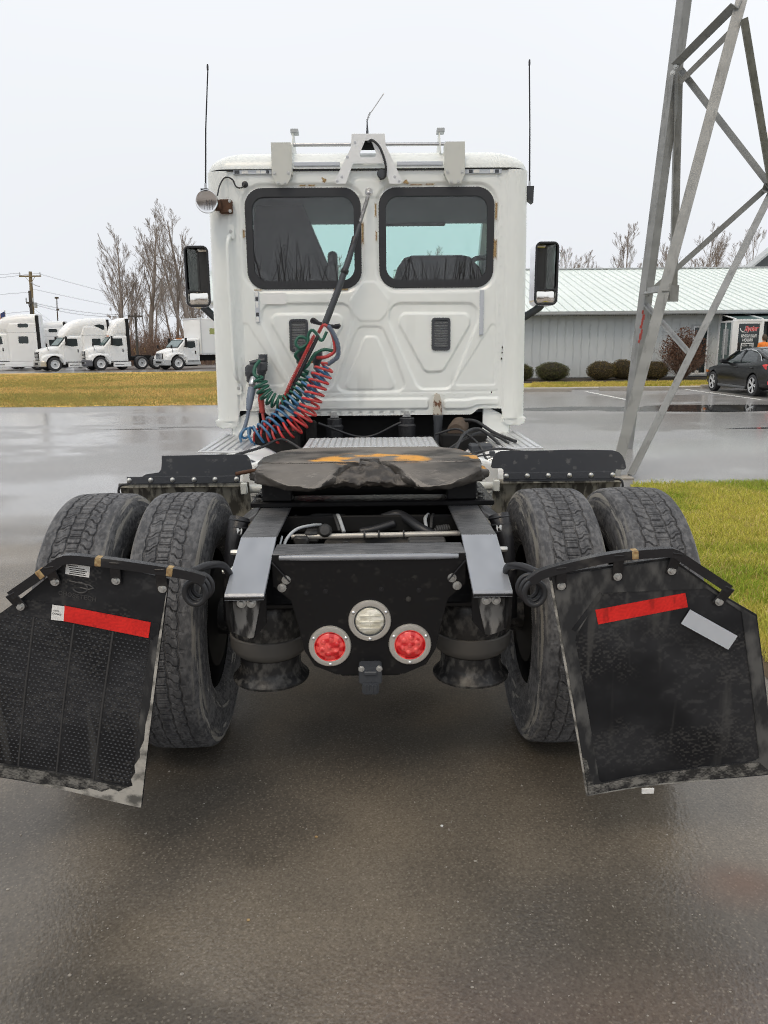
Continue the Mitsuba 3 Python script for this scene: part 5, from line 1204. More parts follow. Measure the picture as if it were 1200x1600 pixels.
# ================================================================ coiled hoses hung between tender and glad hands
solo('coiled_air_hose', tube(np.vstack([spline([(-0.331, 5.10, 1.706), (-0.294, 5.08, 1.754), (-0.250, 5.08, 1.714), (-0.229, 5.08, 1.644), (-0.232, 5.08, 1.585), (-0.285, 5.08, 1.552), (-0.345, 5.12, 1.545)], 40)]), 0.0115, 8), 'm_hose_red', 'smooth red air hose looping off the hose tender clamp', 'air hose', True)
hz = [('coiled_air_hose', [(-0.276, 5.03, 1.511), (-0.323, 5.02, 1.415), (-0.352, 5.01, 1.345), (-0.381, 5.0, 1.274), (-0.409, 5.0, 1.212), (-0.456, 4.99, 1.15), (-0.503, 4.98, 1.106), (-0.576, 4.98, 1.070), (-0.649, 5.0, 1.053), (-0.712, 5.02, 1.052), (-0.757, 5.05, 1.068)], 0.061, 18, 'm_hose_red', 'red coiled air hose sagging below the white cab', 0.0083),
      ('coiled_air_hose', [(-0.274, 5.07, 1.477), (-0.328, 5.06, 1.420), (-0.400, 5.05, 1.355), (-0.447, 5.05, 1.300), (-0.501, 5.05, 1.250), (-0.566, 5.03, 1.180), (-0.648, 4.99, 1.112), (-0.712, 4.96, 1.072), (-0.776, 4.96, 1.052), (-0.83, 5.00, 1.068)], 0.060, 18, 'm_hose_blue', 'blue coiled air hose tangled into the red one', 0.0083),
      ('coiled_cable', [(-0.726, 5.10, 1.430), (-0.715, 5.10, 1.371), (-0.685, 5.10, 1.308), (-0.641, 5.10, 1.276), (-0.587, 5.10, 1.257), (-0.532, 5.10, 1.279), (-0.494, 5.10, 1.324), (-0.456, 5.10, 1.386), (-0.427, 5.10, 1.457)], 0.044, 15, 'm_hose_green', 'green coiled electric cable hung from the left coupling', 0.0083)]
for nm, path, r_, tn, mt, lb, tr in hz:
    solo(nm, tube(coil(path, r_, tn, 20), tr, 7), mt, lb, 'air hose' if 'hose' in nm else 'cable', True)
GC = 'coiled_cable'
put(GC, 'lead', tube(spline([(-0.728, 5.16, 1.53), (-0.755, 5.13, 1.49), (-0.758, 5.11, 1.445), (-0.730, 5.10, 1.42)], 16), 0.0115, 8), 'm_hose_green', True)
put(GC, 'loop', tube(spline([(-0.24, 5.08, 1.590), (-0.30, 5.08, 1.597), (-0.36, 5.08, 1.565), (-0.405, 5.08, 1.50), (-0.435, 5.09, 1.47), (-0.40, 5.09, 1.455)], 30), 0.0105, 8), 'm_hose_green', True)
put(GC, 'loop', tube(spline([(-0.277, 5.08, 1.710), (-0.310, 5.07, 1.655), (-0.345, 5.08, 1.700), (-0.372, 5.08, 1.722), (-0.396, 5.09, 1.69), (-0.402, 5.09, 1.640), (-0.45, 5.09, 1.608), (-0.480, 5.09, 1.640), (-0.455, 5.10, 1.680), (-0.41, 5.10, 1.665), (-0.398, 5.10, 1.615), (-0.45, 5.10, 1.598), (-0.488, 5.12, 1.565), (-0.47, 5.14, 1.53)], 70), 0.0100, 8), 'm_hose_green', True)
BL = 'coiled_air_hose_002'
put(BL, 'spring_guard', tube(coil([(-0.267, 5.06, 1.749), (-0.233, 5.06, 1.697), (-0.206, 5.06, 1.626), (-0.209, 5.07, 1.556), (-0.236, 5.08, 1.530), (-0.28, 5.08, 1.50)], 0.0125, 40, 8), 0.0035, 5), 'm_grey_blue', True)
put(BL, 'core', tube(spline([(-0.267, 5.06, 1.749), (-0.233, 5.06, 1.697), (-0.206, 5.06, 1.626), (-0.209, 5.07, 1.556), (-0.236, 5.08, 1.530), (-0.28, 5.08, 1.50)], 30), 0.0105, 8), 'm_hose_blue', True)
put(BL, 'grip', tube([(-0.782, 5.14, 1.355), (-0.795, 5.11, 1.28), (-0.803, 5.09, 1.215)], [0.026, 0.025, 0.017], 14), 'm_grey_blue', True)
put(BL, 'collar', tube([(-0.775, 5.18, 1.42), (-0.780, 5.15, 1.37)], [0.022, 0.026], 14), 'm_steel', True)
put(BL, 'lead', tube(coil([(-0.803, 5.09, 1.215), (-0.815, 5.07, 1.15), (-0.835, 5.05, 1.09), (-0.865, 5.04, 1.045)], 0.008, 24, 8), 0.0052, 6), 'm_grey_blue', True)
RD = 'coiled_air_hose_001'
put(RD, 'grip', tube([(-0.727, 5.18, 1.345), (-0.729, 5.16, 1.27), (-0.722, 5.15, 1.19)], [0.020, 0.021, 0.018], 14), 'm_dull_red', True)
put(RD, 'lead', tube(spline([(-0.722, 5.15, 1.19), (-0.712, 5.13, 1.13), (-0.70, 5.08, 1.085)], 10), 0.0105, 8), 'm_hose_red', True)
rod = [(-0.355, 5.06, 1.69), (-0.456, 5.05, 1.50), (-0.523, 5.06, 1.378), (-0.573, 5.10, 1.277), (-0.622, 5.14, 1.204), (-0.70, 5.16, 1.105)]
solo('straight_hose', tube(coil(rod, 0.0085, 60, 8), 0.0050, 5), 'm_hose_red', 'thin red spiral wrapped hose running straight down from the clamp', 'hose', True)
solo('black_cable', tube(spline([(p + 0.024, y + 0.012, z - 0.004) for p, y, z in rod[:-1]], 40), 0.012, 8), 'm_black_rubber', 'straight black cable beside the red spiral wrapped hose', 'cable', True)

# ================================================================ the ground
def sheet(poly, z, M=None):
    cs = m3d.CrossSection([A(poly)], m3d.FillRule.EvenOdd)
    v, f = from_man(cs.extrude(1.0))
    n = np.cross(v[f[:, 1]] - v[f[:, 0]], v[f[:, 2]] - v[f[:, 0]])
    keep = (n[:, 2] > 1e-9) & (v[f].mean(1)[:, 2] > 0.99)
    v = v.copy(); v[:, 2] = z
    return v, f[keep]


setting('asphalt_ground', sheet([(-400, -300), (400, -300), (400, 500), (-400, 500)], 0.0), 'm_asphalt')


def wavy(p, q, amp, n, seed):
    p, q = A(p), A(q)
    t = np.linspace(0, 1, n)
    d = unit(np.r_[q - p, 0])[:2]
    nr = A([-d[1], d[0]])
    k = meshkit.fbm(np.stack([t * np.linalg.norm(q - p) * 1.4 + seed, t * 0, t * 0], 1), 3, seed) - 0.5
    return [tuple(p + (q - p) * a + nr * b * 2 * amp) for a, b in zip(t, k)]


# right hand lawn at the foot of the tower
lawn_r = wavy((3.02, 8.75), (1.95, 3.40), 0.10, 40, 1) + wavy((1.95, 3.40), (1.9, 2.3), 0.05, 6, 2) + [(26, 2.0)] + wavy((26.0, 8.9), (3.02, 8.75), 0.06, 60, 3)
setting('grass_verge', sheet(lawn_r, 0.006), 'm_lawn')
soil = wavy((2.02, 4.1), (1.70, 2.4), 0.06, 14, 5) + [(2.3, 2.4), (2.35, 4.0)]
setting('soil_edge', sheet(soil, 0.003), 'm_soil')
near_patch = [p for p in lawn_r if p[0] < 6.4] + []
vis = [(3.02, 8.78), (2.55, 6.4), (2.08, 4.1), (1.97, 3.2), (3.0, 3.0), (6.2, 6.0), (6.8, 8.85)]
m_, c_ = blades(vis, 90000, 0.052, 0.0055, ([0.30, 0.40, 0.055], [0.62, 0.57, 0.13], [0.68, 0.54, 0.26]), 11, 0.004)
solo('grass', m_, 'm_blade', 'short green and yellow lawn grass between the right mud flap and the tower foot', 'grass', False, kind='stuff', color=c_)
# dry lawn before the parked trucks
lawn_l = wavy((-4.2, 21.5), (-60, 21.2), 0.20, 120, 8) + [(-60, 47.2), (-3.6, 49.6)]
setting('dry_lawn', sheet(lawn_l, 0.006), 'm_dry_lawn')
dens = lambda x, y: np.clip(1.25 - (y - 21) / 24, 0.12, 1)
m_, c_ = blades([(-4.1, 21.45), (-12.5, 21.4), (-24.5, 47.0), (-8.5, 48.6)], 70000, 0.060, 0.022, ([0.36, 0.32, 0.11], [0.60, 0.44, 0.18], [0.30, 0.33, 0.11]), 12, 0.004, density=dens, pf=0.28)
solo('grass', m_, 'm_blade', 'dry yellow winter grass of the wide lawn before the parked white trucks', 'grass', False, kind='stuff', color=c_)
# strip, kerb and planting bed along the building
setting('planting_bed', sheet([(2, 31.2), (30, 31.9), (30, 35.2), (2, 35.2)], 0.012), 'm_mulch')
setting('grass_strip', sheet([(2, 27.7)] + [(30, 28.4), (30, 31.9), (2, 31.2)], 0.008), 'm_lawn')
setting('kerb', cbox((2, 26.9, 0.0), (30, 27.55, 0.05), 0.02), 'm_concrete')
m_, c_ = blades([(5.6, 27.75), (15, 28.0), (16, 31.4), (6.4, 31.2)], 16000, 0.07, 0.02, ([0.36, 0.35, 0.06], [0.58, 0.47, 0.12], [0.6, 0.45, 0.18]), 13, 0.006)
solo('grass', m_, 'm_blade', 'thin strip of grass along the grey metal building behind the wheel stops', 'grass', False, kind='stuff', color=c_)
setting('far_field', sheet([(-400, 70), (400, 70), (400, 500), (-400, 500)], 0.008), 'm_dry_lawn')
# painted bay lines and puddles
for x0, y0, x1, y1 in ((7.05, 25.7, 7.20, 21.6), (10.60, 26.3, 10.78, 21.4), (14.2, 26.4, 14.4, 21.4)):
    setting('parking_line', sheet([(x0 - 0.05, y0), (x1 - 0.05, y1), (x1 + 0.05, y1), (x0 + 0.05, y0)], 0.004), 'm_line_paint')


def puddle(cx, cy, rx, ry, seed):
    t = np.linspace(0, 2 * math.pi, 60)[:-1]
    k = meshkit.fbm(np.stack([np.cos(t) * 1.7 + seed, np.sin(t) * 1.7, t * 0], 1), 3, seed)
    return sheet([(cx + rx * (0.55 + 0.9 * a) * math.cos(q), cy + ry * (0.55 + 0.9 * a) * math.sin(q)) for q, a in zip(t, k)], 0.004)


for args in ((9.3, 18.85, 3.9, 1.15, 4), (5.2, 19.1, 1.7, 0.55, 9), (7.4, 14.4, 0.75, 0.10, 6), (9.4, 15.2, 1.2, 0.14, 7), (10.5, 17.0, 1.5, 0.14, 8), (-6.4, 11.8, 0.5, 0.10, 5), (-4.7, 15.4, 0.7, 0.05, 3), (-3.6, 15.7, 0.8, 0.05, 2)):
    setting('puddle', puddle(*args), 'm_puddle')
# wheel stops
for k, (x0, x1, y) in enumerate(((4.3, 6.60, 25.85), (7.62, 10.15, 26.05), (11.35, 13.7, 26.75))):
    sec = [(-0.10, 0.0), (0.10, 0.0), (0.085, 0.10), (0.06, 0.125), (-0.06, 0.125), (-0.085, 0.10)]
    solo('wheel_stop', prism(sec, x1 - x0, mframe((x0, y, 0.002), (0, 1, 0), (0, 0, 1), (1, 0, 0))), 'm_concrete', ['weathered concrete wheel stop nearest the truck cab', 'concrete wheel stop behind the tower leg', 'concrete wheel stop at the nose of the dark sedan'][k], 'wheel stop')
# loose stones and bits on the asphalt
g = np.random.default_rng(21)
st, op = [], []
ico = trimesh.creation.icosphere(1, 1.0)
for k in range(420):
    y = 1.25 + 1.5 * g.random() ** 1.3
    x = g.uniform(-0.75, 0.75) * (0.6 + y * 0.45)
    s = g.uniform(0.0010, 0.0026) if k > 14 else g.uniform(0.0028, 0.0045)
    v = np.array(ico.vertices) * A([s * g.uniform(0.8, 1.5), s * g.uniform(0.8, 1.4), s * g.uniform(0.5, 0.9)])
    st.append((v + A([x, y, s * 0.4]), np.array(ico.faces)))
solo('gravel_bits', join(st), 'm_concrete', 'pale crumbs of stone scattered over the wet asphalt in the foreground', 'gravel', kind='stuff')
for x, y, r, mt, lb in ((-0.19, 2.31, 0.006, 'm_old_glue', 'yellowish pebble lying right of the left mud flap'), (-0.36, 1.93, 0.0055, 'm_old_glue', 'yellowish pebble on the asphalt in the left foreground'), (0.24, 2.36, 0.005, 'm_sticker', 'white pebble on the asphalt below the tail lamps')):
    v = np.array(ico.vertices) * A([r, r * 0.8, r * 0.6])
    solo('pebble', (v + A([x, y, r * 0.4]), np.array(ico.faces)), mt, lb, 'pebble')

# ================================================================ lattice tower
tw = thing('lattice_tower', 'grey galvanised steel lattice tower standing on the lawn at the right edge', 'tower')


def angle_iron(p, q, w, t, toward):
    p, q = A(p), A(q)
    d = unit(q - p)
    a_ = unit(A(toward) - d * (A(toward) @ d))
    b_ = np.cross(d, a_)
    poly = [a_ * 0 + b_ * 0, a_ * w, a_ * w + b_ * t, a_ * t + b_ * t, a_ * t + b_ * w, b_ * w]
    rings = [A([o + k for k in poly]) for o in (p, q)]
    n = 6
    v = np.vstack(rings)
    i = np.arange(n); j = (i + 1) % n
    f = [np.stack([i, j, n + j], 1), np.stack([i, n + j, n + i], 1)]
    f.append(A([[0, 2, 1], [0, 3, 2], [0, 4, 3], [0, 5, 4], [6, 7, 8], [6, 8, 9], [6, 9, 10], [6, 10, 11]]).astype(int))
    return v, np.vstack(f)


def ext(p, q, k):
    p, q = A(p), A(q)
    return tuple(p + (q - p) * k)


L1a, L1b = (2.93, 9.16, -0.02), ext((2.93, 9.16, -0.02), (4.30, 9.9, 5.607), 1.9)
L2a, L2b = (3.86, 11.74, -0.02), ext((3.86, 11.74, -0.02), (4.15, 11.3, 6.172), 1.9)
put(tw, 'leg', angle_iron((2.987, 9.16, -0.02), ext((2.987, 9.16, -0.02), (4.425, 9.9, 5.607), 1.9), 0.126, 0.014, (0.35, 0.95, 0)), 'm_galvanised')
put(tw, 'leg', angle_iron(A(L2a) + A((0.03, 0, 0)), A(L2b) + A((0.03, 0, 0)), 0.140, 0.016, (0.93, 0.37, 0)), 'm_galvanised')
N3 = (5.191, 10.6, 3.534)
put(tw, 'leg', angle_iron((5.85, 10.7, -0.02), (5.75, 10.6, 9.0), 0.18, 0.016, (1, -0.5, 0)), 'm_galvanised')
put(tw, 'brace', angle_iron((5.10, 10.6, 3.534), (5.80, 10.65, 3.55), 0.09, 0.010, (0, -0.6, 1)), 'm_galvanised')
for p, q, w, tow in (((3.10, 9.22, 0.05), N3, 0.10, (1, -0.8, 0.3)), ((4.02, 11.55, 2.295), (3.56, 9.44, 2.207), 0.09, (0, 0, 1)), ((4.14, 11.25, 5.193), (4.289, 9.87, 5.377), 0.11, (0.5, 0, 1)), ((4.16, 11.25, 5.05), (4.265, 9.87, 5.225), 0.07, (0.5, 0, -1)),
                     ((4.14, 11.4, 5.25), (4.47, 11.9, 2.24), 0.115, (1, -0.2, 0)), ((4.16, 11.3, 5.15), N3, 0.085, (1, -0.6, 0.6)), ((4.31, 9.85, 5.25), N3, 0.085, (1, -0.6, 0.3)), (N3, (4.02, 11.5, 2.25), 0.075, (0.5, -0.5, 1)), ((4.03, 11.6, 2.13), (4.05, 9.95, 1.45), 0.055, (0.3, 0, 1))):
    put(tw, 'brace', angle_iron(p, q, w, 0.010, tow), 'm_galvanised')
put(tw, 'gusset_plate', obox((4.50, 11.85, 2.32), (0.09, 0.006, 0.12), None, 0.002), 'm_galvanised')
put(tw, 'foot', cbox((2.86, 9.06, 0.0), (3.14, 9.30, 0.025), 0.01), 'm_concrete')
for p in ((3.985, 11.5, 2.30), (4.10, 11.22, 5.20), (4.06, 11.22, 5.12)):
    put(tw, 'bolt', hexbolt(p, (-0.5, -1, 0), 0.022, 0.025), 'm_zinc')
fl_ = unit(A(L2b) - A(L2a))
p0 = A(L2a) + fl_ * 1.62
for k in range(7):
    hq = 0.02 + 0.035 * ((k * 37) % 10) / 10
    put(tw, 'red_paint_mark', obox(p0 + fl_ * (0.07 * k + 0.03) + A((0.035 + 0.012 * ((k * 7) % 3 - 1), -0.001 + 0.006 * ((k * 7) % 3 - 1), 0)), (0.016 + 0.005 * (k % 2), 0.003, hq), (A([0.93, 0.37, 0]), unit(np.cross(fl_, A([0.93, 0.37, 0]))), fl_), 0.001), 'm_dull_red')

# ================================================================ long metal building
bd = thing('metal_building', 'long grey metal building with pale standing seam roof behind the tower', 'building')
wl_ = put(bd, 'wall', cbox((2.0, 35.02, -0.05), (15.35, 35.30, 2.95), 0.01), 'm_wall_metal')
k = 0
for x in np.arange(2.0, 15.2, 0.365):
    put(wl_, 'panel', cbox((x + 0.018, 34.995, 0.05), (x + 0.347, 35.03, 2.86), 0.006), 'm_wall_metal')
    put(wl_, 'rib', cbox((x - 0.018, 34.975, 0.05), (x + 0.014, 35.03, 2.86), 0.010), 'm_wall_metal')
put(wl_, 'base_trim', cbox((2.0, 34.97, 0.0), (15.35, 35.02, 0.05), 0.005), 'm_trim_dark')
put(bd, 'wall_right', cbox((19.6, 35.0, -0.05), (32.0, 35.30, 2.95), 0.01), 'm_wall_metal')
put(bd, 'wall_back', cbox((15.35, 36.6, -0.05), (19.6, 36.8, 2.95), 0.01), 'm_interior')
put(bd, 'wall_gable', prism([(35.3, 0), (55, 0), (55, 2.95), (45.2, 5.5), (35.3, 2.95)], 0.2, mframe((2.0, 0, 0), (0, 1, 0), (0, 0, 1), (1, 0, 0))), 'm_wall_metal')
sl = unit(A([0, 10.8, 2.68]))
nr = A([0, -sl[2], sl[1]])
rf = put(bd, 'roof', prism([(34.36, 2.90), (45.1, 5.560), (55.8, 2.90), (55.8, 2.84), (45.1, 5.48), (34.36, 2.84)], 32.0, mframe((1.2, 0, 0), (0, 1, 0), (0, 0, 1), (1, 0, 0))), 'm_roof_metal')
for x in np.arange(1.3, 33.0, 0.40):
    c0 = A([x, 34.34, 2.905]); c1 = A([x, 45.08, 5.566])
    put(rf, 'panel', beam(c0 + A([0.20, 0, 0.004]), c1 + A([0.20, 0, 0.004]), 0.352, 0.012, nr, 0.003), 'm_roof_metal')
    put(rf, 'seam', beam(c0 + A([0, 0, 0.022]), c1 + A([0, 0, 0.022]), 0.030, 0.050, nr, 0.006), 'm_roof_metal')
put(rf, 'ridge_cap', beam((1.2, 45.1, 5.62), (33.2, 45.1, 5.62), 0.30, 0.06), 'm_trim_grey')
put(rf, 'gutter', prism([(34.20, 2.90), (34.36, 2.90), (34.36, 2.76), (34.26, 2.74), (34.22, 2.79)], 32.0, mframe((1.2, 0, 0), (0, 1, 0), (0, 0, 1), (1, 0, 0))), 'm_trim_grey')
put(rf, 'soffit', cbox((1.2, 34.36, 2.74), (33.2, 35.0, 2.77), 0.004), 'm_trim_dark')
wn = put(bd, 'window', cbox((14.28, 34.965, 0.14), (14.96, 34.985, 2.24), 0.002), 'm_far_glass')
put(wn, 'frame', prism([(14.20, 0.06), (15.04, 0.06), (15.04, 2.32), (14.20, 2.32)], 0.05, XZ((0, 34.99, 0)), [[(14.28, 0.14), (14.96, 0.14), (14.96, 2.24), (14.28, 2.24)]]), 'm_trim_grey')
put(wn, 'inner_frame', prism([(14.28, 0.14), (14.96, 0.14), (14.96, 2.24), (14.28, 2.24)], 0.025, XZ((0, 34.98, 0)), [[(14.34, 0.20), (14.90, 0.20), (14.90, 2.18), (14.34, 2.18)]]), 'm_far_white')
put(wn, 'box_on_sill', cbox((14.45, 34.90, 0.12), (14.62, 34.96, 0.30), 0.004), 'm_sticker')
# entrance porch: white frame, glass side, doors, sloped glass roof
en = put(bd, 'porch', cbox((15.30, 33.30, 2.38), (19.7, 33.44, 2.48), 0.01), 'm_far_white')
for x0, x1, y0, y1, z1 in ((15.26, 15.46, 33.28, 33.46, 2.42), (16.50, 16.60, 33.30, 33.42, 2.40), (16.86, 16.95, 33.30, 33.42, 2.40), (18.2, 18.3, 33.30, 33.42, 2.40), (15.36, 15.46, 34.80, 34.98, 2.80), (15.38, 15.44, 34.2, 34.3, 2.40)):
    put(en, 'post', cbox((x0, y0, 0), (x1, y1, z1), 0.01), 'm_far_white')
put(en, 'side_pane', cbox((15.40, 33.46, 0.1), (15.415, 34.80, 2.36), 0.001), 'm_far_shield')
put(en, 'side_rail', join([cbox((15.37, 33.44, 2.36), (15.45, 34.85, 2.44), 0.006), cbox((15.37, 33.44, 0.0), (15.45, 34.85, 0.12), 0.006)]), 'm_far_white')
put(en, 'side_notice', cbox((15.385, 33.95, 1.0), (15.395, 34.45, 2.1), 0.001), 'm_trim_grey')
dr_ = put(en, 'door', cbox((15.52, 33.36, 0.02), (16.46, 33.375, 2.34), 0.001), 'm_far_glass')
put(dr_, 'frame', prism([(15.46, 0), (16.50, 0), (16.50, 2.38), (15.46, 2.38)], 0.06, XZ((0, 33.385, 0)), [[(15.54, 0.1), (16.44, 0.1), (16.44, 2.30), (15.54, 2.30)]]), 'm_far_white')
put(en, 'right_door', cbox((16.95, 33.36, 0.02), (18.2, 33.375, 2.34), 0.001), 'm_far_shield')
put(en, 'dark_doorway', cbox((16.60, 33.55, 0.0), (16.86, 33.56, 2.40), 0.001), 'm_interior')
put(en, 'roof_glass', ([(15.40, 33.36, 2.49), (19.6, 33.36, 2.49), (19.6, 35.0, 2.74), (15.40, 35.0, 2.74)], [[0, 1, 2], [0, 2, 3]]), 'm_far_shield')
for x in (15.40, 16.55, 17.7, 18.9):
    put(en, 'rafter', beam((x, 33.36, 2.50), (x, 34.98, 2.75), 0.06, 0.04), 'm_far_white')


def door_text(tx, x0, x1, z, h, mt, y=33.352, shear=0.0, bold=True, par=dr_, nm='lettering'):
    tm = meshkit.text_mesh(tx, h, 0.004, bold)
    v = np.array(tm.vertices)
    v[:, 0] *= (x1 - x0) / v[:, 0].max()
    v[:, 0] += shear * v[:, 1]
    put(par, nm, move((v, np.array(tm.faces)), XZ((x0, y, z))), mt)


door_text('Ryder', 15.80, 16.36, 2.00, 0.20, 'm_tape_red', shear=0.25)
door_text('Ryder', 15.785, 16.345, 1.99, 0.20, 'm_far_white', y=33.356, shear=0.25, nm='lettering_edge')
put(dr_, 'swoosh', prism([(15.60, 2.12), (15.62, 2.03), (15.70, 1.955), (15.92, 1.93), (15.72, 1.985), (15.655, 2.04), (15.64, 2.12)], 0.004, XZ((0, 33.356, 0))), 'm_far_white')
door_text('VEHICLE SALES', 15.66, 16.34, 1.735, 0.125, 'm_far_white')
door_text('HOURS', 15.74, 16.20, 1.565, 0.115, 'm_far_white')
put(dr_, 'hours_box', prism([(15.70, 0.9), (16.24, 0.9), (16.24, 1.50), (15.70, 1.50)], 0.004, XZ((0, 33.354, 0)), [[(15.735, 0.935), (16.205, 0.935), (16.205, 1.465), (15.735, 1.465)]]), 'm_far_white')
door_text('MON - FRI', 15.76, 16.18, 1.36, 0.075, 'm_far_white', bold=False)
# higher roof of another wing
gb = thing('gabled_building', 'dark grey gable end rising above the pale metal roof at the right edge', 'building')
put(gb, 'wall', prism([(27.6, 0), (41, 0), (41, 6.9), (34.2, 12.3), (27.6, 6.9)], 0.2, XZ((0, 58.2, 0))), 'm_trim_dark')
put(gb, 'roof', join([beam((27.0, 57.5, 6.66), (34.2, 57.5, 12.6), 0.14, 1.4, (0, 1, 0)), beam((41.4, 57.5, 6.66), (34.2, 57.5, 12.6), 0.14, 1.4, (0, 1, 0))]), 'm_trim_grey')
# ================================================================ shrubs


def leafy(center, rad, count, size, cols, seed, shell=(0.72, 1.0), flat=0.0):
    g = np.random.default_rng(seed)
    d = g.normal(size=(count, 3)); d /= np.linalg.norm(d, axis=1, keepdims=True)
    k = 0.86 + 0.28 * meshkit.fbm(d * 2.4 + seed, 3, seed)
    r = g.uniform(shell[0], shell[1], count) * k
    p = d * r[:, None] * A(rad)
    p[:, 2] = np.where(p[:, 2] < 0, p[:, 2] * 0.92, p[:, 2])
    p = p + A(center)
    a_ = g.normal(size=(count, 3)); a_ /= np.linalg.norm(a_, axis=1, keepdims=True)
    b_ = np.cross(a_, g.normal(size=(count, 3))); b_ /= np.linalg.norm(b_, axis=1, keepdims=True)
    s = size * g.uniform(0.6, 1.3, count)[:, None]
    v = np.stack([p - a_ * s, p + b_ * s * 0.5, p + a_ * s, p - b_ * s * 0.5], 1).reshape(-1, 3)
    o = np.arange(count)[:, None] * 4
    f = np.concatenate([o + [0, 1, 2], o + [0, 2, 3]])
    t = g.random(count)[:, None]
    c = (A(cols[0]) * (1 - t) + A(cols[1]) * t) * g.uniform(0.6, 1.3, count)[:, None]
    return (v, f), np.repeat(c, 4, 0)


core = trimesh.creation.icosphere(3, 1.0)
for k, (x, y, hw, h, lb) in enumerate(((6.30, 33.3, 0.55, 0.70, 'clipped green shrub half hidden behind the right edge of the white cab'), (7.64, 33.2, 0.76, 0.75, 'round clipped shrub standing alone left of the others'), (9.74, 33.2, 0.66, 0.77, 'brownish clipped shrub left of the tower leg'), (10.76, 33.5, 0.58, 0.82, 'taller clipped shrub right behind the far tower leg'), (12.05, 33.2, 0.56, 0.75, 'clipped shrub between the tower leg and the tall twiggy bush'))):
    sh = thing('round_shrub', lb, 'shrub', None)
    cv = np.array(core.vertices)
    kk = 0.80 + 0.20 * meshkit.fbm(cv * 2.4 + 30 + k, 3, 30 + k)
    put(sh, 'core', (cv * kk[:, None] * A([hw * 0.9, hw * 0.8, h * 0.55]) + A([x, y, h * 0.50]), np.array(core.faces)), 'm_mulch')
    lm, lc = leafy((x, y, h * 0.50), (hw, hw * 0.9, h * 0.56), 7000, 0.022, ([0.050, 0.078, 0.028], [0.17, 0.145, 0.062]) if k < 2 else ([0.070, 0.070, 0.028], [0.21, 0.145, 0.065]), 30 + k, (0.78, 1.0))
    put(sh, 'leaves', lm, 'm_leaf', False, kind='stuff', color=lc)
tb = thing('twiggy_bush', 'tall brown twiggy bush before the building window', 'bush')
g = np.random.default_rng(5)
tws = []
for k in range(150):
    a_, e = g.uniform(0, 6.283), g.uniform(0.45, 1.5)
    L_ = g.uniform(0.9, 1.25) * (1.05 if e > 1 else 0.95)
    d_ = A([math.cos(a_) * math.cos(e), math.sin(a_) * math.cos(e), math.sin(e) * 1.45])
    p0 = A([13.12, 33.0, 0.05]) + A([math.cos(a_), math.sin(a_), 0]) * 0.10
    pts = [p0, p0 + d_ * L_ * 0.4 + g.normal(0, 0.03, 3), p0 + d_ * L_ * 0.75 + g.normal(0, 0.06, 3), p0 + d_ * L_ * 1.05 + g.normal(0, 0.1, 3)]
    tws.append(tube(pts, [0.012, 0.009, 0.006, 0.003], 4))
    for q in range(5):
        b0 = pts[1] + (pts[3] - pts[1]) * g.random()
        tws.append(tube([b0, b0 + g.normal(0, 0.12, 3), b0 + g.normal(0, 0.2, 3)], [0.006, 0.004, 0.0025], 3))
put(tb, 'twigs', join(tws), 'm_brush')
lm, lc = leafy((13.12, 33.0, 1.18), (0.97, 0.9, 0.98), 3800, 0.045, ([0.075, 0.038, 0.026], [0.19, 0.105, 0.075]), 77, (0.35, 1.0))
put(tb, 'leaves', lm, 'm_leaf', False, kind='stuff', color=lc)

# ================================================================ bare trees
def branch_tree(seed, height, r0, levels=4, mains=11, spread=0.55, lean=(0, 0), n_forks=1, twig=0.009):
    g = np.random.default_rng(seed)
    trunk, crown = [], []

    def grow(p, d, L_, r, lev):
        k = 7 if lev < 2 else 4 if lev < 3 else 3
        pts, q, dd = [p], p.copy(), d.copy()
        for i in range(k):
            dd = unit(dd + g.normal(0, 0.11 if lev else 0.05, 3) + A([0, 0, 0.10 if lev else 0.05]))
            q = q + dd * L_ / k
            pts.append(q.copy())
        pts = A(pts)
        rad = np.linspace(1, 0, k + 1) ** 0.8 * (r - max(r * 0.10, twig * 0.6)) + max(r * 0.10, twig * 0.6)
        (trunk if lev == 0 else crown).append(tube(pts, rad, 7 if lev == 0 else 4 if lev < 3 else 3))
        if lev >= levels:
            return
        cnt = mains if lev == 0 else [0, 8, 6, 3, 2][lev]
        for j in range(cnt):
            t0, t1 = (0.28, 0.70) if lev == 0 else (0.25, 0.72)
            t = t0 + t1 * (j + g.random()) / cnt
            x = t * k
            i = min(int(x), k - 1)
            base = pts[i] + (pts[i + 1] - pts[i]) * (x - i)
            tang = unit(pts[i + 1] - pts[i])
            a_ = g.normal(size=3); a_ -= tang * (a_ @ tang); a_ = unit(a_)
            ang = g.uniform(0.30, 0.75) * (spread / 0.55)
            nd = unit(tang * math.cos(ang) + a_ * math.sin(ang) + A([0, 0, 0.10]))
            frac = (1 - t) * 0.80 + 0.22
            nl = L_ * frac * g.uniform(0.45, 0.74)
            nr_ = max(min(r * (1 - 0.75 * t) * 0.34, r * 0.24) if lev == 0 else r * (1 - 0.6 * t) * 0.42, twig)
            grow(base, nd, nl, nr_, lev + 1)
    for q in range(n_forks):
        a_ = g.uniform(0, 6.28)
        d0 = unit(A([lean[0], lean[1], 1]) + (A([math.cos(a_), math.sin(a_), 0]) * 0.16 if n_forks > 1 else 0))
        grow(A([0, 0, -0.1]) + (A([math.cos(a_), math.sin(a_), 0]) * 0.2 if n_forks > 1 else 0), d0, height * (1.0 if q == 0 else g.uniform(0.75, 0.95)), r0 * (1 if q == 0 else 0.75), 0)
    return join(trunk), join(crown)


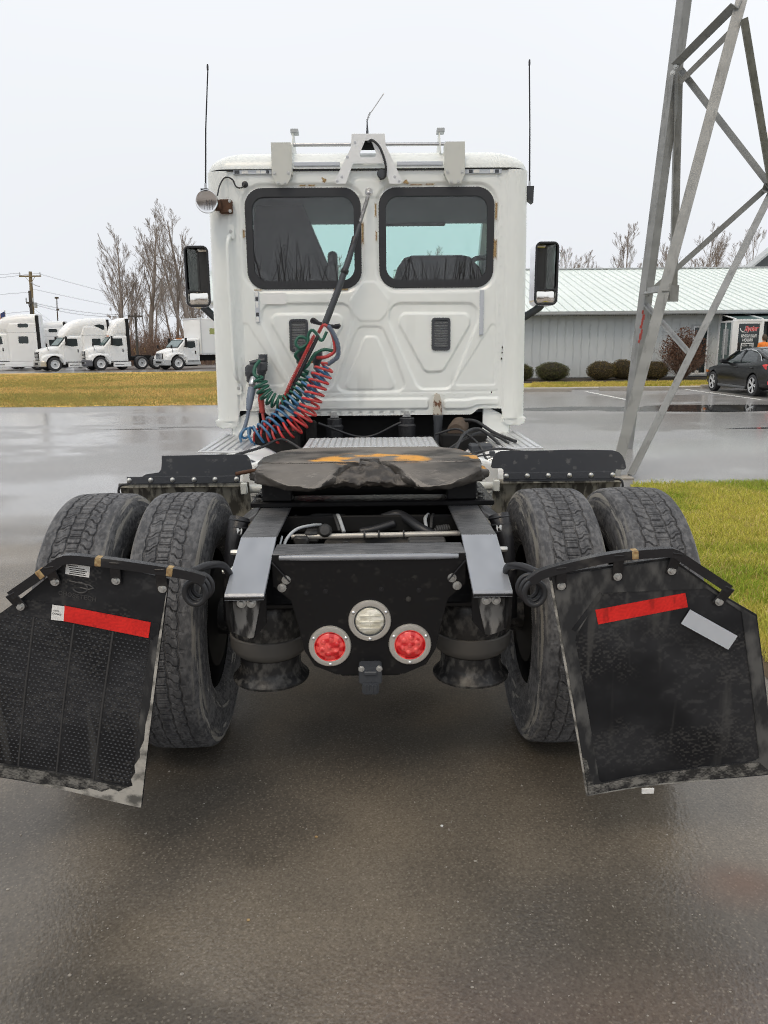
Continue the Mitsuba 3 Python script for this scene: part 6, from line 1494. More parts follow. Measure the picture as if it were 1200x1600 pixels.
def bare_tree(x, y, h, r, label, seed, **kw):
    h *= 0.87
    t = thing('bare_tree', label, 'tree', None)
    tm, cm_ = branch_tree(seed, h, r, **kw)
    put(t, 'trunk', move(tm, t=(x, y, 0)), 'm_bark', True)
    put(t, 'crown', move(cm_, t=(x, y, 0)), 'm_bark')
    return t


bare_tree(-23.0, 72, 12.6, 0.21, 'bare tree leaning left above the white sleeper truck, leftmost of the tall trees', 101, n_forks=2, lean=(-0.03, 0), mains=14, spread=0.46)
bare_tree(-21.4, 75, 14.0, 0.29, 'tallest bare tree with a thick straight trunk above the day cab truck', 102, mains=16, lean=(0.0, 0), spread=0.5)
bare_tree(-16.6, 72, 14.6, 0.26, 'tall bare tree rising above the left side mirror', 103, mains=14, n_forks=2)
bare_tree(-19.0, 76, 10.0, 0.18, 'middle sized bare tree between the two tallest trees', 104, n_forks=2, mains=11, twig=0.009)
bare_tree(-18.0, 80, 8.6, 0.15, 'thin bare tree left of the box truck', 105, n_forks=3, mains=10, twig=0.009)
bare_tree(-14.8, 78, 10.5, 0.2, 'bare tree behind the box truck, partly hidden by the mirror', 106, n_forks=2, mains=11)
bare_tree(-28.5, 88, 6.0, 0.10, 'small far bare tree behind the left sleeper trucks', 107, mains=9, twig=0.009)
bare_tree(-30.5, 92, 5.4, 0.10, 'small far bare tree beside the thin mast', 108, mains=9, twig=0.009)
bare_tree(21.8, 84, 11.6, 0.10, 'small wispy bare tree above the roof beside the far tower leg', 131, mains=12, n_forks=2)
bare_tree(29.2, 80, 11.8, 0.10, 'small wispy bare tree right behind the diagonal brace foot', 132, mains=12, n_forks=2)
bare_tree(-19.9, 70, 9.6, 0.11, 'slim bare tree right of the tallest tree', 133, mains=13, n_forks=2)
bare_tree(-17.4, 74, 11.6, 0.12, 'slim bare tree just left of the mirror', 134, mains=14, n_forks=2)
bare_tree(-24.4, 78, 10.2, 0.11, 'slim bare tree at the left end of the tree row', 135, mains=13, n_forks=2)
bare_tree(22.3, 70, 12.2, 0.15, 'bare tree seen just left of the tower leg above the metal roof', 111, mains=14, twig=0.010, spread=0.45)
bare_tree(19.6, 84, 12.6, 0.13, 'small bare tree behind the roof beside the right mirror', 112, n_forks=2, mains=12, twig=0.010)
bare_tree(27.4, 76, 12.6, 0.14, 'bare tree between the two tower legs above the roof', 113, n_forks=2, mains=12, twig=0.010)
bare_tree(31.4, 76, 12.6, 0.14, 'bare tree right of the thick tower leg', 114, mains=13, twig=0.010)
bare_tree(34.6, 80, 13.2, 0.14, 'bare tree behind the diagonal tower brace', 115, n_forks=2, mains=12, twig=0.010)
bare_tree(38.4, 80, 14.0, 0.15, 'bare tree next to the dark gable at the right edge', 116, mains=13, twig=0.010)
bare_tree(-5.4, 80, 13.4, 0.20, 'bare tree seen through the left cab window', 121, mains=12, n_forks=2)
bare_tree(7.0, 84, 12.2, 0.16, 'bare tree seen through the right cab window', 122, mains=12, twig=0.010)
bare_tree(10.4, 88, 11.5, 0.16, 'second bare tree seen through the right cab window', 123, mains=12, n_forks=2, twig=0.010)
# brown thicket behind the trucks
g = np.random.default_rng(41)
tk_ = []
for k in range(1500):
    x, y = g.uniform(-24.5, -13.0), g.uniform(64, 74)
    h = g.uniform(0.8, 3.6) * (0.7 + 0.3 * g.random())
    p = A([x, y, 0])
    d = A([g.normal(0, 0.25), g.normal(0, 0.2), 1])
    pts = [p, p + d * h * 0.4 + g.normal(0, 0.08, 3), p + d * h * 0.8 + g.normal(0, 0.16, 3), p + d * h + g.normal(0, 0.2, 3)]
    tk_.append(tube(pts, [0.022, 0.017, 0.013, 0.009], 3))
    for q in range(3):
        b0 = pts[1] + (pts[3] - pts[1]) * g.random()
        tk_.append(tube([b0, b0 + g.normal(0, 0.25, 3) + A([0, 0, 0.3])], [0.012, 0.008], 3))
solo('thicket', join(tk_), 'm_brush', 'reddish brown leafless thicket behind the box truck and day cab', 'brush', kind='stuff')
tk_ = []
for k in range(900):
    x = g.uniform(-16, 16); y = g.uniform(-34, -26); h = g.uniform(1.5, 6.5)
    p = A([x, y, 0]); d = A([g.normal(0, 0.2), 0, 1])
    tk_.append(tube([p, p + d * h * 0.5 + g.normal(0, 0.2, 3), p + d * h + g.normal(0, 0.4, 3)], [0.06, 0.04, 0.015], 3))
solo('tree_line', join(tk_), 'm_bark', 'leafless tree line mirrored in the dark cab windows', 'trees', kind='stuff')

# ================================================================ poles, wires, flag
def upole(x, y, h, r, label, arm=None, lean=0.0, mt='m_pole_wood'):
    t = thing('utility_pole', label, 'utility pole')
    put(t, 'pole', tube([(x, y, -0.2), (x + lean * 0.5, y, h * 0.5), (x + lean, y, h)], [r, r * 0.9, r * 0.75], 10), mt, True)
    if arm:
        z, hw = arm
        put(t, 'crossarm', beam((x + lean - hw, y - 0.14, z), (x + lean + hw, y - 0.14, z), 0.11, 0.13), mt)
        for s in (-0.94, 0.94):
            put(t, 'insulator', lathe([(0.04, 0), (0.06, 0.06), (0.04, 0.12), (0.06, 0.18), (0.03, 0.30)], 10, axis((x + lean + s * hw, y - 0.14, z + 0.06), (0, 0, 1))), 'm_trim_grey', 40)
        for s in (-1, 1):
            put(t, 'arm_brace', beam((x + lean + s * hw * 0.45, y - 0.15, z - 0.05), (x + lean, y - 0.13, z - 0.65), 0.04, 0.03), mt)
    return t


P1 = upole(-32.25, 75, 8.45, 0.19, 'brown wooden utility pole with a crossarm above the left trucks', (8.02, 1.0), 0.42)
put(P1, 'transformer', lathe([(0.0, 0), (0.16, 0.02), (0.17, 0.45), (0.12, 0.52), (0.0, 0.53)], 14, axis((-31.62, 74.9, 5.15), (0, 0, 1))), 'm_trim_grey', 40)
put(P1, 'lamp_arm', tube(spline([(-31.85, 74.9, 7.5), (-31.4, 74.8, 7.2), (-31.0, 74.8, 7.1)], 8), 0.04, 6), 'm_trim_grey', True)
P2 = upole(-25.1, 58.5, 5.6, 0.13, 'thin dark pole standing behind the leftmost sleeper truck', (4.75, 0.26), 0.08, 'm_pole_dark')
P3 = upole(-35.9, 90, 7.0, 0.07, 'thin far mast left of the second sleeper truck', None, 0.35, 'm_pole_dark')
put(P3, 'fitting', join([cbox((-35.75, 89.9, 6.85), (-35.35, 90.1, 7.05), 0.02), cbox((-35.7, 89.9, 5.6), (-35.42, 90.1, 5.75), 0.02)]), 'm_pole_dark')
P4 = upole(-18.6, 62, 4.1, 0.10, 'dark utility pole with a crossarm right of the day cab truck', (3.85, 0.55), 0.1, 'm_pole_dark')
P5 = upole(-36.3, 92, 4.1, 0.10, 'short dark far pole beside the thin mast', None, 0.05, 'm_pole_dark')


def wire(p, q, sag, lb):
    p, q = A(p), A(q)
    t = np.linspace(0, 1, 14)[:, None]
    pts = p + (q - p) * t
    pts[:, 2:] -= sag * 4 * t * (1 - t)
    solo('power_line', tube(pts, 0.012, 4), 'm_wire', lb, 'power line')


for k, (p, q, sg) in enumerate((((-32.8, 74.9, 8.3), (-70, 80, 9.0), 0.7), ((-30.9, 74.9, 8.3), (-70, 82, 8.4), 0.9), ((-31.9, 74.9, 6.6), (-70, 80, 6.4), 0.5), ((-31.9, 74.9, 4.9), (-70, 80, 4.0), 0.5), ((-31.9, 74.9, 4.5), (-70, 80, 3.5), 0.5), ((-32.0, 74.9, 4.1), (-70, 80, 3.0), 0.4),
                                ((-30.9, 74.9, 8.2), (-10, 95, 3.8), 0.6), ((-31.8, 74.9, 6.9), (-10, 95, 3.2), 0.5), ((-25.0, 58.5, 4.8), (-18.5, 62, 3.95), 0.25), ((-25.0, 58.5, 4.7), (-19.0, 62, 3.9), 0.35), ((-31.9, 74.9, 5.2), (-36.0, 92, 3.9), 0.2), ((-31.9, 74.9, 4.8), (-36.0, 92, 3.6), 0.2))):
    wire(p, q, sg, ['overhead wire leaving the left end of the crossarm towards the left edge', 'overhead wire leaving the right end of the crossarm towards the left edge', 'overhead wire left of the wooden pole, third from the top', 'overhead wire left of the wooden pole, third from the bottom', 'overhead wire left of the wooden pole, second from the bottom', 'lowest overhead wire left of the wooden pole, just above the flag',
                    'top overhead wire running right from the crossarm of the wooden pole', 'second overhead wire running right from the wooden pole towards the bare trees', 'upper wire between the dark pole and the pole behind the day cab truck', 'lower wire between the dark pole and the pole behind the day cab truck', 'upper wire from the wooden pole to the short pole beside the mast', 'lower wire from the wooden pole to the short pole beside the mast'][k])

fg = thing('flag', 'striped flag with a blue corner flying from a thin pole at the left edge', 'flag')
put(fg, 'pole', tube([(-43.95, 95, 0), (-43.80, 95, 5.9)], 0.035, 8), 'm_trim_grey', True)


def fcloth(u0, u1, v0, v1):
    """u along the fly, v down; the cloth hangs in folds."""
    us, vs = np.linspace(u0, u1, 8), np.linspace(v0, v1, 3)
    U_, V_ = np.meshgrid(us, vs)
    X = -43.82 - U_ * 1.25
    Y = 94.95 + 0.10 * np.sin(U_ * 9 + V_ * 3)
    Z = 5.75 - V_ * 1.1 - U_ * 0.75 + 0.08 * np.sin(U_ * 6)
    v = np.stack([X, Y, Z], -1).reshape(-1, 3)
    i = np.arange(24).reshape(3, 8)
    a, b, c, d = i[:-1, :-1].ravel(), i[:-1, 1:].ravel(), i[1:, 1:].ravel(), i[1:, :-1].ravel()
    f = np.concatenate([np.stack([a, b, c], 1), np.stack([a, c, d], 1)])
    v2 = v + A([0, 0.02, 0])
    return np.vstack([v, v2]), np.vstack([f, f[:, ::-1] + 24])


for k in range(13):
    put(fg, 'stripe', fcloth(0.4 if k < 7 else 0.0, 1.0, k / 13, (k + 1) / 13), 'm_flag_red' if k % 2 == 0 else 'm_sticker')
put(fg, 'canton', fcloth(0.0, 0.4, 0.0, 7 / 13), 'm_flag_blue')
hs = thing('far_shed', 'low grey shed roof behind the leftmost truck under the flag', 'building')
put(hs, 'wall', cbox((-70, 100, 0), (-41.5, 106, 3.6), 0.02), 'm_wall_metal')
put(hs, 'roof', prism([(99.6, 3.6), (106.4, 3.6), (103, 4.4)], 29.5, mframe((-70.2, 0, 0), (0, 1, 0), (0, 0, 1), (1, 0, 0))), 'm_trim_grey')

# ================================================================ parked white trucks
def far_wheel(par, P, u, w, r, face, width=0.28):
    x, y, z = (P[:3, :3].T[0], P[:3, :3].T[1], A([0, 0, 1]))
    M = P @ mframe((u, w, r), (1, 0, 0), (0, 0, 1), (0, face, 0))
    h = width / 2
    t = put(par, 'wheel', lathe([(r * 0.6, -h), (r * 0.85, -h * 1.05), (r * 0.97, -h * 0.9), (r, -h * 0.5), (r, h * 0.5), (r * 0.97, h * 0.9), (r * 0.85, h * 1.05), (r * 0.6, h)], 28, M, cap=False), 'm_far_tyre', 40)
    put(t, 'rim', lathe([(0.0, h * 0.75), (r * 0.17, h * 0.75), (r * 0.20, h * 0.45), (r * 0.42, h * 0.25), (r * 0.50, h * 0.55), (r * 0.60, h * 1.02), (r * 0.63, h * 1.04)], 28, M, cap=False), 'm_rim_white', 40)
    put(t, 'hub', lathe([(r * 0.14, h * 0.7), (r * 0.13, h * 1.0), (0, h * 1.05)], 14, M), 'm_trim_dark', 40)


def sect(P, st):
    """st: (u, half width, z bottom, z top, rounding)."""
    rings = []
    for u, w, zb, zt, r in st:
        p = rrect(0, (zb + zt) / 2, 2 * w, zt - zb, min(r, w * 0.95, (zt - zb) * 0.48), 4)
        rings.append(A([(u, a, b) for a, b in p]))
    return move(loft(rings), P)


def truck_far(label, nose, psi, kind, wscale=1.0, chrome=False, tail=True):
    t = thing('white_truck', label, 'truck')
    c, s = math.cos(psi), math.sin(psi)
    P = mframe((nose[0], nose[1], 0), A((c, s, 0)) * wscale, A((s, -c, 0)) * wscale, A((0, 0, 1)) * wscale)
    B = lambda lo, hi, ch=0.02: move(cbox(lo, hi, ch), P)
    near = 1.06
    box = kind == 'box'
    hl = 1.25 if not box else 1.0
    zc = 2.28 if not box else 2.05
    hood_top = 1.50 if not box else 1.32
    # hood with the big wheel arches cut out
    hd = m3d.Manifold(to_man(sect(P, [(0.10, 0.66, 0.62, hood_top - 0.28, 0.18), (0.22, 0.80, 0.50, hood_top - 0.10, 0.22), (0.55, 0.88, 0.50, hood_top, 0.26), (hl + 0.25, 0.98, 0.50, hood_top + 0.18, 0.25)]).__class__(sect(P, [(0.10, 0.66, 0.62, hood_top - 0.28, 0.18), (0.22, 0.80, 0.50, hood_top - 0.10, 0.22), (0.55, 0.88, 0.50, hood_top, 0.26), (hl + 0.25, 0.98, 0.50, hood_top + 0.18, 0.25)]))).to_mesh()) if False else None
    hood = to_man(sect(P, [(0.10, 0.66, 0.62, hood_top - 0.28, 0.18), (0.22, 0.80, 0.50, hood_top - 0.10, 0.22), (0.55, 0.88, 0.50, hood_top, 0.26), (hl + 0.25, 0.98, 0.50, hood_top + 0.18, 0.25)]))
    fend = to_man(sect(P, [(0.16, 0.98, 0.55, 0.95, 0.15), (0.40, 1.08, 0.50, 1.10, 0.16), (0.90, 1.10, 0.50, 1.16, 0.14), (1.35, 1.09, 0.42, 1.10, 0.12), (1.60, 1.06, 0.40, 0.95, 0.10)]))
    wu = 0.92
    arch = m3d.Manifold(m3d.Manifold.cylinder(3.0, 0.56, 0.56, 32, True)) if False else m3d.Manifold.cylinder(3.0, 0.56, 0.56, 32, True)
    Mx = (P @ mframe((wu, 0, 0.47), (1, 0, 0), (0, 0, 1), (0, 1, 0)))[:3, :]
    body = (hood + fend) - arch.transform(np.ascontiguousarray(Mx))
    put(t, 'hood', from_man(body), 'm_far_white', 35)
    put(t, 'wheel_well', B((wu - 0.6, -0.9, 0.4), (wu + 0.6, 0.9, 1.02)), 'm_under')
    # cab
    cab_back = hl + (1.55 if kind != 'sleeper' else 1.55)
    cw = 1.03
    put(t, 'cab', sect(P, [(hl + 0.02, cw * 0.93, 0.55, hood_top + 0.12, 0.10), (hl + 0.30, cw * 0.97, 0.50, hood_top + 0.42, 0.12), (hl + 0.56, cw * 0.99, 0.50, zc - 0.06, 0.16), (hl + 0.85, cw, 0.50, zc + 0.02, 0.16), (cab_back, cw, 0.50, zc + 0.04, 0.14)]), 'm_far_white', 35)
    wsz0, wsz1 = hood_top + 0.17, zc - 0.10
    u0, u1 = hl + 0.045, hl + 0.515
    ws = [(u0, -0.88, wsz0), (u0, 0.88, wsz0), (u1, 0.84, wsz1), (u1, -0.84, wsz1)]
    nrm = A([-0.75, 0, 0.35]) * 0.05
    v = A(ws)
    v = np.vstack([v + nrm, v - nrm])
    wsm = move((v, A([[0, 1, 2], [0, 2, 3], [4, 6, 5], [4, 7, 6], [0, 4, 5], [0, 5, 1], [1, 5, 6], [1, 6, 2], [2, 6, 7], [2, 7, 3], [3, 7, 4], [3, 4, 0]]).astype(int)), P)
    put(t, 'windshield', wsm, 'm_far_shield')
    put(t, 'windshield__seal' if False else 'windshield_seal', join([move(tube([A(ws[k]) + nrm, A(ws[(k + 1) % 4]) + nrm], 0.022, 6), P) for k in range(4)]), 'm_under')
    Mside = P @ mframe((0, cw - 0.012, 0), (1, 0, 0), (0, 0, 1), (0, 1, 0))
    sw = [(hl + 0.40, hood_top + 0.20), (hl + 0.62, zc - 0.16), (hl + 1.22, zc - 0.16), (hl + 1.26, hood_top + 0.16), (hl + 0.9, hood_top + 0.10)]
    dw = put(t, 'door', bprism([(hl + 0.30, 0.62), (hl + 1.36, 0.62), (hl + 1.36, zc - 0.08), (hl + 0.58, zc - 0.08), (hl + 0.30, hood_top + 0.2)], 0.022, Mside, 0.006), 'm_far_white')
    put(dw, 'window', bprism(sw, 0.036, Mside, 0.008), 'm_far_glass')
    put(dw, 'handle', move(bprism(rrect(hl + 1.24, hood_top - 0.18, 0.07, 0.22, 0.03), 0.045, np.eye(4), 0.008), Mside), 'm_under')
    put(dw, 'sill', bprism([(hl + 0.28, 0.56), (hl + 1.5, 0.56), (hl + 1.5, 0.60), (hl + 0.28, 0.60)], 0.03, Mside, 0.004), 'm_trim_dark')
    end = cab_back
    if kind == 'sleeper':
        end = cab_back + 1.75
        put(t, 'sleeper', sect(P, [(cab_back - 0.02, cw + 0.005, 0.48, zc + 0.1, 0.10), (cab_back + 0.2, cw + 0.03, 0.48, 2.95, 0.14), (end, cw + 0.03, 0.48, 2.95, 0.10)]), 'm_far_white', 35)
        put(t, 'roof', sect(P, [(hl + 0.42, 0.72, zc - 0.10, zc + 0.08, 0.08), (hl + 0.62, 0.88, zc - 0.08, zc + 0.42, 0.2), (hl + 1.0, 0.94, zc - 0.05, zc + 0.82, 0.34), (hl + 1.6, 0.98, zc - 0.05, zc + 1.10, 0.42), (hl + 2.2, 1.0, zc - 0.05, zc + 1.20, 0.42), (end, 1.03, zc - 0.05, zc + 1.21, 0.36)]), 'm_far_white', 40)
        Ms2 = P @ mframe((0, cw + 0.018, 0), (1, 0, 0), (0, 0, 1), (0, 1, 0))
        put(t, 'sleeper_window', bprism(rrect(cab_back + 0.95, hood_top + 0.40, 0.58, 0.44, 0.08), 0.030, Ms2, 0.006), 'm_far_glass')
        pw = [(end - 0.85, zc + 0.72), (end - 0.50, zc + 0.80), (end - 0.20, zc + 0.72), (end - 0.16, zc + 0.45), (end - 0.30, zc + 0.42)] if chrome else rrect(end - 0.75, zc + 0.50, 0.62, 0.24, 0.09)
        put(t, 'roof_window', bprism(pw[::-1] if chrome else pw, 0.125, P @ mframe((0, 0.945, 0), (1, 0, 0), (0, 0, 1), (0, 1, 0)), 0.006), 'm_far_glass')
        put(t, 'seam', bprism([(cab_back, zc + 0.06), (end, zc + 0.06), (end, zc + 0.085), (cab_back, zc + 0.085)], 0.022, Ms2, 0.002), 'm_trim_grey')
        put(t, 'rear_extender', B((end, 0.80, 0.9), (end + 0.16, cw + 0.04, zc + 1.12), 0.02), 'm_under')
    elif kind == 'daycab':
        put(t, 'roof_fairing', sect(P, [(hl + 0.60, 0.78, zc - 0.06, zc + 0.12, 0.06), (hl + 0.72, 0.90, zc - 0.04, zc + 0.60, 0.2), (hl + 1.0, 0.96, zc - 0.04, zc + 1.0, 0.30), (hl + 1.55, 1.0, zc - 0.04, zc + 1.20, 0.30), (cab_back + 0.10, 1.02, zc - 0.04, zc + 1.22, 0.26)]), 'm_far_white', 40)
        put(t, 'side_extender', B((cab_back, 0.92, 0.9), (cab_back + 0.22, cw + 0.03, zc + 1.15), 0.02), 'm_under')
        put(t, 'chassis', B((cab_back, -0.42, 0.62), (cab_back + 3.2, 0.42, 0.90)), 'm_under')
        end = cab_back
    if kind == 'box':
        bx_ = put(t, 'cargo_box', B((cab_back + 0.08, -1.25, 0.98), (cab_back + 6.0, 1.22, 3.42), 0.03), 'm_far_white')
        put(bx_, 'edge_trim', join([B((cab_back + 0.06, -1.265, 3.32), (cab_back + 0.20, 1.235, 3.44), 0.02), B((cab_back + 0.06, 1.215, 0.96), (cab_back + 6.0, 1.232, 1.10), 0.005), B((cab_back + 0.06, 1.16, 0.98), (cab_back + 0.16, 1.235, 3.40), 0.02)]), 'm_aluminium')
        put(bx_, 'edge_leaf_mark', B((cab_back + 0.75, 1.22, 2.35), (cab_back + 1.15, 1.226, 2.75), 0.002), 'm_leaf_mark')
        put(t, 'chassis', B((cab_back, -0.45, 0.55), (cab_back + 6.0, 0.45, 0.95)), 'm_under')
        put(t, 'side_tank', B((hl + 0.5, 0.60, 0.30), (cab_back + 0.1, 1.0, 0.55), 0.05), 'm_aluminium')
    else:
        put(t, 'side_skirt', B((hl + 0.55, 0.80, 0.22), (end + 0.2, near - 0.01, 0.56), 0.04), 'm_far_white')
        put(t, 'step', B((hl + 0.62, 0.9, 0.36), (hl + 1.25, near + 0.006, 0.40), 0.005), 'm_under')
        put(t, 'skirt_line', B((hl + 0.55, 0.9, 0.575), (end + 0.1, near - 0.02, 0.60), 0.003), 'm_under')
    # grille, lamps, bumper
    gz0, gz1 = 0.72, hood_top - 0.22
    gr = put(t, 'grille', B((0.055, -0.50, gz0), (0.16, 0.50, gz1), 0.03), 'm_under')
    for k in range(6):
        z = gz0 + 0.05 + k * (gz1 - gz0 - 0.1) / 5
        put(gr, 'bar', B((0.03, -0.47, z - 0.016), (0.075, 0.47, z + 0.016), 0.006), 'm_chrome' if kind != 'daycab' else 'm_far_white')
    for sd in (-1, 1):
        put(t, 'headlight', move(hull([(0.14, sd * 0.62, 0.80), (0.14, sd * 0.66, 1.0), (0.50, sd * 1.06, 1.02), (0.24, sd * 0.95, 0.84), (0.45, sd * 1.02, 0.86), (0.30, sd * 0.6, 0.9), (0.5, sd * 0.9, 0.9)]), P), 'm_far_lamp')
        put(t, 'hood_mirror', join([move(tube([(0.62, sd * 0.92, hood_top - 0.15), (0.52, sd * 1.02, hood_top + 0.16)], 0.018, 6), P), B((0.46, sd * 1.02 - 0.07, hood_top + 0.10), (0.54, sd * 1.02 + 0.07, hood_top + 0.32), 0.03)]), 'm_under')
        put(t, 'door_mirror', B((hl + 0.42, sd * 1.22 - 0.10, hood_top + 0.22), (hl + 0.52, sd * 1.22 + 0.10, hood_top + 0.78), 0.04), 'm_under')
        put(t, 'mirror_arm', move(tube([(hl + 0.5, sd * 1.02, hood_top + 0.2), (hl + 0.47, sd * 1.2, hood_top + 0.28)], 0.03, 6), P), 'm_under')
    bm = {'sleeper': 'm_chrome_dull', 'daycab': 'm_bumper_grey', 'box': 'm_bumper_light'}[kind]
    put(t, 'bumper', sect(P, [(0.0, 0.80, 0.34, 0.68, 0.06), (0.06, 0.98, 0.30, 0.72, 0.06), (0.35, 1.10, 0.30, 0.70, 0.06)]), bm, 35)
    put(t, 'bumper_slot', B((-0.012, -0.42, 0.44), (0.03, 0.42, 0.58), 0.01), 'm_under')
    for sd in (-1, 1):
        put(t, 'fog_light', move(lathe([(0.06, 0), (0.055, 0.02), (0, 0.025)], 12, axis((0.02, sd * 0.72, 0.52), (-1, sd * 0.3, 0))), P), 'm_far_lamp', 40)
    for k in (-0.3, -0.15, 0, 0.15, 0.3):
        put(t, 'roof_marker', B((hl + 0.56, k - 0.04, zc - 0.02), (hl + 0.66, k + 0.04, zc + 0.04), 0.01), 'm_orange')
    far_wheel(t, P, wu, 0.94, 0.46, 1)
    far_wheel(t, P, wu, -0.94, 0.46, -1)
    if kind == 'daycab':
        far_wheel(t, P, cab_back + 0.95, 0.85, 0.46, 1, 0.5); far_wheel(t, P, cab_back + 2.0, 0.85, 0.46, 1, 0.5)
        put(t, 'fifth_wheel', B((cab_back + 1.0, -0.42, 0.92), (cab_back + 1.9, 0.42, 0.98)), 'm_under')
    elif kind == 'sleeper' and not tail:
        far_wheel(t, P, end - 0.2, 0.6, 0.46, 1, 0.5)
    elif kind == 'sleeper':
        far_wheel(t, P, end + 0.9, 0.85, 0.46, 1, 0.5)
        put(t, 'chassis', B((end, -0.42, 0.62), (end + 2.2, 0.42, 0.90)), 'm_under')
    else:
        far_wheel(t, P, cab_back + 4.2, 0.85, 0.46, 1, 0.5)
    put(t, 'underbody', B((0.4, -0.9, 0.22), (end, 0.78, 0.50), 0.05), 'm_under')
    return t


mat('m_rim_white', pr((0.60, 0.61, 0.62), 0.4, metallic=0.2))
mat('m_chrome_dull', pr((0.55, 0.54, 0.50), 0.2, metallic=0.9))
mat('m_bumper_grey', pr((0.085, 0.09, 0.105), 0.5))
mat('m_bumper_light', pr((0.42, 0.44, 0.46), 0.4, metallic=0.4))
mat('m_far_lamp', pr((0.62, 0.62, 0.58), 0.15, spec=0.7))
mat('m_leaf_mark', pr((0.30, 0.33, 0.12), 0.7))
truck_far('white sleeper truck seen from the side, cut by the left edge', (-28.5, 55.3), math.radians(10), 'sleeper', wscale=1.10, tail=False)
truck_far('white sleeper truck with a bright metal bumper and slatted grille, second from the left edge', (-22.55, 52.6), math.radians(37), 'sleeper', chrome=True)
truck_far('white day cab truck with a grey bumper and tall roof fairing', (-19.75, 53.3), math.radians(37), 'daycab')
truck_far('white box truck with a light grey bumper beside the left mirror', (-14.55, 53.2), math.radians(41), 'box')
truck_far('white sleeper truck mostly hidden behind the leftmost two', (-27.9, 59.6), math.radians(12), 'sleeper')
truck_far('white truck of which only the hood shows behind the day cab wheels', (-17.6, 57.2), math.radians(150), 'box') if False else None

# ================================================================ dark sedan
sd_ = thing('sedan', 'dark grey sedan parked nose in before the glass porch, cut by the right edge', 'car')
CP = mframe((12.02, 26.35, 0), (0, -1, 0), (1, 0, 0), (0, 0, 1))     # u back along the car, w to its right


def csect(st, top):
    rings = []
    for u, w, zb, zm, zt in st:
        half = [(0.0, zb), (w * 0.80, zb), (w * 0.96, zb + 0.10), (w, zb + 0.30), (w * 0.985, zm), (w * 0.93, zt - 0.03), (w * 0.80, zt), (0.0, zt + top)]
        rings.append(A([(u, a, b) for a, b in half] + [(u, -a, b) for a, b in half[::-1][1:-1]]))
    return move(loft(rings), CP)


lower = to_man(csect([(0.0, 0.55, 0.30, 0.52, 0.62), (0.10, 0.74, 0.22, 0.56, 0.70), (0.40, 0.86, 0.18, 0.62, 0.77), (1.0, 0.90, 0.17, 0.70, 0.86), (1.45, 0.90, 0.17, 0.76, 0.92), (2.3, 0.90, 0.17, 0.78, 0.94), (3.3, 0.90, 0.17, 0.82, 0.99), (3.9, 0.90, 0.18, 0.86, 1.05), (4.3, 0.87, 0.22, 0.88, 1.08), (4.52, 0.82, 0.28, 0.86, 1.04), (4.62, 0.72, 0.36, 0.80, 0.92)], 0.03))
for u in (0.93, 3.63):
    lower = lower - m3d.Manifold.cylinder(3.0, 0.365, 0.365, 32, True).transform(np.ascontiguousarray((CP @ mframe((u, 0, 0.325), (1, 0, 0), (0, 0, 1), (0, 1, 0)))[:3, :]))
body = put(sd_, 'body', from_man(lower), 'm_car_paint', 38)
gh_ = [(1.42, 0.80, 0.90, 0.72, 0.93), (1.75, 0.80, 0.92, 0.70, 1.12), (2.20, 0.80, 0.93, 0.66, 1.335), (2.55, 0.80, 0.93, 0.64, 1.395), (2.95, 0.80, 0.94, 0.63, 1.405), (3.35, 0.80, 0.96, 0.62, 1.37), (3.80, 0.79, 1.01, 0.60, 1.24), (4.20, 0.76, 1.05, 0.60, 1.10)]
gr_ = [A([(u, wb, zb), (u, wb * 0.97, zb + (zt - zb) * 0.3), (u, wt + 0.02, zb + (zt - zb) * 0.86), (u, wt - 0.10, zt), (u, 0, zt + 0.015), (u, -wt + 0.10, zt), (u, -wt - 0.02, zb + (zt - zb) * 0.86), (u, -wb * 0.97, zb + (zt - zb) * 0.3), (u, -wb, zb)]) for u, wb, zb, wt, zt in gh_]
put(sd_, 'cabin_glass', move(loft(gr_), CP), 'm_far_glass', 30)
rs = [A([(u, (wt + 0.035), zb + (zt - zb) * 0.84), (u, wt - 0.09, zt + 0.008), (u, 0, zt + 0.026), (u, -wt + 0.09, zt + 0.008), (u, -(wt + 0.035), zb + (zt - zb) * 0.84), (u, 0, zt - 0.04)]) for u, wb, zb, wt, zt in gh_[2:6]]
put(sd_, 'roof', move(loft(rs), CP), 'm_car_paint', 40)
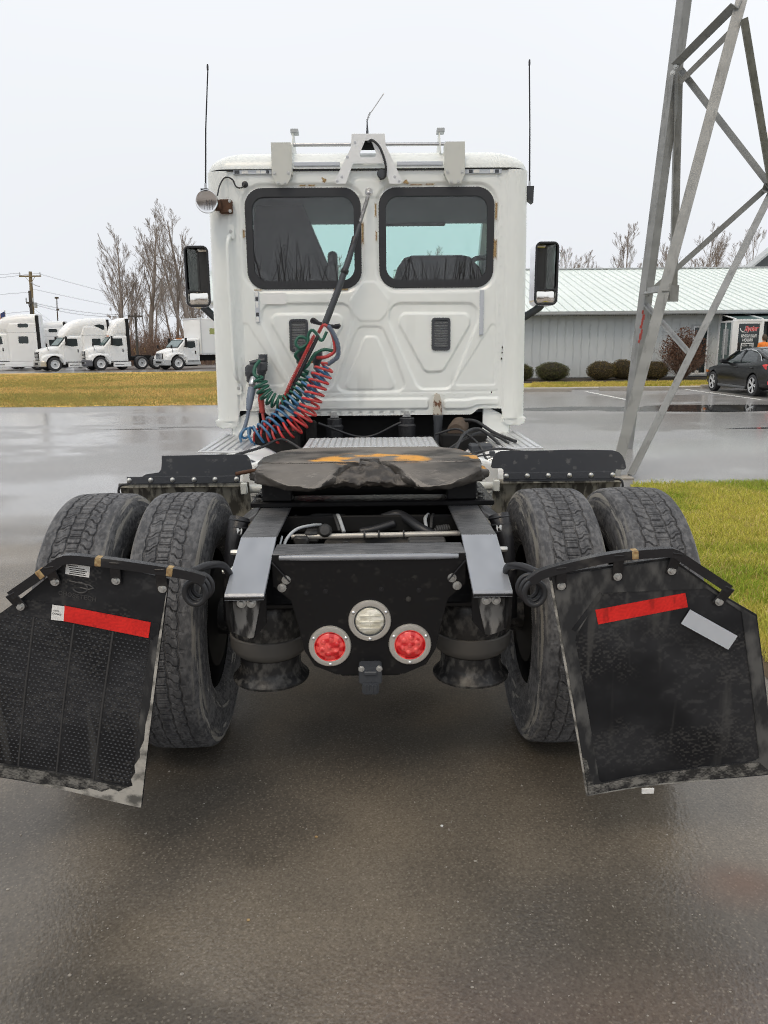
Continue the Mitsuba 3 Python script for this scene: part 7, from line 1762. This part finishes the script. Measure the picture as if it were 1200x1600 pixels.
for s in (-1, 1):
    for pts_, rr_ in (([(1.46, s * 0.795, 0.93), (1.80, s * 0.745, 1.13), (2.20, s * 0.685, 1.31)], 0.035), ([(3.35, s * 0.655, 1.32), (3.80, s * 0.70, 1.19), (4.22, s * 0.735, 1.08)], [0.04, 0.06, 0.05]), ([(2.62, s * 0.80, 0.95), (2.66, s * 0.675, 1.34)], 0.028)):
        put(sd_, 'pillar', move(tube(pts_, rr_, 6), CP), 'm_car_paint', True)
    put(sd_, 'window_trim', move(tube(spline([(3.95, s * 0.805, 1.02), (3.70, s * 0.735, 1.19), (3.35, s * 0.69, 1.30), (3.05, s * 0.685, 1.335)], 16), 0.014, 6), CP), 'm_chrome', True)
    put(sd_, 'quarter_panel', move(hull([(3.62, s * 0.80, 1.00), (3.95, s * 0.80, 1.04), (3.55, s * 0.735, 1.23), (3.72, s * 0.74, 1.20), (3.62, s * 0.70, 1.0), (3.95, s * 0.70, 1.04), (3.55, s * 0.66, 1.20)]), CP), 'm_car_paint')
    put(sd_, 'mirror', join([move(cbox((1.78, s * 1.00 - 0.10, 0.92), (1.92, s * 1.00 + 0.10, 1.06), 0.04), CP), move(tube([(1.82, s * 0.80, 0.93), (1.84, s * 0.95, 0.96)], 0.03, 6), CP)]), 'm_car_paint')
    tl = put(sd_, 'tail_light', move(hull([(4.30, s * 0.868, 0.80), (4.56, s * 0.74, 0.70), (4.63, s * 0.50, 0.78), (4.63, s * 0.5, 0.90), (4.58, s * 0.72, 0.98), (4.12, s * 0.885, 0.92), (4.30, s * 0.86, 0.95), (4.45, s * 0.4, 0.85)]), CP), 'm_lens_red')
    put(tl, 'clear_lens', move(cbox((4.60, s * 0.60 - 0.08, 0.80), (4.645, s * 0.60 + 0.08, 0.87), 0.01), CP), 'm_far_lamp')
    put(sd_, 'rear_reflector', move(cbox((4.44, s * 0.80 - 0.05, 0.38), (4.56, s * 0.80 + 0.045, 0.48), 0.01), CP), 'm_lens_red')
    put(sd_, 'side_marker', move(cbox((0.36, s * 0.865 - 0.02, 0.60), (0.50, s * 0.865 + 0.02, 0.67), 0.008), CP), 'm_orange')
    put(sd_, 'door_handle', join([move(cbox((u, s * 0.90 - 0.012, 0.80), (u + 0.18, s * 0.90 + 0.016, 0.83), 0.008), CP) for u in (2.42, 3.42)]), 'm_car_paint')
    put(sd_, 'sill', move(cbox((1.35, s * 0.875 - 0.03, 0.20), (3.2, s * 0.875 + 0.03, 0.27), 0.02), CP), 'm_trim_dark')
    for u in (0.93, 3.63):
        M = CP @ mframe((u, s * 0.80, 0.318), (1, 0, 0), (0, 0, 1), (0, s, 0))
        w = put(sd_, 'wheel', lathe([(0.20, -0.10), (0.28, -0.105), (0.315, -0.08), (0.318, 0.0), (0.315, 0.08), (0.28, 0.098), (0.225, 0.095)], 32, M, cap=False), 'm_far_tyre', 40)
        put(w, 'rim_barrel', lathe([(0.0, 0.0), (0.19, 0.0), (0.215, 0.08), (0.228, 0.097)], 28, M, cap=False), 'm_under', 40)
        sp = []
        for k in range(5):
            t_ = 2 * math.pi * k / 5
            for dt in (-0.16, 0.16):
                sp.append(move(beam((0.04 * math.cos(t_), 0.04 * math.sin(t_), 0.07), (0.215 * math.cos(t_ + dt), 0.215 * math.sin(t_ + dt), 0.085), 0.035, 0.02, (0, 0, 1)), M))
        sp.append(lathe([(0.05, 0.05), (0.05, 0.085), (0.0, 0.09)], 16, M)); sp.append(lathe([(0.212, 0.06), (0.215, 0.095), (0.228, 0.098)], 28, M, cap=False))
        put(w, 'spokes', join(sp), 'm_rim_white', 30)
put(sd_, 'licence_plate', move(cbox((4.61, -0.15, 0.62), (4.635, 0.15, 0.76), 0.004), CP), 'm_sticker')
put(sd_, 'rear_bumper_trim', move(cbox((4.45, -0.75, 0.27), (4.60, 0.75, 0.40), 0.04), CP), 'm_trim_dark')

# ================================================================ person in orange
pp = thing('person', 'person in an orange vest standing behind the dark sedan, seen from behind', 'person')
PX, PY = 16.02, 32.0


def chain(bones, refine=0.02, it=8):
    mm = None
    for (p, r), (q, s) in bones:
        a_ = np.array(trimesh.creation.icosphere(2, 1.0).vertices)
        h_ = m3d.Manifold.hull_points(np.vstack([a_ * r + A(p), a_ * s + A(q)]))
        mm = h_ if mm is None else mm + h_
    v, f = from_man(mm.refine_to_length(refine))
    t = trimesh.Trimesh(v, f, process=True)
    trimesh.smoothing.filter_taubin(t, iterations=it)
    return np.array(t.vertices), np.array(t.faces)


J = lambda x, y, z, r: ((PX + x, PY + y, z), r)
bones = [(J(0, 0, 0.95, 0.15), J(0, 0, 1.18, 0.155)), (J(0, 0, 1.18, 0.155), J(0, 0, 1.36, 0.16)), (J(-0.15, 0, 1.44, 0.075), J(0.15, 0, 1.44, 0.075)), (J(0, 0, 1.38, 0.13), J(0, 0, 1.50, 0.062)), (J(0, 0, 1.50, 0.06), J(0, 0.02, 1.62, 0.058)), (J(0, 0.03, 1.66, 0.085), J(0, 0.02, 1.735, 0.092))]
for s in (-1, 1):
    bones += [(J(s * 0.17, 0, 1.44, 0.07), J(s * 0.24, 0.02, 1.15, 0.05)), (J(s * 0.24, 0.02, 1.15, 0.047), J(s * 0.22, 0.16, 0.95, 0.034)), (J(s * 0.22, 0.16, 0.95, 0.034), J(s * 0.20, 0.22, 0.90, 0.032)),
              (J(s * 0.09, 0, 0.93, 0.105), J(s * 0.11, 0.01, 0.50, 0.07)), (J(s * 0.11, 0.01, 0.50, 0.066), J(s * 0.12, -0.02, 0.10, 0.045)), (J(s * 0.12, -0.03, 0.05, 0.045), J(s * 0.13, 0.15, 0.04, 0.035))]
    for k in range(4):
        bones.append((J(s * (0.185 + 0.016 * k), 0.23, 0.895, 0.011), J(s * (0.185 + 0.016 * k), 0.27, 0.84 - 0.006 * (k % 2), 0.009)))
    bones.append((J(s * 0.17, 0.21, 0.90, 0.012), J(s * 0.15, 0.24, 0.87, 0.010)))
put(pp, 'body', chain(bones), 'm_skin', True)
put(pp, 'face', chain([(J(0, 0.105, 1.68, 0.018), J(0, 0.118, 1.66, 0.014)), (J(-0.085, 0.02, 1.69, 0.016), J(-0.092, 0.015, 1.67, 0.014)), (J(0.085, 0.02, 1.69, 0.016), J(0.092, 0.015, 1.67, 0.014))], 0.01, 2), 'm_skin', True)
put(pp, 'hair', chain([(J(0, -0.005, 1.72, 0.098), J(0, 0.01, 1.76, 0.092)), (J(0, -0.025, 1.66, 0.075), J(0, -0.01, 1.72, 0.096))], 0.02, 2), 'm_hair', True)
vest = [(J(0, 0, 0.90, 0.165), J(0, 0, 1.18, 0.172)), (J(0, 0, 1.18, 0.172), J(0, 0, 1.36, 0.178)), (J(-0.155, 0, 1.44, 0.088), J(0.155, 0, 1.44, 0.088)), (J(0, 0, 1.38, 0.15), J(0, 0, 1.47, 0.09))]
for s in (-1, 1):
    vest += [(J(s * 0.17, 0, 1.44, 0.082), J(s * 0.23, 0.01, 1.22, 0.062))]
put(pp, 'orange_top', chain(vest), 'm_cloth_orange', True)
tr_ = [(J(0, 0, 0.93, 0.158), J(0, 0, 0.98, 0.158))]
for s in (-1, 1):
    tr_ += [(J(s * 0.09, 0, 0.92, 0.115), J(s * 0.11, 0.01, 0.50, 0.082)), (J(s * 0.11, 0.01, 0.50, 0.08), J(s * 0.12, -0.02, 0.10, 0.062))]
put(pp, 'trousers', chain(tr_), 'm_cloth_dark', True)
for s in (-1, 1):
    put(pp, 'shoe', chain([(J(s * 0.12, -0.04, 0.05, 0.05), J(s * 0.13, 0.17, 0.045, 0.042))], 0.03, 2), 'm_under', True)
